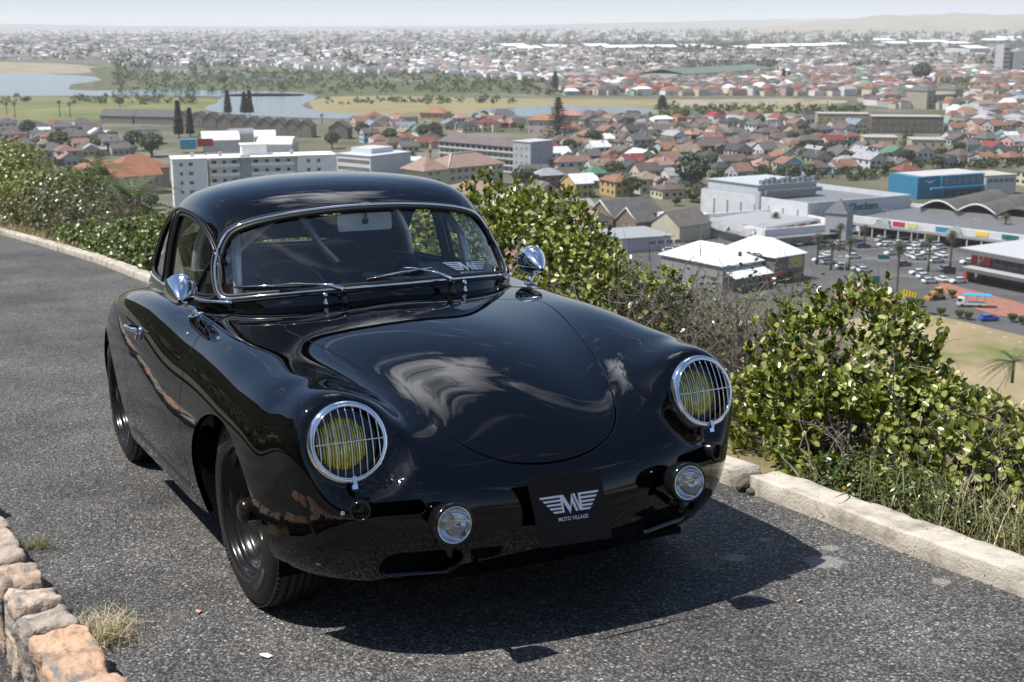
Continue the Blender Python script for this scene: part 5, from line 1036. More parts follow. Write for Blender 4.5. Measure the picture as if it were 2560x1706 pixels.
# ---- 3 cream office with pink hipped roof
b,L_=block('office_building',(1122,421),(1258,408),9,20,'cream three storey building with pinkish hipped roof and white ridges behind the coupe')
part(b,'wall',wallm(CREAM),lambda m:m.box((0,8,4.5),(L_,16,9)))
rf=part(b,'roof',roofm((.46,.30,.23)),lambda m:hip(m,L_,16,9,4.6,.9,0,8)); part(b,'cross_wing_wall',wallm((.64,.58,.42)),lambda m:m.box((-L_/2-6,7,4.4),(12,14,8.8))); part(b,'cross_wing_roof',roofm((.47,.31,.24)),lambda m:hip(m,13,14,8.8,4.8,.9,-L_/2-6,7))
mb=MB(); mb.tube([(-L_/2-.8,-.8,9.2),(-L_/2+8,8,13.8)],.28,4); mb.tube([(-L_/2+8,8,13.8),(L_/2-8,8,13.8)],.2,4); mb.build('ridge_tiles',wallm(WHITEW),b)
for fl in range(3):
    n=8
    for i in range(n): win(b,-L_/2+2+i*(L_-4)/(n-1),0,1.8+fl*2.9,2.0 if fl<2 else 2.4,1.3)
    for x in (-L_/2-9.5,-L_/2-5.5): win(b,x,0,1.8+fl*2.8,1.8,1.2)
take(1040,380,1265,470)
# ---- 4 long slab block with brown roof and grey end tower
b,L_=block('slab_block',(1098,352),(1288,368),12,14,'long grey slab block with brown sheet roof and tall pale end tower')
part(b,'wall',wallm((.42,.40,.38)),lambda m:m.box((0,7,6),(L_,14,12)))
part(b,'roof',roofm((.25,.19,.18),False),lambda m:gable(m,L_,14,12,2.4,.6,0,7))
part(b,'end_tower',wallm((.46,.47,.49)),lambda m:(m.box((L_/2+5.2,6,7.3),(10.4,15,14.6)),))
part(b,'tower_roof',mat('grey_flat_roof',(.42,.42,.43),.7),lambda m:m.box((L_/2+5.2,6,14.75),(11,15.6,.3)))
for fl in range(4):
    n=int(L_/3.4)
    for i in range(n): win(b,-L_/2+1.8+i*(L_-3.6)/(n-1),0,1.9+fl*2.9,2.4,1.4,0,fl%2==0)
    for x in (L_/2+2,L_/2+5,L_/2+8): win(b,x,-1.5,2.2+fl*3.2,.9,1.1)
    part(b,'gallery',wallm((.55,.54,.52)),lambda m:m.box((0,-.5,.7+fl*2.9),(L_,1.0,.5)))
take(1092,335,1342,442)
# ---- 5 waterside townhouses, one thing per house
tx=[(466,318),(500,320),(533,322),(568,326),(601,330),(636,334),(668,336),(702,338),(735,341),(768,343),(852,346)]
for i,(x,y) in enumerate(tx):
    w_=8.2 if i<10 else 11; p=gp(x,y); o=empty('townhouse',Matrix.Translation(p)@Matrix.Rotation(-.12,4,'Z'),
      ['first','second','third','fourth','fifth','sixth','seventh','eighth','ninth','tenth','last, detached'][i]+' of the brown gabled townhouses by the lagoon, counted from the left','house','brown gabled townhouses along the lagoon')
    wc=[(.28,.235,.18),(.32,.27,.21)][i%2]; part(o,'wall',wallm(wc),lambda m:gwall(m,w_,12,6.5,3.8,'y'))
    part(o,'roof',roofm((.17,.155,.15)),lambda m:gable(m,w_,12,6.5,3.9,.4,0,0,'y'))
    for xx in (-1.9,1.9):
        for z in (1.8,4.6): win(o,xx,-6,z,1.5,1.5)
    win(o,0,-6,7.6,1.1,1.2)
take(440,285,890,352)
for i,(x0,x1,y,lb) in enumerate(((250,330,303,'low grey roofed waterside terrace farthest left beside the meadow'),(335,440,305,'long grey roofed waterside terrace left of the dark conical trees'))):
    b,L_=block('terrace',(x0,y-14),(x1,y-12),5,11,lb); part(b,'wall',wallm((.26,.24,.21)),lambda m:m.box((0,5.5,2.5),(L_,11,5))); part(b,'roof',roofm((.17,.165,.165)),lambda m:gable(m,L_,11,5,4.2,.5,0,5.5)); take(x0,y-30,x1,y+6)
    for k in range(int(L_/5)): win(b,-L_/2+2.5+k*5,0,2.6,1.8,1.5)
# ---- 6 barrel-roofed white sheds
for i,(x0,x1,y0,y1,c,lb,dd) in enumerate(((505,600,352,350,(.72,.72,.70),'white barrel roofed shed with red and blue signs left of the stair tower',34),(640,730,362,362,(.70,.68,.64),'cream barrel roofed shed directly behind the apartment block',20),(580,640,340,338,(.20,.21,.23),'dark grey barrel roofed hall behind the white sheds',16),(636,690,344,343,(.74,.76,.78),'small pale blue barrel roofed shed behind the apartment block',14))):
    b,L_=block('shed',(x0,y0),(x1,y1),6,dd,lb)
    def f(m,L_=L_,dd=dd):
        V=[];n=12
        for k in range(n+1):
            a=math.pi*k/n; 
            for s in (-1,1): V.append((s*L_/2,dd/2-dd/2*math.cos(a),6+3.2*math.sin(a)))
        m.add(V,[(2*k,2*k+1,2*k+3,2*k+2) for k in range(n)],True); m.add([V[2*k] for k in range(n+1)],[tuple(range(n+1))]); m.add([V[2*k+1] for k in range(n+1)],[tuple(range(n+1))[::-1]])
    part(b,'wall',wallm((.66,.64,.6)),lambda m:m.box((0,dd/2,3),(L_,dd,6))); part(b,'roof',mat('barrel_roof',c,.5),f)
    if i==0:
        part(b,'red_sign',mat('red_sign',(.45,.03,.04),.5),lambda m:m.box((-L_/2+1.5,-.15,5),(8,.2,4))); part(b,'blue_sign',mat('blue_sign',(.05,.28,.42),.5),lambda m:m.box((-L_/2-7,-.15,4.5),(8,6,5)))
take(430,332,750,385)
# ---- 7 white office with ribbon windows
b,L_=block('office_building',(842,385),(926,392),9,26,'white flat roofed office with dark ribbon windows right of the apartment block')
part(b,'wall',wallm((.68,.70,.72)),lambda m:(m.box((0,13,4.5),(L_,26,9)),)); part(b,'roof',mat('office_roof',(.5,.53,.56),.5),lambda m:(m.box((0,13,9.15),(L_+.8,26.8,.3)),m.box((-2,14,10.4),(L_*.6,14,2.2))))
for fl in range(2):
    for i in range(9): win(b,-L_/2+1.6+i*(L_-3.2)/8,0,3.2+fl*3.2,2.1,1.5,0,True)
take(835,365,932,425)
# ---- 8 white walled supermarket with its green lettering
K=gp(2020,508,9); LFT=gp(1753,472,9); RGT=gp(2277,487,9)
for p in (K,LFT,RGT): p.z=0
cen=(LFT+RGT)/2; bk=LFT+RGT-K
sm_=empty('supermarket',Matrix.Translation(K),'large white walled supermarket with teal lettering and roof plant','supermarket')
def loc(p,z=0): q=p-K; return (q.x,q.y,z)
def wallseg(m,a,b,z0,z1,th=.5):
    d=(b-a).normalized(); n=Vector((-d.y,d.x,0))*th; P=[a,b,b+n,a+n]; m.add([loc(p,z0) for p in P]+[loc(p,z1) for p in P],[(0,3,2,1),(4,5,6,7),(0,1,5,4),(1,2,6,5),(2,3,7,6),(3,0,4,7)])
part(sm_,'wall',wallm((.66,.68,.70)),lambda m:(wallseg(m,LFT,K,0,9),wallseg(m,K,RGT,0,9,.5),wallseg(m,RGT,bk,0,9.02),wallseg(m,bk,LFT,0,9.01)))
part(sm_,'roof',mat('supermarket_roof',(.16,.17,.18),.6),lambda m:m.add([loc(K,7.4),loc(RGT,7.4),loc(bk,7.4),loc(LFT,7.4)],[(0,1,2,3)]))
u=(LFT-K).normalized(); v=(RGT-K).normalized(); lu=(LFT-K).length; lv=(RGT-K).length
def boxq(m,a0,a1,b0,b1,z0,z1):
    P=[K+u*a0+v*b0,K+u*a0+v*b1,K+u*a1+v*b1,K+u*a1+v*b0]; m.add([loc(p,z0) for p in P]+[loc(p,z1) for p in P],[(0,3,2,1),(4,5,6,7),(0,1,5,4),(1,2,6,5),(2,3,7,6),(3,0,4,7)])
part(sm_,'upper_hall',wallm((.58,.61,.64)),lambda m:boxq(m,lu*.50,lu*.985,lv*.05,lv*.62,7.5,12.2)); part(sm_,'hall_roof',mat('hall_roof',(.42,.45,.46),.5),lambda m:boxq(m,lu*.48,lu*.99,lv*.04,lv*.63,12.2,12.5))
for k in range(11): part(sm_,'roof_plant',mat('galvanised_plant',(.22,.23,.24),.5,.3),lambda m:(boxq(m,lu*.46-.6,lu*.46+1.4,lv*(.08+.05*k),lv*(.08+.05*k)+1.9,9.2,10.6),boxq(m,lu*.49,lu*.49+1.6,lv*(.08+.05*k),lv*(.08+.05*k)+1.3,12.5,13.8+.4*(k%3))))
for k in range(7): part(sm_,'buttress',wallm((.60,.62,.64)),lambda m:(boxq(m,lu*(.08+.13*k),lu*(.08+.13*k)+.5,-.45,0,0,6.5),))
part(sm_,'gable_step',wallm((.5,.5,.5)),lambda m:boxq(m,lu*.42,lu*.46,-.6,.4,0,10.5))
TEAL=mat('teal_lettering',(.0,.12,.11),.5)
def text3d(body,size,m,parent,M,name='lettering',ext=.08,sx=1.):
    cu=bpy.data.curves.new('t','FONT'); cu.body=body; cu.size=size; cu.extrude=ext; cu.align_x='CENTER'; cu.offset=size*.02
    ob=bpy.data.objects.new('tmp',cu); COL.objects.link(ob); dg=bpy.context.evaluated_depsgraph_get(); me=bpy.data.meshes.new_from_object(ob.evaluated_get(dg)); bpy.data.objects.remove(ob); me.materials.clear(); me.materials.append(m)
    me.transform(M@Matrix.Diagonal((sx,1,1,1))); return link(name,me,parent)
def facing(o,dx,z): # lettering plane upright along direction dx at local point o
    X=Vector(dx).normalized(); Zn=Vector((0,0,1)); Y=Zn; nrm=X.cross(Y); return Matrix(((X.x,Y.x,nrm.x,o[0]),(X.y,Y.y,nrm.y,o[1]),(0,1,0,z),(0,0,0,1)))
p=K+v*lv*.53-Vector((v.y*-1,v.x,0)).normalized()*.12; text3d('Checkers',3.3,TEAL,sm_,facing(loc(p),v,5.4))
take(1745,452,2285,560)
# ---- 9 shop with the yellow sign
b,L_=block('shop',(1643,531),(1703,542),6.5,12,'small white shop with yellow sign and blue shopfront below the supermarket')
part(b,'wall',wallm((.76,.77,.78)),lambda m:m.box((0,6,3.25),(L_,12,6.5))); ys=part(b,'yellow_sign',mat('yellow_sign',(.80,.50,.02),.5),lambda m:m.box((.3,-.1,4.9),(L_*.42,.2,2.0)))
part(ys,'dark_logo',mat('sign_logo',(.12,.07,.02),.6),lambda m:m.lathe([(.75,0),(.75,.06),(.0,.07)],20,Matrix.Translation((.3,-.2,4.9))@Matrix.Rotation(-math.pi/2,4,'Z')@Matrix.Diagonal((1,1.5,1,1))))
part(b,'awning',mat('blue_white_awning',(.6,.63,.68),.5),lambda m:m.box((0,-1.3,3.3),(L_+1.5,2.6,.25))); part(b,'blue_shopfront',mat('blue_front',(.01,.14,.34),.4),lambda m:m.box((-L_*.18,-.08,1.6),(L_*.55,.16,2.6))); part(b,'shop_window',DARKM,lambda m:m.box((L_*.28,-.05,1.5),(L_*.3,.1,2.4)))
rp=part(b,'red_lettering',mat('red_lettering',(.5,.06,.05),.5),lambda m:[m.box((L_/2+.06,3+1.1*i,5.0-.5*(i%2)),(.05,.6,.35)) for i in range(5)])
take(1600,520,1750,610)
# ---- 10 white parapet building
b,L_=block('parapet_building',(1745,537),(1912,575),5.2,32,'low white building with wide parapets in front of the supermarket')
b2=b; part(b,'wall',wallm((.80,.80,.79)),lambda m:(m.box((0,.3,2.6),(L_,.6,5.2)),m.box((-L_/2+.3,16,2.61),(.6,31,5.2)),m.box((L_/2-.3,16,2.62),(.6,31,5.2)),m.box((0,31.8,2.63),(L_,.6,5.2))))
part(b,'roof',mat('parapet_roof',(.42,.42,.41),.7),lambda m:m.box((0,16,3.9),(L_-1.2,31,.2))); part(b,'canopy',roofm((.30,.30,.31),False),lambda m:(m.box((0,-2,2.9),(L_+2,4,.25)),m.box((L_/2+2,14,2.91),(4,30,.25))))
for k in range(3): part(b,'gablet',wallm((.5,.5,.5)),lambda m:m.add([(-L_/2+4+k*12,-4.2,2.9),(-L_/2+9+k*12,-4.2,2.9),(-L_/2+6.5+k*12,-4.2,5.0),(-L_/2+6.5+k*12,.1,5.0)],[(0,1,2),(0,2,3),(2,1,3)]))
for k in range(8): part(b,'shop_window',DARKM,lambda m:m.box((-L_/2+3+k*(L_-6)/7,-.05,1.3),(2.4,.1,2.2)))
b,L_=block('parapet_building',(1916,571),(2052,548),5.2,24,'grey shop range with dark name boards between parapet building and clock gable')
part(b,'wall',wallm((.62,.62,.61)),lambda m:m.box((0,12,2.6),(L_,24,5.2))); part(b,'roof',mat('shop_roof',(.30,.31,.32),.6),lambda m:m.box((0,12,5.3),(L_-.8,23,.2))); part(b,'canopy',roofm((.22,.22,.23),False),lambda m:m.box((0,-2,2.9),(L_,4,.3)))
for k,c in enumerate(((.05,.07,.12),(.02,.12,.10),(.40,.04,.05),(.05,.05,.06))): part(b,'name_board',mat('name_board',c,.5),lambda m:m.box((-L_/2+6+k*L_/4.6,-.1,4.2),(L_/8,.15,.9)))
for k in range(9): part(b,'shop_window',DARKM,lambda m:m.box((-L_/2+3+k*(L_-6)/8,-.05,1.3),(2.4,.1,2.2)))
take(1740,525,2060,615)
# ---- 11 gabled tower and the long arcade of shops
b,L_=block('gabled_tower',(2064,532),(2118,536),9,8,'grey gable tower with pointed roof at the corner of the arcade')
part(b,'wall',wallm((.40,.41,.43)),lambda m:m.box((0,L_/2,4.5),(L_,L_,9))); part(b,'roof',roofm((.16,.17,.19),False),lambda m:hip(m,L_,L_,9,4.2,.3,0,L_/2)); part(b,'archway',DARKM,lambda m:m.box((0,-.05,2.0),(L_*.5,.1,4)))
b,L_=block('shopping_arcade',(2122,538),(2600,594),5.6,40,'long arcade of shops with white fascia boards facing the car park')
part(b,'wall',wallm((.74,.74,.73)),lambda m:(m.box((0,.4,4.5),(L_,.8,2.2)),m.box((0,5,1.7),(L_,.5,3.4)),m.box((0,39.5,2.8),(L_,1,5.6)))); part(b,'roof',mat('arcade_roof',(.13,.135,.14),.6),lambda m:m.box((0,20,4.4),(L_-1,38,.2))); part(b,'canopy',roofm((.24,.25,.26),False),lambda m:m.box((0,-2.0,3.3),(L_,4.2,.25)))
for k in range(26): part(b,'shop_window',DARKM,lambda m:m.box((-L_/2+3+k*(L_-6)/25,4.7,1.4),(2.2,.1,2.5)))
for k in range(14): part(b,'pillar',wallm((.6,.6,.6)),lambda m:m.box((-L_/2+2+k*(L_-4)/13,-3.8,1.6),(.35,.35,3.2)))
for fx,w_,c in ((.20,4.6,(.02,.14,.11)),(.285,4,(.45,.03,.06)),(.36,3.2,(.55,.50,.20)),(.52,4.5,(.03,.20,.35)),(.72,4,(.75,.55,.05)),(.86,5,(.03,.14,.12))): part(b,'name_board',mat('name_board',c,.5),lambda m:m.box((-L_/2+L_*fx,-.08,4.6),(w_,.14,1.3)))
text3d('ers',2.6,TEAL,b,Matrix.Translation((L_*.36,-.12,3.9))@Matrix.Rotation(math.pi/2,4,'X'))
for fx in (.22,.60): part(b,'entrance_gable',wallm((.45,.46,.48)),lambda m:m.add([(-L_/2+L_*fx-3.5,-4.2,3.3),(-L_/2+L_*fx+3.5,-4.2,3.3),(-L_/2+L_*fx,-4.2,6.2),(-L_/2+L_*fx,.2,6.2)],[(0,1,2),(0,2,3),(2,1,3)]))
take(2060,500,2700,610)
# ---- dark undulating market roofs behind the arcade
b,L_=block('market_hall',(2300,520),(2700,560),6,44,'dark hall with rippled roof and two white arched gables at the right edge')
def f(m):
    n=60;V=[]
    for i in range(n+1):
        x=-L_/2+L_*i/n; z=6+2.6*abs(math.sin(math.pi*i/15)); V+=[(x,0,z),(x,44,z)]
    m.add(V,[(2*i,2*i+2,2*i+3,2*i+1) for i in range(n)],True)
part(b,'wall',wallm((.30,.29,.28)),lambda m:m.box((0,22,3),(L_,43.6,6))); part(b,'roof',noisy('weathered_asbestos',[(.06,.06,.055),(.13,.12,.11)],.2,.9,0,1,detail=8),f)
for k in (0,1):
    mb=MB(); mb.tube([(-L_/2+L_*(k*.25)+L_*.25*t,-.3,6.2+2.7*math.sin(math.pi*t)) for t in np.linspace(0,1,13)],.3,6); mb.build('arched_gable',wallm((.7,.7,.7)),b)
take(2290,480,2700,560)
# ---- 12 white roofed Victorian block
b,L_=block('corner_building',(1885,652),(2012,632),7,18,'two storey grey stone building with bright white hipped roofs and balcony')
part(b,'wall',wallm((.20,.19,.18)),lambda m:m.box((4,9,3.5),(L_-8,18,7))); part(b,'roof',mat('white_sheet_roof',(.74,.75,.75),.45),lambda m:(hip(m,L_-8,18,7,3.6,.6,4,9),)); part(b,'wing_roof',mat('white_sheet_roof',(.70,.73,.73),.45),lambda m:(hip(m,14,22,6.6,3.8,.6,-L_/2-3,12),)); part(b,'wing_wall',wallm((.30,.30,.30)),lambda m:m.box((-L_/2-3,12,3.3),(14,22,6.6)))
part(b,'veranda_roof',mat('veranda_sheet',(.62,.68,.68),.5),lambda m:m.add([(-L_/2-10,-3.2,3.9),(-L_/2+4,-3.2,3.9),(-L_/2+4,1,5.4),(-L_/2-10,1,5.4)],[(0,1,2,3)]))
part(b,'shopfront',DARKM,lambda m:m.box((0,-.06,1.4),(L_*.6,.1,2.6))); part(b,'red_fascia',mat('red_fascia',(.36,.04,.03),.5),lambda m:m.box((-L_*.3,-2.4,3.2),(L_*.5,.2,.8)))
for x in (4,8.5): win(b,x,0,5.0,1.1,2.0)
part(b,'mural_panel',mat('yellow_panel',(.42,.40,.14),.6),lambda m:m.box((L_/2-3.5,-.05,5),(5,.1,3)))
take(1780,575,2045,720)
# ---- 13 modern building with the red panel
b,L_=block('modern_building',(2398,619),(2600,655),8.2,40,'modern grey building with red corner panel and overhanging flat roofs at the right edge')
part(b,'upper_roof',mat('slab_roof',(.42,.43,.44),.6),lambda m:m.box((0,20,8.0),(L_,40,.35))); part(b,'roof_edge',mat('dark_fascia',(.12,.12,.125),.5),lambda m:m.box((0,-.3,7.6),(L_+.6,.5,1.1)))
part(b,'wall',wallm((.22,.22,.23)),lambda m:m.box((2,21,3.8),(L_-4,36,7.5))); rp=part(b,'red_panel',mat('red_panel',(.36,.035,.025),.5),lambda m:m.box((-L_/2+5.2,2.6,5.5),(6.0,.4,3.9)))
part(rp,'white_emblem',mat('white_emblem',(.7,.68,.66),.5),lambda m:(m.tube([(-L_/2+5.2+.75*math.cos(a),2.3,6.1+.95*math.sin(a)) for a in np.linspace(-2.2,2.2,14)],.14,5),m.box((-L_/2+4.6,2.3,5.2),(.3,.12,2.8))))
part(b,'canopy',mat('canopy_slab',(.36,.37,.37),.6),lambda m:m.box((2,.5,3.7),(L_-3,7,.4))); part(b,'canopy_edge',mat('dark_fascia',(.10,.10,.105),.5),lambda m:m.box((2,-3.1,3.5),(L_-3,.3,.9)))
part(b,'red_column',mat('red_column',(.40,.05,.04),.5),lambda m:m.box((-L_/2+3.4,.5,1.7),(1.2,3,3.3)))
for k in range(7): part(b,'upper_window',WINM,lambda m:m.box((-L_/2+11+k*4.2,2.75,5.6),(3.6,.2,2.2))); part(b,'shopfront_window',WINM,lambda m:m.box((-L_/2+8+k*4.6,2.7,1.5),(4.0,.2,2.8)))
take(2390,590,2700,800)
# ---- 14 blue corner building with its pale neighbour
b,L_=block('corner_building',(2356,441),(2462,434),8.4,16,'bright blue two storey corner building with white bird emblem')
BLUE=(.04,.22,.36); part(b,'wall',wallm(BLUE),lambda m:(m.box((0,8,4.2),(L_,16,8.4)),m.box((-L_/2-5,9,4.19),(12,16,8.38)))); part(b,'roof',mat('blue_block_roof',(.45,.44,.42),.6),lambda m:m.box((-3,9,8.5),(L_+10,15,.2))); part(b,'balcony_band',wallm((.10,.32,.50)),lambda m:m.box((-2,-.6,3.9),(L_+8,1.2,.7)))
for k in range(6): win(b,-L_/2+2.5+k*(L_-5)/5,0,6.3,1.3,1.8)
for k in range(5): part(b,'shopfront',DARKM,lambda m:m.box((-L_/2+3+k*(L_-6)/4,-.05,1.6),(3,.1,2.4)))
part(b,'bird_emblem',mat('white_bird',(.7,.75,.8),.5),lambda m:(m.add([(-L_/2-8,.92,7.1),(-L_/2-5,.92,5.9),(-L_/2-5,.92,6.5)],[(0,1,2)]),m.add([(-L_/2-2,.92,7.1),(-L_/2-5,.92,5.9),(-L_/2-5,.92,6.5)],[(0,2,1)])))
b,L_=block('house',(2466,441),(2542,437),7.5,14,'pale grey two storey building attached right of the bright blue one'); part(b,'wall',wallm((.56,.58,.58)),lambda m:m.box((0,7,3.75),(L_,14,7.5))); part(b,'roof',mat('pale_roof',(.40,.38,.33),.7),lambda m:m.box((0,7,7.6),(L_+.6,14.6,.25)))
for k in range(5): win(b,-L_/2+2.2+k*(L_-4.4)/4,0,5.6,2.4,1.4)
take(2290,425,2550,490)
# ---- 16 stone church hall
b,L_=block('church',(1470,535),(1532,545),5.5,22,'brown stone church with white edged gables above the dense green bush')
part(b,'wall',noisy('rubble_stone_wall',[(.12,.085,.06),(.26,.20,.15)],1.2,.9,0,1),lambda m:(gwall(m,L_,22,5.5,4.6,'y',0,11),gwall(m,9,9,5.2,3.8,'y',L_/2+6,4.5)))
part(b,'roof',roofm((.20,.19,.185)),lambda m:(gable(m,L_,22,5.5,4.7,.3,0,11,'y'),gable(m,9,9,5.2,3.9,.3,L_/2+6,4.5,'y')))
def f(m):
    for cx,w_,h0,g in ((0,L_,5.5,4.7),(L_/2+6,9,5.2,3.9)): m.tube([(cx-w_/2-.4,-.2,h0-.1),(cx,-.2,h0+g+.2),(cx+w_/2+.4,-.2,h0-.1)],.28,4)
part(b,'white_coping',wallm(WHITEW),f); win(b,0,0,3.4,1.2,2.6); win(b,L_/2+5,0,2.6,.8,2.2); win(b,L_/2+7.4,0,2.6,.8,2.2)
part(b,'side_hall',wallm((.60,.55,.42)),lambda m:gwall(m,12,14,5,4,'y',L_/2+18,12)); part(b,'side_roof',roofm((.22,.19,.175)),lambda m:gable(m,12,14,5,4.1,.3,L_/2+18,12,'y'))
take(1460,495,1645,580)
# ---- low grey buildings right of the church and behind the bush
b,L_=block('low_building',(1555,598),(1678,590),4.2,18,'low grey flat roofed building with strip windows above the dry twiggy shrub'); part(b,'wall',wallm((.56,.57,.58)),lambda m:m.box((0,9,2.1),(L_,18,4.2))); part(b,'roof',mat('grey_sheet',(.28,.29,.30),.6),lambda m:m.box((0,9,4.3),(L_+1.5,19.5,.3)))
for k in range(4): win(b,L_*.12+k*2.8,0,2.5,2.2,1.0)
b,L_=block('low_building',(1188,508),(1316,512),7.5,22,'white flat roofed building with long parapet just above the dense green bush'); part(b,'wall',wallm((.66,.67,.70)),lambda m:m.box((0,11,3.75),(L_,22,7.5))); part(b,'roof',mat('white_flat_roof',(.52,.53,.55),.6),lambda m:m.box((0,11,7.6),(L_-.6,21.4,.2))); part(b,'roof_plant',mat('roof_plant',(.14,.15,.17),.5),lambda m:m.box((L_*.15,8,8.8),(5,3,2.2)))
take(1180,495,1325,560); take(1540,570,1690,640)
b,L_=block('house',(1110,492),(1290,488),5,24,'broad pink tiled roof house seen just above the right end of the car roof'); part(b,'wall',wallm((.5,.46,.4)),lambda m:m.box((0,12,2.5),(L_,24,5))); part(b,'roof',roofm((.44,.28,.21)),lambda m:hip(m,L_,24,5,4.2,.8,0,12)); take(1100,455,1300,500)
# ---- far landmarks
b,L_=block('warehouse',(1715,186),(1930,172),9,60,'long green roofed warehouse in the middle distance'); part(b,'wall',wallm((.55,.58,.52)),lambda m:m.box((0,30,4.5),(L_,60,9))); part(b,'roof',roofm((.19,.27,.21),False),lambda m:gable(m,L_,60,9,5,1,0,30)); take(1700,160,1935,192)
b,L_=block('grandstand_block',(2318,228),(2410,224),14,20,'beige four storey block standing alone in front of the far houses'); part(b,'wall',wallm((.40,.36,.28)),lambda m:(m.box((-L_*.38,10,7),(L_*.22,20,14)),m.box((0,10,5.5),(L_*.56,20,11)),m.box((L_*.38,10,7),(L_*.22,20,14.0)))); part(b,'roof',roofm((.20,.19,.17)),lambda m:(hip(m,L_*.22,20,14,4,.5,-L_*.38,10),hip(m,L_*.22,20,14,4,.5,L_*.38,10)))
for k in range(7):
    for fl in range(3): win(b,-L_*.40+k*L_*.13,-.02,2.5+fl*3.2,2.2,1.8,0,False)
take(2300,205,2420,250)
for (x0,x1,y,h,c,lb) in ((1050,1110,282,9,(.60,.45,.25),'ochre two storey block with orange roof left of the norfolk pine'),(2045,2175,285,11,(.45,.36,.20),'ochre flat roofed school block in the right middle distance'),(2180,2360,292,10,(.20,.17,.13),'dark brown flat roofed block right of the ochre school block'),(2160,2245,344,8,(.58,.50,.30),'cream block with yellow parapet among the colourful houses'),(2280,2365,350,8,(.60,.50,.28),'pale yellow flat roofed block right of the cream parapet block'),(1366,1452,288,7,(.62,.40,.36),'pink two storey house with pink roof right of the norfolk pine'),(1320,1385,300,9,(.58,.50,.42),'beige block of flats just left of the norfolk pine')):
    b,L_=block('block_of_flats',(x0,y),(x1,y+1),h,16,lb); part(b,'wall',wallm(c),lambda m:m.box((0,8,h/2),(L_,16,h)))
    if h in (9,7): part(b,'roof',roofm((.50,.24,.13) if h==9 else (.60,.30,.26)),lambda m:hip(m,L_,16,h,3.6,.7,0,8))
    else: part(b,'roof',mat('flat_roof',(.35,.33,.30),.7),lambda m:m.box((0,8,h+.1),(L_+.5,16.5,.3)))
    for fl in range(2):
        for k in range(max(3,int(L_/4))): win(b,-L_/2+2+k*(L_-4)/(max(3,int(L_/4))-1),0,h*.28+fl*h*.45,1.5,1.5)
    take(x0-6,y-18,x1+6,y+40)
# hills on the horizon
V=[];F=[]
def ridge(name,x0,x1,d,prof,m,depth=3500,n=60,nj=10):
    V=[];F=[]
    for i in range(n+1):
        px=x0+(x1-x0)*i/n; h=float(np.interp(px,[q[0] for q in prof],[q[1] for q in prof]))
        dirx=(px-1280)/IMG
        for j in range(nj+1):
            t=j/nj; dd=d+depth*t; V.append((dirx*dd,dd,h*math.sin(min(1,t*1.6)*math.pi/2)*(1+.08*float(vnoise(np.array([px*.02,t*4,0.]),1.3,2)))))
    for i in range(n):
        for j in range(nj): a=i*(nj+1)+j; F.append((a,a+nj+1,a+nj+2,a+1))
    return tag(link(name,npmesh(name,V,np.array(F),m,True)),kind='structure')
ridge('far_hill',1750,2800,7200,[(1750,0),(1900,40),(2050,85),(2200,118),(2350,128),(2500,124),(2800,138)],noisy('far_hill',[(.20,.18,.13),(.30,.26,.19)],.004,.95,0,1,spec=.1))
ridge('far_ridge',-400,3000,15500,[(-400,70),(0,60),(300,25),(700,12),(1200,20),(1600,75),(1900,110),(2300,150),(3000,170)],noisy('far_ridge',[(.10,.11,.09),(.17,.16,.13)],.002,.95,0,1,spec=.1),5000)
# ================================================================== ordinary houses: the 300 that show largest, each a thing
random.seed(11); np.random.seed(11)
WATERB=[(-300,183,262,242),(500,228,810,300),(1140,262,1645,295),(330,168,730,200)]
def blocked(px,py,m=0):
    for a,b,c,d in TAKEN:
        if a-m<px<c+m and b-m*.4<py<d+m*.2: return True
    return False
ROOFC=[('grey tiled',(.18,.17,.16),8),('brown tiled',(.20,.145,.12),6),('red tiled',(.30,.115,.08),2.4),('orange tiled',(.38,.19,.115),2.6),('terracotta',(.33,.19,.14),3),('pale grey sheet',(.48,.49,.50),3),('white sheet',(.72,.72,.71),2),('green sheet',(.12,.30,.19),1.3),('faded pink tiled',(.52,.30,.24),1.6),('dark slate',(.09,.095,.10),2),('blue grey sheet',(.27,.36,.45),1.2),('bright red sheet',(.33,.06,.055),1),('buff tiled',(.38,.30,.22),2)]
WALLC=[('white',(.74,.73,.70),6),('cream',(.66,.60,.45),4),('pale blue',(.50,.62,.68),1.3),('ochre',(.58,.42,.18),1.2),('pink',(.66,.42,.40),1),('grey',(.45,.45,.45),1.5),('mint green',(.42,.62,.54),.8),('sand coloured',(.55,.47,.36),2),('brick',(.34,.19,.13),1)]
def pick(L_): 
    t=random.uniform(0,sum(q[2] for q in L_)); 
    for q in L_:
        t-=q[2]
        if t<=0: return q
    return L_[-1]
def in_fov(x,y,m=0):
    px,py=topix((x,y,2)); return -60-m<px<2620+m
lots=[]
ang=.42; ca,sa=math.cos(ang),math.sin(ang); ux=Vector((ca,sa,0)); uy=Vector((-sa,ca,0))
for i in range(-60,90):
    for j in range(8,60):
        # two rows of lots back to back, then a street; cross street every seventh lot
        x=i*15.0+(i//7)*9; y=j*17.0+(j//2)*9; p=ux*x+uy*y; p.x+=random.uniform(-1.5,1.5); p.y+=random.uniform(-1.5,1.5)
        if p.y<300 or p.length>1010: continue
        px,py=topix(p)
        if not(-40<px<2600) or py<292 : continue
        if px<400 and py>560: continue
        if blocked(px,py,10): continue
        if 1480<px and py>585: continue       # car park and road
        if px>2040 and py>560: continue
        if p.length<330: continue
        if px<1180 and px>400 and py>430: continue
        if px<420 and py>470: continue
        # lagoon, meadow and shore
        if py<345 and px<2000: 
            if 240<px<890 and py<345: continue
            if px<=240 and py<318: continue
            if py<305: continue
        lots.append((p.copy(),px,py))
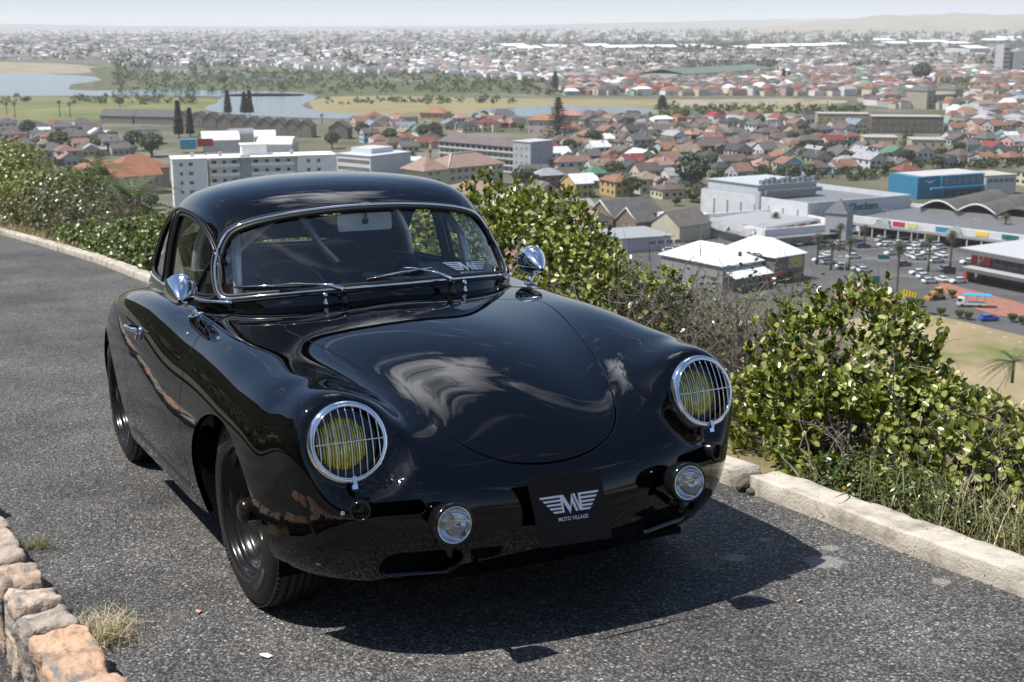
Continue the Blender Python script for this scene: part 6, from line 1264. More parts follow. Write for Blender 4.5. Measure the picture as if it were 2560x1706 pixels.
# the houses beyond the meadow on the right
for i in range(-60,90):
    for j in range(30,60):
        pass
lots.sort(key=lambda q:q[0].length); print('lots',len(lots))
NEAR=[l for l in lots if random.random()<.94][:285]
LAND=[('the norfolk pine',1395,340),('the cream hipped office',1180,440),('the grey slab block',1210,390),('the white apartment block',640,440),('the supermarket',2010,500),('the blue corner building',2400,450),('the stone church',1510,540),('the dark round tree',1725,440),('the waterside townhouses',660,335),('the orange roofed school',340,450),('the pink house',1410,300),('the ochre school block',2110,300),('the yellow parapet block',2320,360),('the ribbon windowed office',885,400),('the right picture edge',2560,380),('the left picture edge',0,380)]
LABS={}
UHIP={}
def house(p,px,py,idx):
    rn,rc,_=pick(ROOFC); wn,wc,_=pick(WALLC)
    if px<900 and py<420 and random.random()<.5: rn,rc,_=ROOFC[0]
    w_=random.uniform(9,13.5); d=random.uniform(7.5,10.5); two=random.random()<.28; h=5.8 if two else random.uniform(3.1,3.7); style=random.choice(['hipped','gabled','gabled front','hipped']); rh=random.uniform(2.2,3.2)
    if 'sheet' in rn and random.random()<.5: style='gabled'
    rot=ang+random.choice([0,0,math.pi/2])+random.uniform(-.05,.05)
    o=bpy.data.objects.new('house',None); COL.objects.link(o); o.location=p; o.rotation_euler=(0,0,rot)
    base=f"{'tall' if two else 'low'} {wn} house with {rn} {style.split()[0]} roof"
    lm=min(LAND,key=lambda q:(q[1]-px)**2+(2.2*(q[2]-py))**2); dx,dy=px-lm[1],py-lm[2]
    rel=('just ' if abs(dx)<70 else 'well ' if abs(dx)>180 else '')+('left of ' if dx<0 else 'right of ') if abs(dx)>abs(dy)*1.3 else ('beyond ' if dy<0 else 'in front of ')
    LABS[o.name]=(base,rel+lm[0],px,py)
    def walls(m):
        if style=='gabled': gwall(m,w_,d,h,rh,'x')
        elif style=='gabled front': gwall(m,w_,d,h,rh,'y')
        else: gwall(m,w_,d,h,0)
        if d>8.6: gwall(m,w_*.42,3.2,h*.92,1.2,'y',w_*.22,-d/2-1.5)
    part(o,'wall',wallm(wc),walls)
    def rf(m):
        if style=='gabled': gable(m,w_,d,h,rh)
        elif style=='gabled front': gable(m,w_,d,h,rh,.4,0,0,'y')
        else: hip(m,w_,d,h,rh)
        if d>8.6: gable(m,w_*.42,3.4,h*.92,1.25,.25,w_*.22,-d/2-1.5,'y')
    r=part(o,'roof',roofm(rc,'sheet' not in rn),rf)
    if random.random()<.6: part(r,'chimney',wallm(wc),lambda m:m.box((random.uniform(-w_*.3,w_*.3),random.choice([-1,1])*d*.18,h+rh*.75),(.8,.8,1.9)))
    # windows on the sides seen from the camera
    toc=Vector((-p.x,-p.y,0)).normalized(); big=p.length<560
    for k,(nx,ny,L2,off) in enumerate(((0,-1,w_,d/2),(0,1,w_,d/2),(-1,0,d,w_/2),(1,0,d,w_/2))):
        nw=Vector((nx*math.cos(rot)-ny*math.sin(rot),nx*math.sin(rot)+ny*math.cos(rot),0))
        if nw.dot(toc)<.25: continue
        rz={0:0,1:math.pi,2:-math.pi/2,3:math.pi/2}[k]
        if big:
            for fl in range(2 if two else 1):
                for t in (-.3,.05,.33): 
                    q=Vector((nx*off,ny*off,0))+Vector((-ny,nx,0))*(L2*t); win(o,q.x,q.y,1.7+fl*2.7,1.3,1.2,rz,p.length<470)
        else:
            mb=MB()
            for fl in range(2 if two else 1):
                for t in (-.32,0,.32):
                    q=Vector((nx*(off+.04),ny*(off+.04),0))+Vector((-ny,nx,0))*(L2*t); mb.box((q.x,q.y,1.7+fl*2.7),(1.4,.08,1.2),rz)
            tag(mb.build('windows',WINM,o),kind='stuff')
    o['category']='house'; o['group']='houses of the suburb below'
    return o
HS=[house(p,px,py,i) for i,(p,px,py) in enumerate(NEAR)]
cnt={}
for o in HS:
    base,rel,px,py=LABS[o.name]; cnt.setdefault((base,rel),[]).append((px,py,o))
for (base,rel),L_ in cnt.items():
    if len(L_)==1: L_[0][2]['label']=base+', '+rel
    else:
        L_.sort(key=lambda q:q[1],reverse=True); nm=['nearest','second nearest','third nearest','fourth nearest','fifth nearest','sixth nearest']
        for k,q in enumerate(L_): q[2]['label']=(nm[k] if k<len(nm) else 'farthest')+' '+base+', '+rel
for o in HS:
    l=o['label']
    for w_ in (' just',' well',' storey',' picture',' the'):
        if len(l.split())>16: l=l.replace(w_,'')
    o['label']=l
# ------------------------------------------------------------ the mass of farther houses and trees
rng=np.random.default_rng(5)
def mass_houses(name,P,size,cols_w,cols_r,seed):
    n=len(P); r=np.random.default_rng(seed); w_=size*r.uniform(.8,1.5,n); d=size*r.uniform(.6,1.0,n); h=r.uniform(3,6.2,n)*np.clip(size/11,.8,3)**.5; rh=r.uniform(1.8,3.2,n); a=ang+r.choice([0,np.pi/2],n)+r.uniform(-.1,.1,n)
    c,s=np.cos(a),np.sin(a); base=np.array([(-1,-1),(1,-1),(1,1),(-1,1)])*.5
    X=base[None,:,0]*w_[:,None]; Y=base[None,:,1]*d[:,None]; gx=P[:,0,None]+X*c[:,None]-Y*s[:,None]; gy=P[:,1,None]+X*s[:,None]+Y*c[:,None]
    lo=np.stack([gx,gy,np.zeros_like(gx)],2); hi=np.stack([gx,gy,np.repeat(h[:,None],4,1)],2)
    k=.25; rx=np.stack([-w_*k,w_*k],1); rdg=np.stack([P[:,0,None]+rx*c[:,None],P[:,1,None]+rx*s[:,None],np.repeat((h+rh)[:,None],2,1)],2)
    V=np.concatenate([lo,hi,rdg],1).reshape(-1,3); q=np.array([(0,1,5,4),(1,2,6,5),(2,3,7,6),(3,0,4,7),(4,5,9,8),(5,6,9,9),(6,7,8,9),(7,4,8,8)])
    # triangles
    tri=np.array([(0,1,5),(0,5,4),(1,2,6),(1,6,5),(2,3,7),(2,7,6),(3,0,4),(3,4,7),(4,5,9),(4,9,8),(5,6,9),(6,7,8),(6,8,9),(7,4,8)])
    F=(np.arange(n)[:,None,None]*10+tri[None]).reshape(-1,3)
    wc=np.array(cols_w)[r.integers(0,len(cols_w),n)]*r.uniform(.85,1.1,(n,1)); rc=np.array(cols_r)[r.integers(0,len(cols_r),n)]*r.uniform(.8,1.15,(n,1))
    C=np.concatenate([np.repeat(wc[:,None],8,1),np.repeat(rc[:,None],6,1)],1).reshape(-1,3)
    return tag(link(name,npmesh(name,V,F,HTINT,False,C)),kind='stuff')
HTINT=tintmat('far_house_paint',.8,.25,.12,.05)
cw=[tuple(.8*v for v in c) for _,c,k in WALLC for _ in range(int(k*2))]; crr=[tuple((.62 if max(c)<.6 else .9)*v for v in c) for _,c,k in ROOFC for _ in range(max(1,int(k)))]
white_w=[(.80,.80,.78)]*5+[(.7,.68,.62),(.6,.6,.6)]; grey_r=[(.16,.16,.165)]*3+[(.25,.24,.24),(.6,.6,.6),(.3,.2,.16)]
rest=[l for l in lots if l not in NEAR]
P=np.array([(l[0].x,l[0].y) for l in rest]) if rest else np.zeros((0,2))
def scatter(n,px0,px1,py0,py1,rej=None,seed=1,uniform_world=True):
    r=np.random.default_rng(seed); out=[]
    while len(out)<n:
        px=r.uniform(px0,px1,4*n); d0=gp(1280,py1).y; d1=gp(1280,py0).y; dd=np.sqrt(r.uniform(d0*d0,d1*d1,4*n)) if uniform_world else r.uniform(d0,d1,4*n)
        x=(px-1280)/IMG*dd*1.0; 
        py=853-IMG*np.tan(PITCH-np.arctan2(CAMZ,dd)); ok=np.ones(4*n,bool)
        if rej is not None: ok=~rej(px,py)
        for i in np.where(ok)[0]: out.append((x[i],dd[i]))
    return np.array(out[:n])
def rej_mid(px,py):
    bad=(px>1140)&(px<2130)&(py>243)&(py<296)
    for a,b,c,d in TAKEN: bad|=(px>a)&(px<c)&(py>b)&(py<d)
    bad|=(px<1400)&(py>160+ (px*.03))
    return bad
if len(P): mass_houses('distant_houses',P,11,cw,crr,2)
mass_houses('distant_houses',scatter(900,1300,2700,196,296,lambda px,py:rej_mid(px,py)|((px<2150)&(py>240)),3),12,cw,crr,3)
mass_houses('distant_houses',scatter(700,1700,2700,180,240,rej_mid,33),12,cw,crr,34)
mass_houses('distant_houses',scatter(2300,-100,1500,118,165,lambda px,py:(px<300)&(py>150),4),14,white_w,grey_r,4)
mass_houses('distant_houses',scatter(700,650,1500,150,206,lambda px,py:(py>168+(px-650)*.05),14),13,white_w,grey_r,14)
mass_houses('distant_houses',scatter(3000,1300,2700,130,200,rej_mid,5),14,[(.48,.43,.36),(.55,.52,.47),(.38,.34,.3)],[(.17,.125,.105),(.20,.16,.14),(.12,.115,.11),(.14,.135,.13),(.40,.39,.38)],5)
mass_houses('distant_houses',scatter(5200,-200,2760,86,130,lambda px,py:(px>1250)&(py>104)&(py<126),6),22,[(.42,.38,.34),(.6,.59,.57),(.3,.28,.26)],[(.17,.13,.11),(.13,.125,.12),(.4,.4,.4)],6)
mass_houses('distant_houses',scatter(2600,-200,2760,77,90,lambda px,py:(px>1700),7),45,[(.5,.47,.43),(.6,.58,.55)],[(.32,.28,.25),(.4,.38,.36)],7)
# white factory sheds on the right, each a thing
fs=[(1292,118,60,10),(1330,124,60,8),(1395,120,50,7),(1500,118,60,8),(1560,122,90,9),(1640,121,110,9),(1745,119,60,7),(1790,124,40,8),(1880,124,60,10),(1930,120,90,10),(2010,118,120,9),(2100,115,60,9),(2190,104,100,10),(2250,112,60,9),(2330,108,90,9),(2400,112,60,8),(2450,124,50,16),(2500,104,80,10),(2540,98,100,10)]
for i,(x,y,w_,h) in enumerate(fs):
    b,L_=block('factory_shed',(x-w_/2,y-3),(x+w_/2,y-3.5),h,70,('white' if i!=16 else 'pale tall')+' factory shed, '+['first','second','third','fourth','fifth','sixth','seventh','eighth','ninth','tenth','eleventh','twelfth','thirteenth','fourteenth','fifteenth','sixteenth','seventeenth','eighteenth','nineteenth'][i]+' from the left of the distant white roofs'); b['group']='white factory roofs on the far plain'
    part(b,'wall',wallm((.6,.6,.6)),lambda m:m.box((0,35,h/2),(L_,70,h))); part(b,'roof',mat('white_factory_roof',(.82,.82,.82),.5),lambda m:gable(m,L_,70,h,5,1,0,35))
b,L_=block('tower_block',(2505,112),(2560,112),38,30,'pale grey tower blocks standing on the far plain near the right edge'); part(b,'wall',wallm((.5,.5,.5)),lambda m:(m.box((-L_*.3,10,19),(L_*.3,30,38)),m.box((L_*.25,10,15),(L_*.45,30,30)),))
for k in range(6): part(b,'window_band',WINM,lambda m:m.box((-L_*.3,-5.1,5+k*5.5),(L_*.27,.3,2)))
# ================================================================== vegetation
def leafmat(name='leaf',rough=.38,trans=.28):
    m=bpy.data.materials.new(name); m.use_nodes=True; t=m.node_tree; b=t.nodes['Principled BSDF']; o=t.nodes['Material Output']; L=t.links
    a=N(t,'ShaderNodeAttribute',attribute_name='tint'); b.inputs['Roughness'].default_value=rough; b.inputs['Specular IOR Level'].default_value=.5; L.new(a.outputs['Color'],b.inputs['Base Color'])
    tr=N(t,'ShaderNodeBsdfTranslucent'); sc=N(t,'ShaderNodeVectorMath',operation='MULTIPLY'); sc.inputs[1].default_value=(1.25,1.35,.5); L.new(a.outputs['Color'],sc.inputs[0]); L.new(sc.outputs[0],tr.inputs[0]); mx=N(t,'ShaderNodeMixShader'); mx.inputs[0].default_value=trans; L.new(b.outputs[0],mx.inputs[1]); L.new(tr.outputs[0],mx.inputs[2]); L.new(mx.outputs[0],o.inputs[0]); return m
LEAF=leafmat('leaf',.30,.25); LEAFM=leafmat('matt_leaf',.6,.2); TWIG=noisy('twig_bark',[(.10,.08,.065),(.26,.235,.21)],25,.9,0,1,spec=.1); BARK=noisy('trunk_bark',[(.06,.048,.036),(.16,.13,.10)],4,.9,.6,18,dist=.03,spec=.1)
BIG=[((.29,.31,.07),4),((.18,.21,.04),5),((.055,.075,.014),6),((.50,.50,.22),2.2),((.42,.24,.15),.12)]
OLIVE=[((.10,.11,.045),4),((.06,.07,.03),4),((.17,.16,.075),2),((.20,.15,.09),1)]
SMALL=[((.085,.125,.028),4),((.05,.08,.018),4),((.15,.17,.05),1),((.30,.15,.03),.2)]
def cols(pal,n,r): 
    p=np.array([w for _,w in pal]); i=r.choice(len(pal),n,p=p/p.sum()); return np.array([c for c,_ in pal])[i]*r.uniform(.8,1.2,(n,1))
OVAL=np.array([(0,0,0),(.30,.12,.05),(.46,.40,.05),(.44,.70,.05),(.22,.95,.05),(0,1.0,0),(-.22,.95,.05),(-.44,.70,.05),(-.46,.40,.05),(-.30,.12,.05),(0,.35,0),(0,.72,0)]); OVAL_F=np.array([(0,1,2,10),(10,2,3,11),(11,3,4,5),(11,5,6,7),(10,11,7,8),(0,10,8,9)])
OV6=np.array([(0,0,0),(.42,.28,.05),(.46,.66,.05),(0,1,0),(-.46,.66,.05),(-.42,.28,.05)]); OV6_F=np.array([(0,1,2,3),(0,3,4,5)])
def leafpts(lobes,n,r,shell=.45,gap=.0,gs=3.,flat=.2):
    vol=np.array([l[3]*l[4]*l[5] for l in lobes])**(2/3); out=[];nn=[]
    while sum(map(len,out))<n:
        k=r.choice(len(lobes),n,p=vol/vol.sum()); d=r.normal(size=(n,3)); d/=np.linalg.norm(d,axis=1)[:,None]; rho=(1-shell*r.random(n)**1.7)
        Lb=np.array([l[:6] for l in lobes])[k]; lump=1+.16*vnoise(d*2.2+Lb[:,:3],1.6,3)+.10*vnoise(d*5+Lb[:,:3],1.6,7); p=Lb[:,:3]+d*Lb[:,3:6]*(rho*lump)[:,None]
        ok=(vnoise(p,gs,9)>gap-.55*r.random(n))
        # drop points deep inside another lobe
        for l in lobes:
            e=(((p-np.array(l[:3]))/np.array(l[3:6]))**2).sum(1); ok&=~((e<.42))
        out.append(p[ok]); nn.append(d[ok])
    return np.concatenate(out)[:n],np.concatenate(nn)[:n]
def leafmesh(name,P,D,size,pal,m,r,up=.5,rnd=.9,asp=.78,jit=.3,fine=False,rosette=False):
    OVAL,OVAL_F=(globals()['OVAL'],globals()['OVAL_F']) if fine else (OV6,OV6_F); nv,nf=len(OVAL),len(OVAL_F)
    n=len(P); nrm=D*.7+np.array([0,0,up])+r.normal(size=(n,3))*rnd*.5; nrm/=np.linalg.norm(nrm,axis=1)[:,None]
    t=r.normal(size=(n,3))+np.array([0,0,.9]); t-=nrm*(t*nrm).sum(1)[:,None]; t/=np.linalg.norm(t,axis=1)[:,None]; b=np.cross(nrm,t); s=size*r.uniform(1-jit,1+jit,n)
    if rosette:
        g=7; m_=n//g*g; P=np.array(P[:m_]); D=np.array(D[:m_]); c=np.repeat(P[::g],g,0); ax=np.repeat(D[::g]*.45+np.array([0,0,.85]),g,0)+r.normal(size=(m_,3))*.15; ax/=np.linalg.norm(ax,axis=1)[:,None]
        q=r.normal(size=(m_,3)); q-=ax*(q*ax).sum(1)[:,None]; q/=np.linalg.norm(q,axis=1)[:,None]; el=r.uniform(.45,1.35,m_)[:,None]; t=q*np.cos(el)+ax*np.sin(el); nrm=ax*np.cos(el)-q*np.sin(el)+r.normal(size=(m_,3))*.12; nrm/=np.linalg.norm(nrm,axis=1)[:,None]
        b=np.cross(nrm,t); n=m_; s=size*r.uniform(.55,1.3,n); P=c+t*(s*.62)[:,None]+ax*r.uniform(-.035,.02,(n,1))
    fold=r.uniform(.05,.35,n)
    V=P[:,None]+s[:,None,None]*(OVAL[None,:,0,None]*asp*b[:,None]+(OVAL[None,:,1,None]-.5)*t[:,None]+(np.abs(OVAL[None,:,0,None])*fold[:,None,None])*nrm[:,None])
    F=(np.arange(n)[:,None,None]*nv+OVAL_F[None]).reshape(-1,4); C=np.repeat(cols(pal,n,r),nf,0)
    return npmesh(name,V.reshape(-1,3),F,m,False,C)
def twigs(name,roots,m,r,parent=None,mw=None,n=30,seg=.09,steps=7,rad=.006,spread=.5,up=.6,branch=.5,depth=2,kind=None,sides=4):
    mb=MB()
    def grow(p,d,k,ra,dep):
        pts=[p.copy()]; R_=[ra]
        for i in range(k):
            d=d+r.normal(size=3)*spread*.45; d[2]+=up*.10; d/=np.linalg.norm(d); p=p+d*seg*r.uniform(.7,1.3); pts.append(p.copy()); R_.append(ra*(1-.75*(i+1)/k))
            if dep>0 and r.random()<branch: 
                e=d+r.normal(size=3)*.8; grow(p.copy(),e/np.linalg.norm(e),max(2,int(k*.65)),ra*.6,dep-1)
        mb.tube([tuple(q) for q in pts],R_,sides,False)
    for i in range(n):
        q=np.array(roots[i%len(roots)],float)+r.normal(size=3)*np.array([.10,.10,.03]); d=np.array([r.normal()*spread,r.normal()*spread,up+.4]); grow(q,d/np.linalg.norm(d),steps,rad*r.uniform(.6,1.3),depth)
    o=mb.build(name,m,parent,mw)
    if kind: o['kind']=kind
    return o
CAMR=np.array(tuple(RC))
def bush(label,lobes,n,size,pal,seed,singles=0,stems=None,leafm=None,gap=.0,name='shrub',group=None,twign=18,twl=.10,twm=6,shell=.45,gs=3.,up=.5,asp=.78,trad=.008,fine=False):
    r=np.random.default_rng(seed); c=np.mean([l[:3] for l in lobes],0); base=np.array([c[0],c[1],0]); M=T@Matrix.Translation(Vector(base)); o=empty(name,M,label,'shrub',group)
    lb=[(l[0]-base[0],l[1]-base[1],l[2],l[3],l[4],l[5]) for l in lobes]; P,D=leafpts(lb,n,r,shell,gap,gs)
    if singles:
        tocam=(CAMR-base)-P; sc=(D*tocam).sum(1)/np.linalg.norm(tocam,axis=1)**1.6+.25*D[:,2]; idx=np.argsort(-sc)[:singles*5]; idx=r.choice(idx,singles,replace=False); mask=np.ones(n,bool); mask[idx]=False
        # three shared leaf meshes in three tints
        protos=[]
        for tint in ((.36,.38,.14),(.22,.25,.06),(.50,.50,.24)):
            V=(OVAL-np.array([0,.5,0]))*np.array([asp,1,1]); V[:,2]=np.abs(OVAL[:,0])*.3; protos.append(npmesh('leaf',V,OVAL_F,leafm or LEAF,True,np.array([tint]*len(OVAL_F))))
        for i in idx:
            q=bpy.data.objects.new('leaf',protos[r.choice(3,p=[.4,.45,.15])]); COL.objects.link(q); q.parent=o
            nn=Vector(D[i]*.8+np.array([0,0,.4])+r.normal(size=3)*.4).normalized(); q.location=P[i]+D[i]*.01; q.rotation_euler=(nn.to_track_quat('Z','Y').to_matrix()@Matrix.Rotation(r.uniform(0,6.3),3,'Z')).to_euler(); s=size*r.uniform(.95,1.35); q.scale=(s,s,s)
        P,D=P[mask],D[mask]
    f=link('foliage',leafmesh('foliage',P,D,size,pal,leafm or LEAF,r,up,.9,asp,.3,fine,fine),o); f['kind']='stuff'
    roots=[(l[0],l[1],l[2]-l[5]*.9) for l in lb]; twigs('branches',roots,TWIG,r,o,None,twign,twl,twm,trad,.55,.7,.5,2,'stuff')
    return o
bush('large round leaved yellow green shrub leaning over the kerb right of the headlight',[(-.50,2.08,.28,.40,.42,.46),(-.22,1.92,.02,.42,.36,.38),(-.72,2.05,.0,.36,.38,.40),(.02,2.05,.06,.36,.38,.36)],21000,.030,BIG,1,300,fine=True,gap=.02,twign=34,twl=.085,gs=6)
bush('round leaved shrub farther right with bare twigs at its top right',[(.42,2.02,-.02,.34,.36,.36),(.70,2.05,-.10,.30,.36,.34),(.20,1.80,-.12,.32,.26,.26)],10500,.030,BIG,2,220,fine=True,gap=.05,twign=70,twl=.085,gs=6)
bush('low bright small leaved shrub hugging the kerb below the round leaved shrubs',[(.10,1.64,-.02,.30,.17,.19),(.45,1.62,-.03,.28,.16,.20),(.78,1.66,-.06,.26,.17,.17)],9000,.019,SMALL,3,0,gap=-.1,twign=30,twl=.05,gs=9,asp=.6)
bush('tall dense round leaved shrub right behind the far door mirror',[(-3.45,2.15,.48,.62,.5,.55),(-4.3,2.25,.46,.75,.6,.58),(-2.85,2.10,.26,.50,.45,.52),(-3.4,1.75,.1,.9,.36,.5)],30000,.034,BIG,4,260,fine=True,gap=-.12,twign=50,gs=5)
bush('round leaved hedge seen through the side windows of the coupe',[(-5.4,2.1,.42,.85,.6,.58),(-6.6,2.0,.36,.8,.6,.55),(-7.8,1.9,.26,.8,.5,.5)],11000,.046,BIG,5,0,gap=-.1,twign=30)
bush('half bare twiggy shrub with few leaves between the two green shrubs',[(-2.25,2.30,.22,.45,.45,.52),(-1.55,2.45,.20,.55,.50,.50),(-1.0,2.3,-.05,.45,.4,.4)],2600,.026,OLIVE,6,0,gap=.15,twign=340,twl=.075,twm=8,shell=.9,trad=.005)
bush('leafy sprig shrub with pale tips left of the twiggy shrub',[(-2.35,2.15,.30,.34,.34,.42)],1700,.036,BIG,7,60,fine=True,gap=.1,twign=60,gs=6,shell=.8)
bush('low glossy hedge with shining leaves along the far kerb behind the car',[(-9.2,1.55,.18,.9,.5,.42),(-10.6,1.5,.18,.95,.55,.42),(-12.0,1.45,.14,.9,.55,.40),(-13.2,1.35,.08,.8,.5,.33),(-14.6,1.2,.03,.9,.42,.34),(-16.0,1.05,-.02,.8,.36,.28)],19000,.050,SMALL+[((.40,.42,.20),.7)],8,0,gap=-.1,twign=40)
bush('pale yellow green shrub at the left picture edge above the far kerb',[(-25.0,1.3,.75,1.7,.75,.72),(-28.5,1.7,.7,2.4,.8,.75),(-22.2,1.5,.45,1.2,.7,.55)],9000,.075,[((.20,.22,.07),4),((.13,.15,.045),4),((.30,.29,.12),1.5),((.2,.12,.07),.6)],9,0,gap=-.05,twign=50,twl=.16)
bush('dark mixed scrub below the pale shrub at the left edge',[(-19.5,1.6,.25,1.5,.8,.62),(-17.4,1.7,.05,1.3,.8,.50),(-22,1.4,.1,1.8,.7,.6),(-16,1.7,-.05,1.2,.7,.45)],10500,.055,OLIVE,10,0,gap=.0,twign=170,twl=.12,shell=.7)
bush('greyish bare scrub with dead twigs between far hedge and town',[(-20.5,2.2,-.22,1.4,.7,.55),(-17.8,2.2,-.35,1.2,.8,.5),(-24,2.6,-.1,1.6,.7,.55)],6000,.05,OLIVE,11,0,gap=.05,twign=260,twl=.12,twm=7,shell=.8)
bush('rounded light green bush on the slope left of the small palm',[(-30.5,3.3,.0,1.7,.8,.75),(-27.5,3.3,-.4,1.4,.8,.7)],6000,.08,[((.14,.17,.05),4),((.08,.11,.03),4),((.2,.22,.08),1)],12,0,gap=-.1,twign=30,twl=.15)
bush('brownish heath bush behind the glossy far hedge',[(-10.8,2.6,-.15,1.1,.8,.52),(-9.2,2.6,-.2,1.0,.8,.5)],5200,.04,OLIVE+[((.22,.14,.08),2)],13,0,gap=.0,twign=120,twl=.1,shell=.7)
# slope scrub (uncountable) on the fall of the hill
r=np.random.default_rng(77); n=26000; xx=r.uniform(-60,30,n); t_=r.uniform(.4,26,n)**1.0; P=[]
xk=np.clip(xx,-40,40); yk=np.interp(xk,KX[::-1],KY[::-1]); pr=np.stack([xx,yk+.1,np.zeros(n)],1)@np.array(RR).T+np.array(tuple(T.translation)); d=np.array([.8916,.45279,0])/1.0; P=pr+d*t_[:,None]; P[:,2]-=fall(t_)+.0
clump=vnoise(P,.35,4); keep=(clump>-.25); P=P[keep]; P[:,2]+=np.abs(r.normal(size=len(P)))*.22*np.clip(clump[keep]+.5,0,1)
tag(link('slope_scrub',leafmesh('slope_scrub',P,np.tile([[0,0,1.]],(len(P),1)),.11,OLIVE+[((.28,.22,.12),2)],LEAFM,r,.4,1.3,.5,.5)),kind='stuff')
# dry grass
def grass(name,pts,n,h,pal,r,spread,mw,label=None,cat='grass',kind=None,lean=.6,wd=.0022):
    V=[];F=[];C=[]
    for i in range(n):
        c=np.array(pts[r.integers(len(pts))])+np.append(r.normal(size=2)*spread,0); a=r.uniform(0,6.28); d=np.array([math.cos(a),math.sin(a),0]); L_=h*r.uniform(.45,1.2); b=np.cross(d,[0,0,1])*wd*r.uniform(.6,1.3); ln=lean*r.uniform(.2,1.3)
        k=len(V); 
        for t in (0,.35,.7,1): p=c+d*L_*ln*t*t+np.array([0,0,L_*(t-.35*ln*t*t)]); V+=[p-b*(1-t*.8),p+b*(1-t*.8)]
        F+=[(k,k+1,k+3,k+2),(k+2,k+3,k+5,k+4),(k+4,k+5,k+7,k+6)]
        q=cols(pal,1,r)[0]; C+=[q]*3
    o=link(name,npmesh(name,np.array(V),np.array(F),LEAFM,False,np.array(C)),None,mw)
    return tag(o,label,cat if label else None,None,kind)
DRY=[((.42,.36,.22),4),((.32,.27,.16),3),((.55,.48,.33),1.5),((.18,.17,.08),1)]
grass('dry_grass',[(x,ky(x)+.25+.12*k,-.06) for x in np.linspace(.3,2.6,26) for k in range(2)],1500,.26,DRY,np.random.default_rng(3),.05,T,'tall straw coloured dry grass behind the kerb at the right edge','dry grass')
grass('dry_grass',[(x,ky(x)+.26,-.02) for x in np.linspace(-13.5,-19,40)],1300,.16,[((.40,.30,.18),3),((.30,.24,.14),2)],np.random.default_rng(4),.12,T,'tan dry grass verge above the far kerb at the left','dry grass',wd=.005)
g=grass('grass_tuft',[(.04,-1.20,0)],520,.085,[((.46,.38,.24),4),((.12,.14,.05),1),((.60,.52,.36),2.5),((.30,.24,.12),1)],np.random.default_rng(5),.060,T,'half dead grass tuft growing between the sandstone blocks','grass tuft',lean=1.2,wd=.0016)
grass('grass_tuft',[(-.98,-1.235,0)],150,.05,[((.20,.17,.05),3),((.10,.12,.03),2)],np.random.default_rng(6),.03,T,'small yellow green weed beside the topmost stone','grass tuft',lean=1.4,wd=.0014)
# litter of leaves at the kerb foot
# ------------------------------------------------------------ trees of the town
def crownmesh(seed,w_,h,pal,n=420,leaf=.55,flatb=.35,lumps=6):
    r=np.random.default_rng(seed); lb=[(0,0,h*.62,w_*.36,w_*.36,h*.33)]
    for i in range(lumps): a=r.uniform(0,6.28); q=r.uniform(.12,.32)*w_; lb.append((q*math.cos(a),q*math.sin(a),h*r.uniform(.42,.8),w_*r.uniform(.16,.27),w_*r.uniform(.16,.27),h*r.uniform(.12,.22)))
    P,D=leafpts(lb,n,r,.35,-.2,.4); return leafmesh('crown',P,D,leaf,pal,LEAFM,r,.3,.9,.9,.4)
DARKG=[((.035,.05,.02),4),((.06,.08,.03),3),((.09,.11,.045),1)]; MIDG=[((.07,.10,.03),4),((.11,.14,.05),3),((.045,.06,.022),2)]
def trunkmesh(h,r0=.25): mb=MB(); mb.tube([(0,0,-.3),(.1,0,h*.35),(0,.1,h*.62)],[r0*1.3,r0,r0*.6],7); mb.tube([(.1,0,h*.35),(h*.14,.1,h*.6)],[r0*.6,r0*.3],5); mb.tube([(.1,0,h*.33),(-h*.13,-.1,h*.58)],[r0*.6,r0*.3],5); return mb.mesh('trunk',BARK)
PROT=[(crownmesh(100+i,w_,h,pal,620,.72),trunkmesh(h)) for i,(w_,h,pal) in enumerate([(7,6,DARKG),(9,7.5,DARKG),(6,5,MIDG),(8,6,MIDG),(5,6.5,DARKG)])]
def tree(name,mw,label,k=0,s=1.,group=None,cat='tree'):
    o=empty(name,mw@Matrix.Scale(s,4),label,cat,group); link('crown',PROT[k][0],o); link('trunk',PROT[k][1],o); return o
def nlab(px,py):
    lm=min(LAND,key=lambda q:(q[1]-px)**2+(2.2*(q[2]-py))**2); dx,dy=px-lm[1],py-lm[2]
    return (('just ' if abs(dx)<70 else 'well ' if abs(dx)>180 else '')+('left of ' if dx<0 else 'right of ') if abs(dx)>abs(dy)*1.3 else ('beyond ' if dy<0 else 'in front of '))+lm[0]
# conifers
def conifer(seed,h,w_,tiers,norfolk=False):
    r=np.random.default_rng(seed); V=[];F=[];C=[]
    for i in range(tiers):
        t=i/tiers; z=h*(.14+.86*t); rad=w_/2*(1-t)**(.75 if norfolk else .8)*r.uniform(.8,1.1)+.25; nb=13 if norfolk else 14
        for k in range(nb):
            a=6.283*k/nb+r.uniform(-.25,.25)+i; L_=rad*r.uniform(.75,1.1)
            for j in range(5):
                q=(j+.6)/5; p=np.array([math.cos(a)*L_*q,math.sin(a)*L_*q,z+(L_*.16*q if norfolk else -L_*.15*q)]); s=.75+.45*(1-q)
                for m_ in range(4):
                    o=r.normal(size=(3,3))*s*.5; o[:,2]*=.55; b=len(V); V+=list(p+o); F.append((b,b+1,b+2)); C.append(np.array((.028,.042,.022))*r.uniform(.6,1.6))
    return npmesh('crown',np.array(V),np.array(F),LEAFM,False,np.array(C))
def ctrunk(h): mb=MB(); mb.tube([(0,0,-.3),(0,0,h*.97)],[.35,.05],7); return mb.mesh('trunk',BARK)
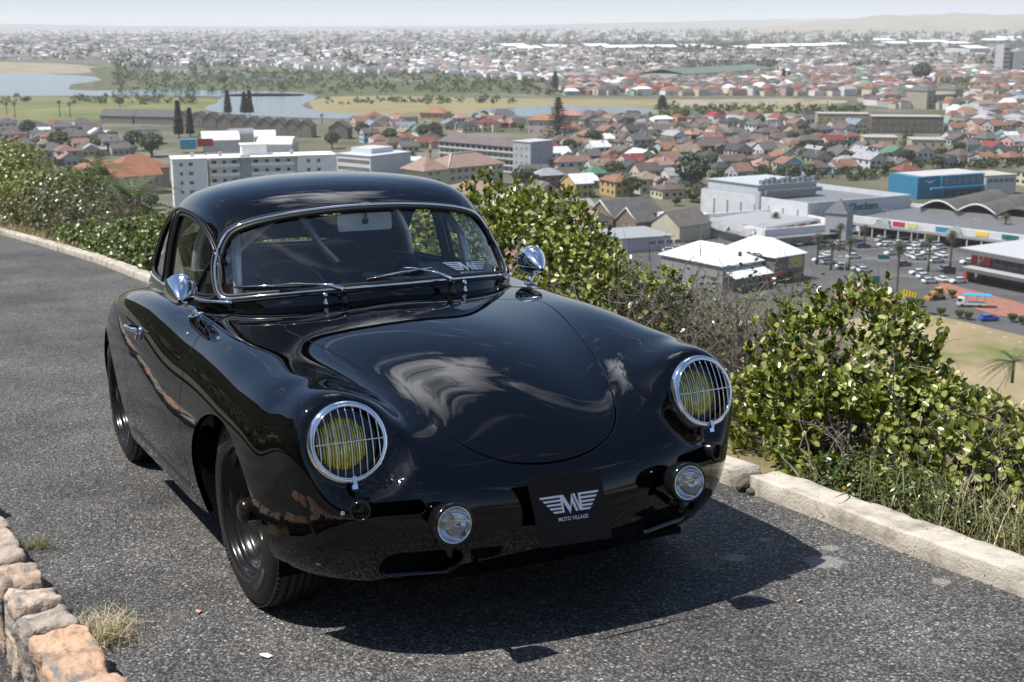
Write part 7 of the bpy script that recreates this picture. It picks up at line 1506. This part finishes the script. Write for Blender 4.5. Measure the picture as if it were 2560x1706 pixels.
for px,pb,pt,ws_,nf,lb in ((1395,368,246,13,True,'tall tiered norfolk pine standing out above the colourful houses'),(448,346,258,6.5,False,'left and taller of the two dark cypresses before the townhouses'),(476,342,275,5,False,'right and slimmer of the two dark cypresses before the townhouses'),(570,288,229,6.5,False,'slim dark conifer left of the pair by the lagoon'),(612,288,234,7,False,'dark conifer at the lagoon, left of the close pair'),(625,288,230,6.5,False,'dark conifer at the lagoon, right of the close pair'),(1655,283,240,9,True,'small norfolk pine at the right end of the lagoon'),(1958,206,175,7,False,'slim dark conifer before the green roofed warehouse, left one'),(1972,205,180,7,False,'slim dark conifer before the green roofed warehouse, right one'),(1388,228,180,9,True,'grey green pine left of the green roofed warehouse')):
    p=gp(px,pb); h=(pb-pt)*p.length/IMG*1.02; o=empty('conifer',Matrix.Translation(p),lb,'conifer'); link('crown',conifer(int(px),h,ws_*(1.5 if nf else 1.),17 if nf else 34,nf),o); link('trunk',ctrunk(h),o)
# named broad trees (px, base, height px)
bt=[(1725,478,88,1.0,'broad dark round tree behind the supermarket roofs'),(2300,208,46,1.2,'tall dark round tree towering over the far right houses'),(830,372,40,.9,'dark round tree right of the sheds'),(380,392,56,1.2,'dark spreading tree left of the stair tower'),(335,378,48,1.1,'dark tree between the grey and orange roofs'),(1210,300,22,.8,'small tree near the red roofed houses'),(1880,700,70,.9,'olive tree beside the white roofed corner building'),(1060,352,40,.9,'dark trees left of the slab block'),(70,345,40,1.2,'dark tree on the left by the grey roofs'),(150,382,50,1.,'low dark bushy tree beside the white house'),(905,345,36,.9,'tree between red roofs and lagoon townhouses'),(975,360,38,.9,'dark tree above the red house'),(300,268,22,1,'round tree on the meadow edge'),(560,212,22,1.2,'dark tree on the marsh island')]
for i,(px,pb,hp,s,lb) in enumerate(bt):
    p=gp(px,pb); h=hp*p.length/IMG; k=1 if i%2==0 else 0; ph=(6,7.5)[k]; tree('tree',Matrix.Translation(p),lb,k,h/ph*1.05)
# garden trees between the houses
random.seed(21); k=0; labc={}
tl=[]
for _ in range(4000):
    if len(tl)>=230: break
    px=random.uniform(0,2560); py=random.uniform(292,560); p=gp(px,py)
    if random.random()>(450/p.length)**.6: continue
    if blocked(px,py,4) or (px<1050 and py<345) or (px>1480 and py>580) or (px>400 and px<1180 and py>430): continue
    if any((p-l[0]).length<7.2 for l in NEAR): continue
    tl.append((p,px,py))
for p,px,py in tl:
    kk=random.randrange(5); base=['small dark','large dark','small green','green spreading','upright dark'][kk]+' garden tree '+nlab(px,py); labc.setdefault(base,[]).append((px,py,tree('garden_tree',Matrix.Translation(p)@Matrix.Rotation(random.uniform(0,6),4,'Z'),base,kk,random.uniform(.6,1.15),'garden trees among the houses')))
for b_,L_ in labc.items():
    if len(L_)>1:
        L_.sort(key=lambda q:q[1],reverse=True)
        for i,q in enumerate(L_): q[2]['label']=(['nearest','second nearest','third nearest','fourth nearest','fifth nearest','sixth nearest','seventh nearest'][i] if i<7 else 'farthest')+' '+b_
# the mass of far trees
def mass_trees(P,w0,w1,pal,seed,leaves=26):
    r=np.random.default_rng(seed); n=len(P); w_=r.uniform(w0,w1,n); d=r.normal(size=(n,leaves,3)); d/=np.linalg.norm(d,axis=2)[...,None]; d[...,2]=np.abs(d[...,2]); c=np.stack([P[:,0],P[:,1],w_*.15],1)
    pts=(c[:,None]+d*(w_[:,None,None]*np.array([.5,.5,.62]))*r.uniform(.6,1,(n,leaves,1))).reshape(-1,3); sz=np.repeat(w_,leaves)*.36; o=r.normal(size=(len(pts),3,3)); V=pts[:,None]+o*sz[:,None,None]*.55; F=np.arange(len(pts)*3).reshape(-1,3); V[...,2]=np.maximum(V[...,2],0)
    C=np.repeat(cols(pal,n,r),leaves,0)*r.uniform(.7,1.3,(len(pts),1)); return tag(link('far_trees',npmesh('far_trees',V.reshape(-1,3),F,LEAFM,False,C)),kind='stuff')
mass_trees(scatter(2600,-40,2600,294,500,lambda px,py:rej_mid(px,py)|((px<1050)&(py<350))|((px>1470)&(py>455))|((px>400)&(px<1180)&(py>400)),8),2.2,5.5,MIDG+DARKG,8,18)
mass_trees(scatter(2400,1300,2700,150,250,lambda px,py:((px<2150)&(py>240)),9),4,9,MIDG+DARKG,9,14)
mass_trees(scatter(1100,230,1330,180,236,lambda px,py:(px>560)&(px<800)&(py>228)|((px<300)&(py>180)),10),3,7,[((.05,.075,.03),3),((.10,.13,.05),3)],10,14)
mass_trees(scatter(3200,-150,2760,108,178,lambda px,py:(px<300)&(py>150),11),8,17,DARKG,11,12)
mass_trees(scatter(900,-150,2760,80,112,None,12),18,40,DARKG,12,12)
mass_trees(scatter(260,1450,1850,118,138,None,16),10,20,DARKG,16,12)
mass_trees(scatter(90,0,500,245,262,lambda px,py:np.abs(px-150)<40,13),3,6,MIDG,13,16)
mass_trees(scatter(70,820,1280,248,262,None,17),3,6,DARKG,17,16)
mass_trees(scatter(160,1280,2150,272,292,lambda px,py:px<1640,15),3,7,MIDG,15,16)
# ------------------------------------------------------------ palms
def palmcrown(seed,L_,nf,pal,w_=.5,droop=1.):
    r=np.random.default_rng(seed); V=[];F=[];C=[]
    for i in range(nf):
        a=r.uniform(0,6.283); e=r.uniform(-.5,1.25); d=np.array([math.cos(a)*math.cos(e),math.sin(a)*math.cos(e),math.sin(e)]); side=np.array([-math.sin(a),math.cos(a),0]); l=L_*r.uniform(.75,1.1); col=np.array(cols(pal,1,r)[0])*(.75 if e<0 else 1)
        pts=[d*l*t+np.array([0,0,-droop*l*.55*t*t]) for t in np.linspace(0,1,8)]
        for j in range(1,8):
            wj=w_*l*.32*math.sin(math.pi*min(1,(j/8)*1.05))+.03
            for s in (-1,1):
                for u_ in (0,.5):
                    p0=pts[j-1]*(1-u_)+pts[j]*u_; p1=p0+(pts[j]-pts[j-1])*.28; tip=p0+side*s*wj+(pts[j]-pts[j-1])*.9+np.array([0,0,-wj*.35]); b=len(V); V+=[p0,p1,tip]; F.append((b,b+1,b+2)); C.append(col*r.uniform(.8,1.2))
    return np.array(V),np.array(F),np.array(C)
PG=[((.05,.065,.025),4),((.09,.10,.04),2),((.16,.13,.07),1)]
V,F,C=palmcrown(5,2.3,46,PG,.8,1.1); V[:,2]+=0; PCR=npmesh('crown',V,F,LEAFM,False,C)
def ptrunk(h,r0): 
    mb=MB(); mb.tube([(0,0,-.2),(0,0,h*.3),(.05,0,h*.75),(0,0,h)],[r0*1.5,r0*1.1,r0,r0*1.15],9); mb.tube([(0,0,h*.86),(0,0,h-.2)],[r0*1.7,r0*3.0],9); return mb.mesh('trunk',noisy('palm_trunk',[(.07,.055,.04),(.17,.14,.11)],3,.9,0,1))
pl=[(1937,588,527,'palm standing in front of the white parapet building'),(2042,662,580,'first palm of the car park row, left end'),(2077,676,598,'second palm of the car park row, slightly lower'),(2098,628,555,'palm behind the car park row near the arcade tower'),(2122,676,588,'third palm of the car park row with a thick crown'),(2237,790,600,'tallest palm, on the red paving below the car park'),(2320,680,583,'left palm of the pair among the parked cars'),(2374,680,575,'right palm of the pair among the parked cars'),(2510,597,533,'palm before the arcade at the right'),(2160,620,560,'palm before the arcade windows'),(1995,600,568,'squat bushy palm left of the gabled tower'),(1620,480,447,'palm beside the grey roofed house above the church'),(150,292,252,'left palm on the meadow'),(176,294,256,'right palm on the meadow'),(18,292,256,'leftmost palm on the meadow'),(38,294,256,'second palm from the left on the meadow'),(805,310,284,'thin palm beside the last townhouse'),(505,372,330,'palm before the white barrel roofed sheds'),(1076,402,372,'palm left of the cream hipped office'),(1262,322,288,'palm by the grey slab block'),(2450,600,568,'bushy palm at the end of the car park'),(2480,606,572,'second bushy palm at the end of the car park')]
for px,pb,pt,lb in pl:
    p=gp(px,pb); h=(pb-pt)*p.length/IMG; o=empty('palm_tree',Matrix.Translation(p),lb,'palm'); s=max(.7,min(1.1,h/9)); link('trunk',ptrunk(max(1.5,h-1.2*s),.27 if h>4 else .2),o); c=link('crown',PCR,o); c.location=(0,0,max(1.5,h-1.3*s)); c.scale=(s,s,s)
# two small feather palms on the near slope, left, and one at the right edge
for px,py,dist,L_,lb in ((335,505,30,1.6,'feathery palm on the slope left of the coupe'),(262,478,34,1.5,'dark palm behind the light green bush'),(245,425,46,1.6,'palm crown before the orange tiled roof'),(2535,905,150,4.2,'palm on the grassy hill at the right edge')):
    V,F,C=palmcrown(int(px),L_,30,[((.06,.09,.03),3),((.10,.13,.05),2)],.45,.9); dr=Vector(((px-1280)/IMG,1,0)); a=(853-py)/IMG; dr.y=math.cos(PITCH)+a*math.sin(PITCH); dr.z=-math.sin(PITCH)+a*math.cos(PITCH); q=Vector((0,0,CAMZ))+dr*dist
    o=empty('palm_tree',Matrix.Translation(q),lb,'palm'); link('crown',npmesh('crown',V,F,LEAFM,False,C),o); mb=MB(); mb.tube([(0,0,.1),(0,0,-2.5)],[.16,.2],8); mb.build('trunk',BARK,o)
# ------------------------------------------------------------ vehicles, signs and street furniture below
def carproto(name,col,label):
    o=empty(name,Matrix.Identity(4),label,'car','cars parked below the supermarket'); mp_=mat('town_car_paint',col,.25,0,.5,Coat_Weight=1.)
    side=[(-2.15,.35),(-2.2,.75),(-2.05,.95),(-1.55,1.0),(1.0,.98),(1.9,.85),(2.15,.7),(2.18,.35)]
    def f(m,P,w_): n=len(P); m.add([(x,-w_,z) for x,z in P]+[(x,w_,z) for x,z in P],[tuple(range(n))[::-1],tuple(range(n,2*n))]+[(i,(i+1)%n,n+(i+1)%n,n+i) for i in range(n)])
    mb=MB(); f(mb,side,.86); f(mb,[(-1.45,1.38),(-1.35,1.46),(.25,1.46),(.4,1.38)],.66); mb.build('body',mp_,o); mb=MB(); f(mb,[(-1.85,.98),(-1.45,1.38),(.4,1.38),(1.05,.97)],.72); mb.build('window',WINM,o)
    for x in (-1.35,1.35):
        for y in (-.8,.8): mb=MB(); mb.lathe([(0,-.1),(.31,-.1),(.31,.1),(0,.1)],12,Matrix.Translation((x,y,.31))@Matrix.Rotation(math.pi/2,4,'Z'),False); mb.build('wheel',RUBBER,o)
    return o
CP=[('white',(.75,.75,.74)),('silver',(.40,.41,.42)),('dark blue',(.02,.05,.14)),('grey',(.12,.13,.14)),('pale green',(.35,.42,.22)),('bright blue',(.01,.09,.55))]
PR={n:carproto('parked_car',c,'x') for n,c in CP}; usedp=set()
cl=[(1400,430,0),(1440,440,0),(1510,460,0),(1560,415,0),(1600,365,2),(1700,318,1),(1790,325,0),(1850,335,0),(1885,352,0),(1930,352,0),(1840,378,0),(1820,410,0),(1865,420,0),(1945,434,0),(1790,450,3),(1610,478,0),(1855,490,0),(1890,508,0),(1915,530,0),(1965,522,0),(1990,472,0),(2045,530,0),(1735,398,0),(1905,397,0),(1965,407,0),(1500,352,0),(1690,338,4),(2187,706,5),(1100,608,0),(2060,345,1),(1760,352,0),(1960,372,0),(1650,590,1),(730,378,0),(700,386,0),(1290,352,0),(725,650,0),(1540,585,0),(2090,440,0),(1580,470,1),(1430,405,0)]+[(1700+k*27,358,[0,0,1,3,0][k%5]) for k in range(10) if k not in (2,6)]+[(1770+k*30,392,[0,1,0,0][k%4]) for k in range(7) if k not in (4,)]+[(1380+k*34,[340,372][k%2],[0,3,0,1][k%4]) for k in range(5)]
clab={}
for X,Y,k in cl:
    px,py=1300+X/1.867,420+Y/1.867; nme=CP[k][0]; p=gp(px,py+5); rz=random.choice([.25,.25+math.pi,.25+math.pi/2 if random.random()<.35 else .25])+random.uniform(-.06,.06)
    M=Matrix.Translation(p+Vector((0,0,.12)))@Matrix.Rotation(rz,4,'Z'); o=PR[nme]
    if nme in usedp: o=copy_tree(PR[nme],M)
    else: o.matrix_world=M; usedp.add(nme)
    clab.setdefault(nme,[]).append((px,py,o))
RF=[('the tallest palm',2237,700),('the left palm of the pair',2320,640),('the right palm of the pair',2374,640),('the third palm of the row',2122,640),('the arcade',2330,590),('the modern grey building',2430,720),('the corner building with white roofs',1960,650),('the first palm of the row',2042,625),('the low flat building',1640,600)]
for nme,L_ in clab.items():
    g={}
    for px,py,o in L_:
        lm=min(RF,key=lambda q:(q[1]-px)**2+(1.6*(q[2]-py))**2); dx,dy=px-lm[1],py-lm[2]; rel=('left of ' if dx<0 else 'right of ') if abs(dx)>abs(dy) else ('beyond ' if dy<0 else 'in front of '); g.setdefault(nme+' car parked '+rel+lm[0],[]).append((py,o))
    for b_,q in g.items():
        q.sort(key=lambda t:-t[0])
        for i,(yy,o) in enumerate(q): o['label']=b_ if len(q)==1 else ['nearest','second nearest','third nearest','fourth nearest','fifth nearest','sixth nearest','seventh nearest','eighth nearest','ninth nearest','tenth nearest','eleventh nearest','twelfth nearest','thirteenth nearest','farthest'][min(i,13)]+' '+b_
PR['bright blue']['label']='bright blue car driving on the road at the lower right'
# truck with a blue canopy, digger, barriers
o=empty('truck',Matrix.Translation(gp(2428,768))@Matrix.Rotation(-.25,4,'Z'),'white flatbed truck with bright blue canopy beside the modern building','truck'); TW=mat('truck_white',(.6,.6,.58),.5)
part(o,'bed',TW,lambda m:m.box((.8,0,.95),(4.4,2.1,.5))); part(o,'cab',TW,lambda m:(m.box((-2.4,0,1.35),(1.7,2.1,1.7),0,None,.85),)); part(o,'window',WINM,lambda m:m.box((-2.75,0,1.75),(.9,2.0,.6))); part(o,'canopy',mat('blue_canopy',(.02,.32,.55),.6),lambda m:m.box((1.2,0,3.0),(6.2,2.8,.14)))
for x in (-1.2,1.3,3.0): 
    for y in (-1,1): part(o,'post',TW,lambda m:m.box((x,y*.95,2.0),(.08,.08,1.9)))
for x in (-2.1,1.8):
    for y in (-.95,.95): part(o,'wheel',RUBBER,lambda m:m.lathe([(0,-.14),(.45,-.14),(.45,.14),(0,.14)],12,Matrix.Translation((x,y,.45))@Matrix.Rotation(math.pi/2,4,'Z'),False))
YL=mat('digger_yellow',(.42,.26,.03),.5)
o=empty('digger',Matrix.Translation(gp(2342,750))@Matrix.Rotation(.3,4,'Z'),'yellow digger working on the red paving','digger')
part(o,'body',YL,lambda m:(m.box((0,0,1.2),(2.6,1.9,.8)),m.box((-.9,0,1.8),(1.1,1.6,.6)))); part(o,'cab',WINM,lambda m:m.box((.4,0,2.2),(1.3,1.5,1.3))); part(o,'cab_roof',YL,lambda m:m.box((.4,0,2.92),(1.5,1.7,.14))); part(o,'boom',YL,lambda m:(m.tube([(1.3,0,1.4),(2.4,0,3.0),(3.6,0,1.9)],.16,5),)); part(o,'bucket',YL,lambda m:m.box((-2.5,0,.6),(.8,2.2,.8)))
for x,rr in ((-1.2,.75),(1.2,.55)):
    for y in (-.9,.9): part(o,'wheel',RUBBER,lambda m:m.lathe([(0,-.2),(rr,-.2),(rr,.2),(0,.2)],12,Matrix.Translation((x,y,rr))@Matrix.Rotation(math.pi/2,4,'Z'),False))
for i in range(5):
    o=empty('barrier',Matrix.Translation(gp(2262+i*7,738+i*2.4))@Matrix.Rotation(.4,4,'Z'),['first','second','third','fourth','fifth'][i]+' bright yellow plastic barrier from the left','barrier','yellow barriers by the digger'); part(o,'barrier_body',mat('barrier_yellow',(.75,.50,.01),.5),lambda m:m.box((0,0,.7),(.72,.4,1.3),0,None,.75))
GS_=mat('green_road_sign',(.01,.10,.08),.5); POLE=mat('grey_pole',(.25,.26,.27),.5,.3)
for px,pb,pt,lb in ((2180,752,690,'dark green double road sign on two posts by the red paving'),(2205,700,636,'white and teal shop totem among the parked cars'),(2372,706,668,'dark square road sign seen from behind near the truck')):
    p=gp(px,pb); h=(pb-pt)*p.length/IMG; o=empty('road_sign',Matrix.Translation(p)@Matrix.Rotation(-.1,4,'Z'),lb,'sign')
    for x in (-1.1,1.1): part(o,'post',POLE,lambda m:m.tube([(x,0,0),(x,0,h)],.08,6))
    c=GS_ if 'green' in lb else DARKM if 'behind' in lb else mat('totem_white',(.6,.62,.64),.5)
    part(o,'sign_board',c,lambda m:m.box((0,-.12,h-1.0),(3.0,.1,1.9))); 
    if 'green' in lb: part(o,'sign_board',c,lambda m:m.box((0,-.12,h-3.2),(3.0,.1,1.8)))
    if 'totem' in lb: part(o,'teal_panel',TEAL,lambda m:m.box((0,-.2,h-.7),(3.0,.06,1.1)))
for px,pb,pt,lb in ((2216,590,525,'tall white lamp post with twin heads before the arcade'),(2445,600,548,'slim lamp post before the right part of the arcade'),(2108,735,640,'lamp post at the near edge of the car park'),(1905,640,560,'lamp post beside the corner building'),(2290,640,572,'lamp post among the parked cars')):
    p=gp(px,pb); h=(pb-pt)*p.length/IMG; o=empty('lamp_post',Matrix.Translation(p),lb,'lamp post','lamp posts round the car park'); part(o,'pole',POLE,lambda m:m.tube([(0,0,0),(0,0,h)],[.14,.08],6)); part(o,'arm',POLE,lambda m:m.tube([(-1.2,0,h-.1),(0,0,h),(1.2,0,h-.1)],.06,5))
    for x in (-1.2,1.2): part(o,'lamp_head',wallm((.7,.7,.7)),lambda m:m.box((x,0,h-.15),(.8,.35,.18)))
# trees of the paving strip
for i,(px,py) in enumerate(((2276,764),(2300,768),(2352,790),(2398,796),(2420,800),(2530,806),(2555,812),(2380,745))):
    tree('street_tree',Matrix.Translation(gp(px,py)),['leftmost','second','third','fourth','fifth','sixth','rightmost','farthest'][i]+' thin young street tree along the road at the lower right',2,.42,'young street trees along the near road')
# vegetation on the far side of the road, for the reflections: scrub on the mountain slope
r=np.random.default_rng(90); n=15000; xx=r.uniform(-30,45,n); yy=-7.4-r.exponential(10,n); P=np.stack([xx,yy,np.zeros(n)],1)@np.array(RR).T+np.array(tuple(T.translation)); t_=-7.2-yy; P[:,2]=rw((0,-7.2,-.13)).z+t_*.55*np.minimum(1,.35+t_/30)+np.abs(r.normal(size=n))*.5
tag(link('roadside_scrub',leafmesh('roadside_scrub',P,np.tile([[.6,0,.8]],(n,1)),.34,DARKG+OLIVE,LEAFM,r,.5,1.2,.6,.5)),kind='stuff')
bush('dark hedge beyond the bonnet, behind the photographer',[(x,2.4,.5,1.0,.6,.7) for x in np.arange(6.5,14,1.5)],5000,.06,SMALL,31,0)
# ================================================================== haze
mb=MB(); mb.box((0,12000,98),(56000,40000,200)); hz=bpy.data.materials.new('haze'); hz.use_nodes=True; t=hz.node_tree; t.nodes.clear(); o_=N(t,'ShaderNodeOutputMaterial'); v=N(t,'ShaderNodeVolumePrincipled'); v.inputs['Color'].default_value=(.985,.99,1,1); v.inputs['Density'].default_value=HAZE; v.inputs['Anisotropy'].default_value=.0; t.links.new(v.outputs[0],o_.inputs['Volume'])
HZ=mb.build('haze',hz); tag(HZ,kind='stuff')
HB=[v.co.z for v in HZ.data.vertices]
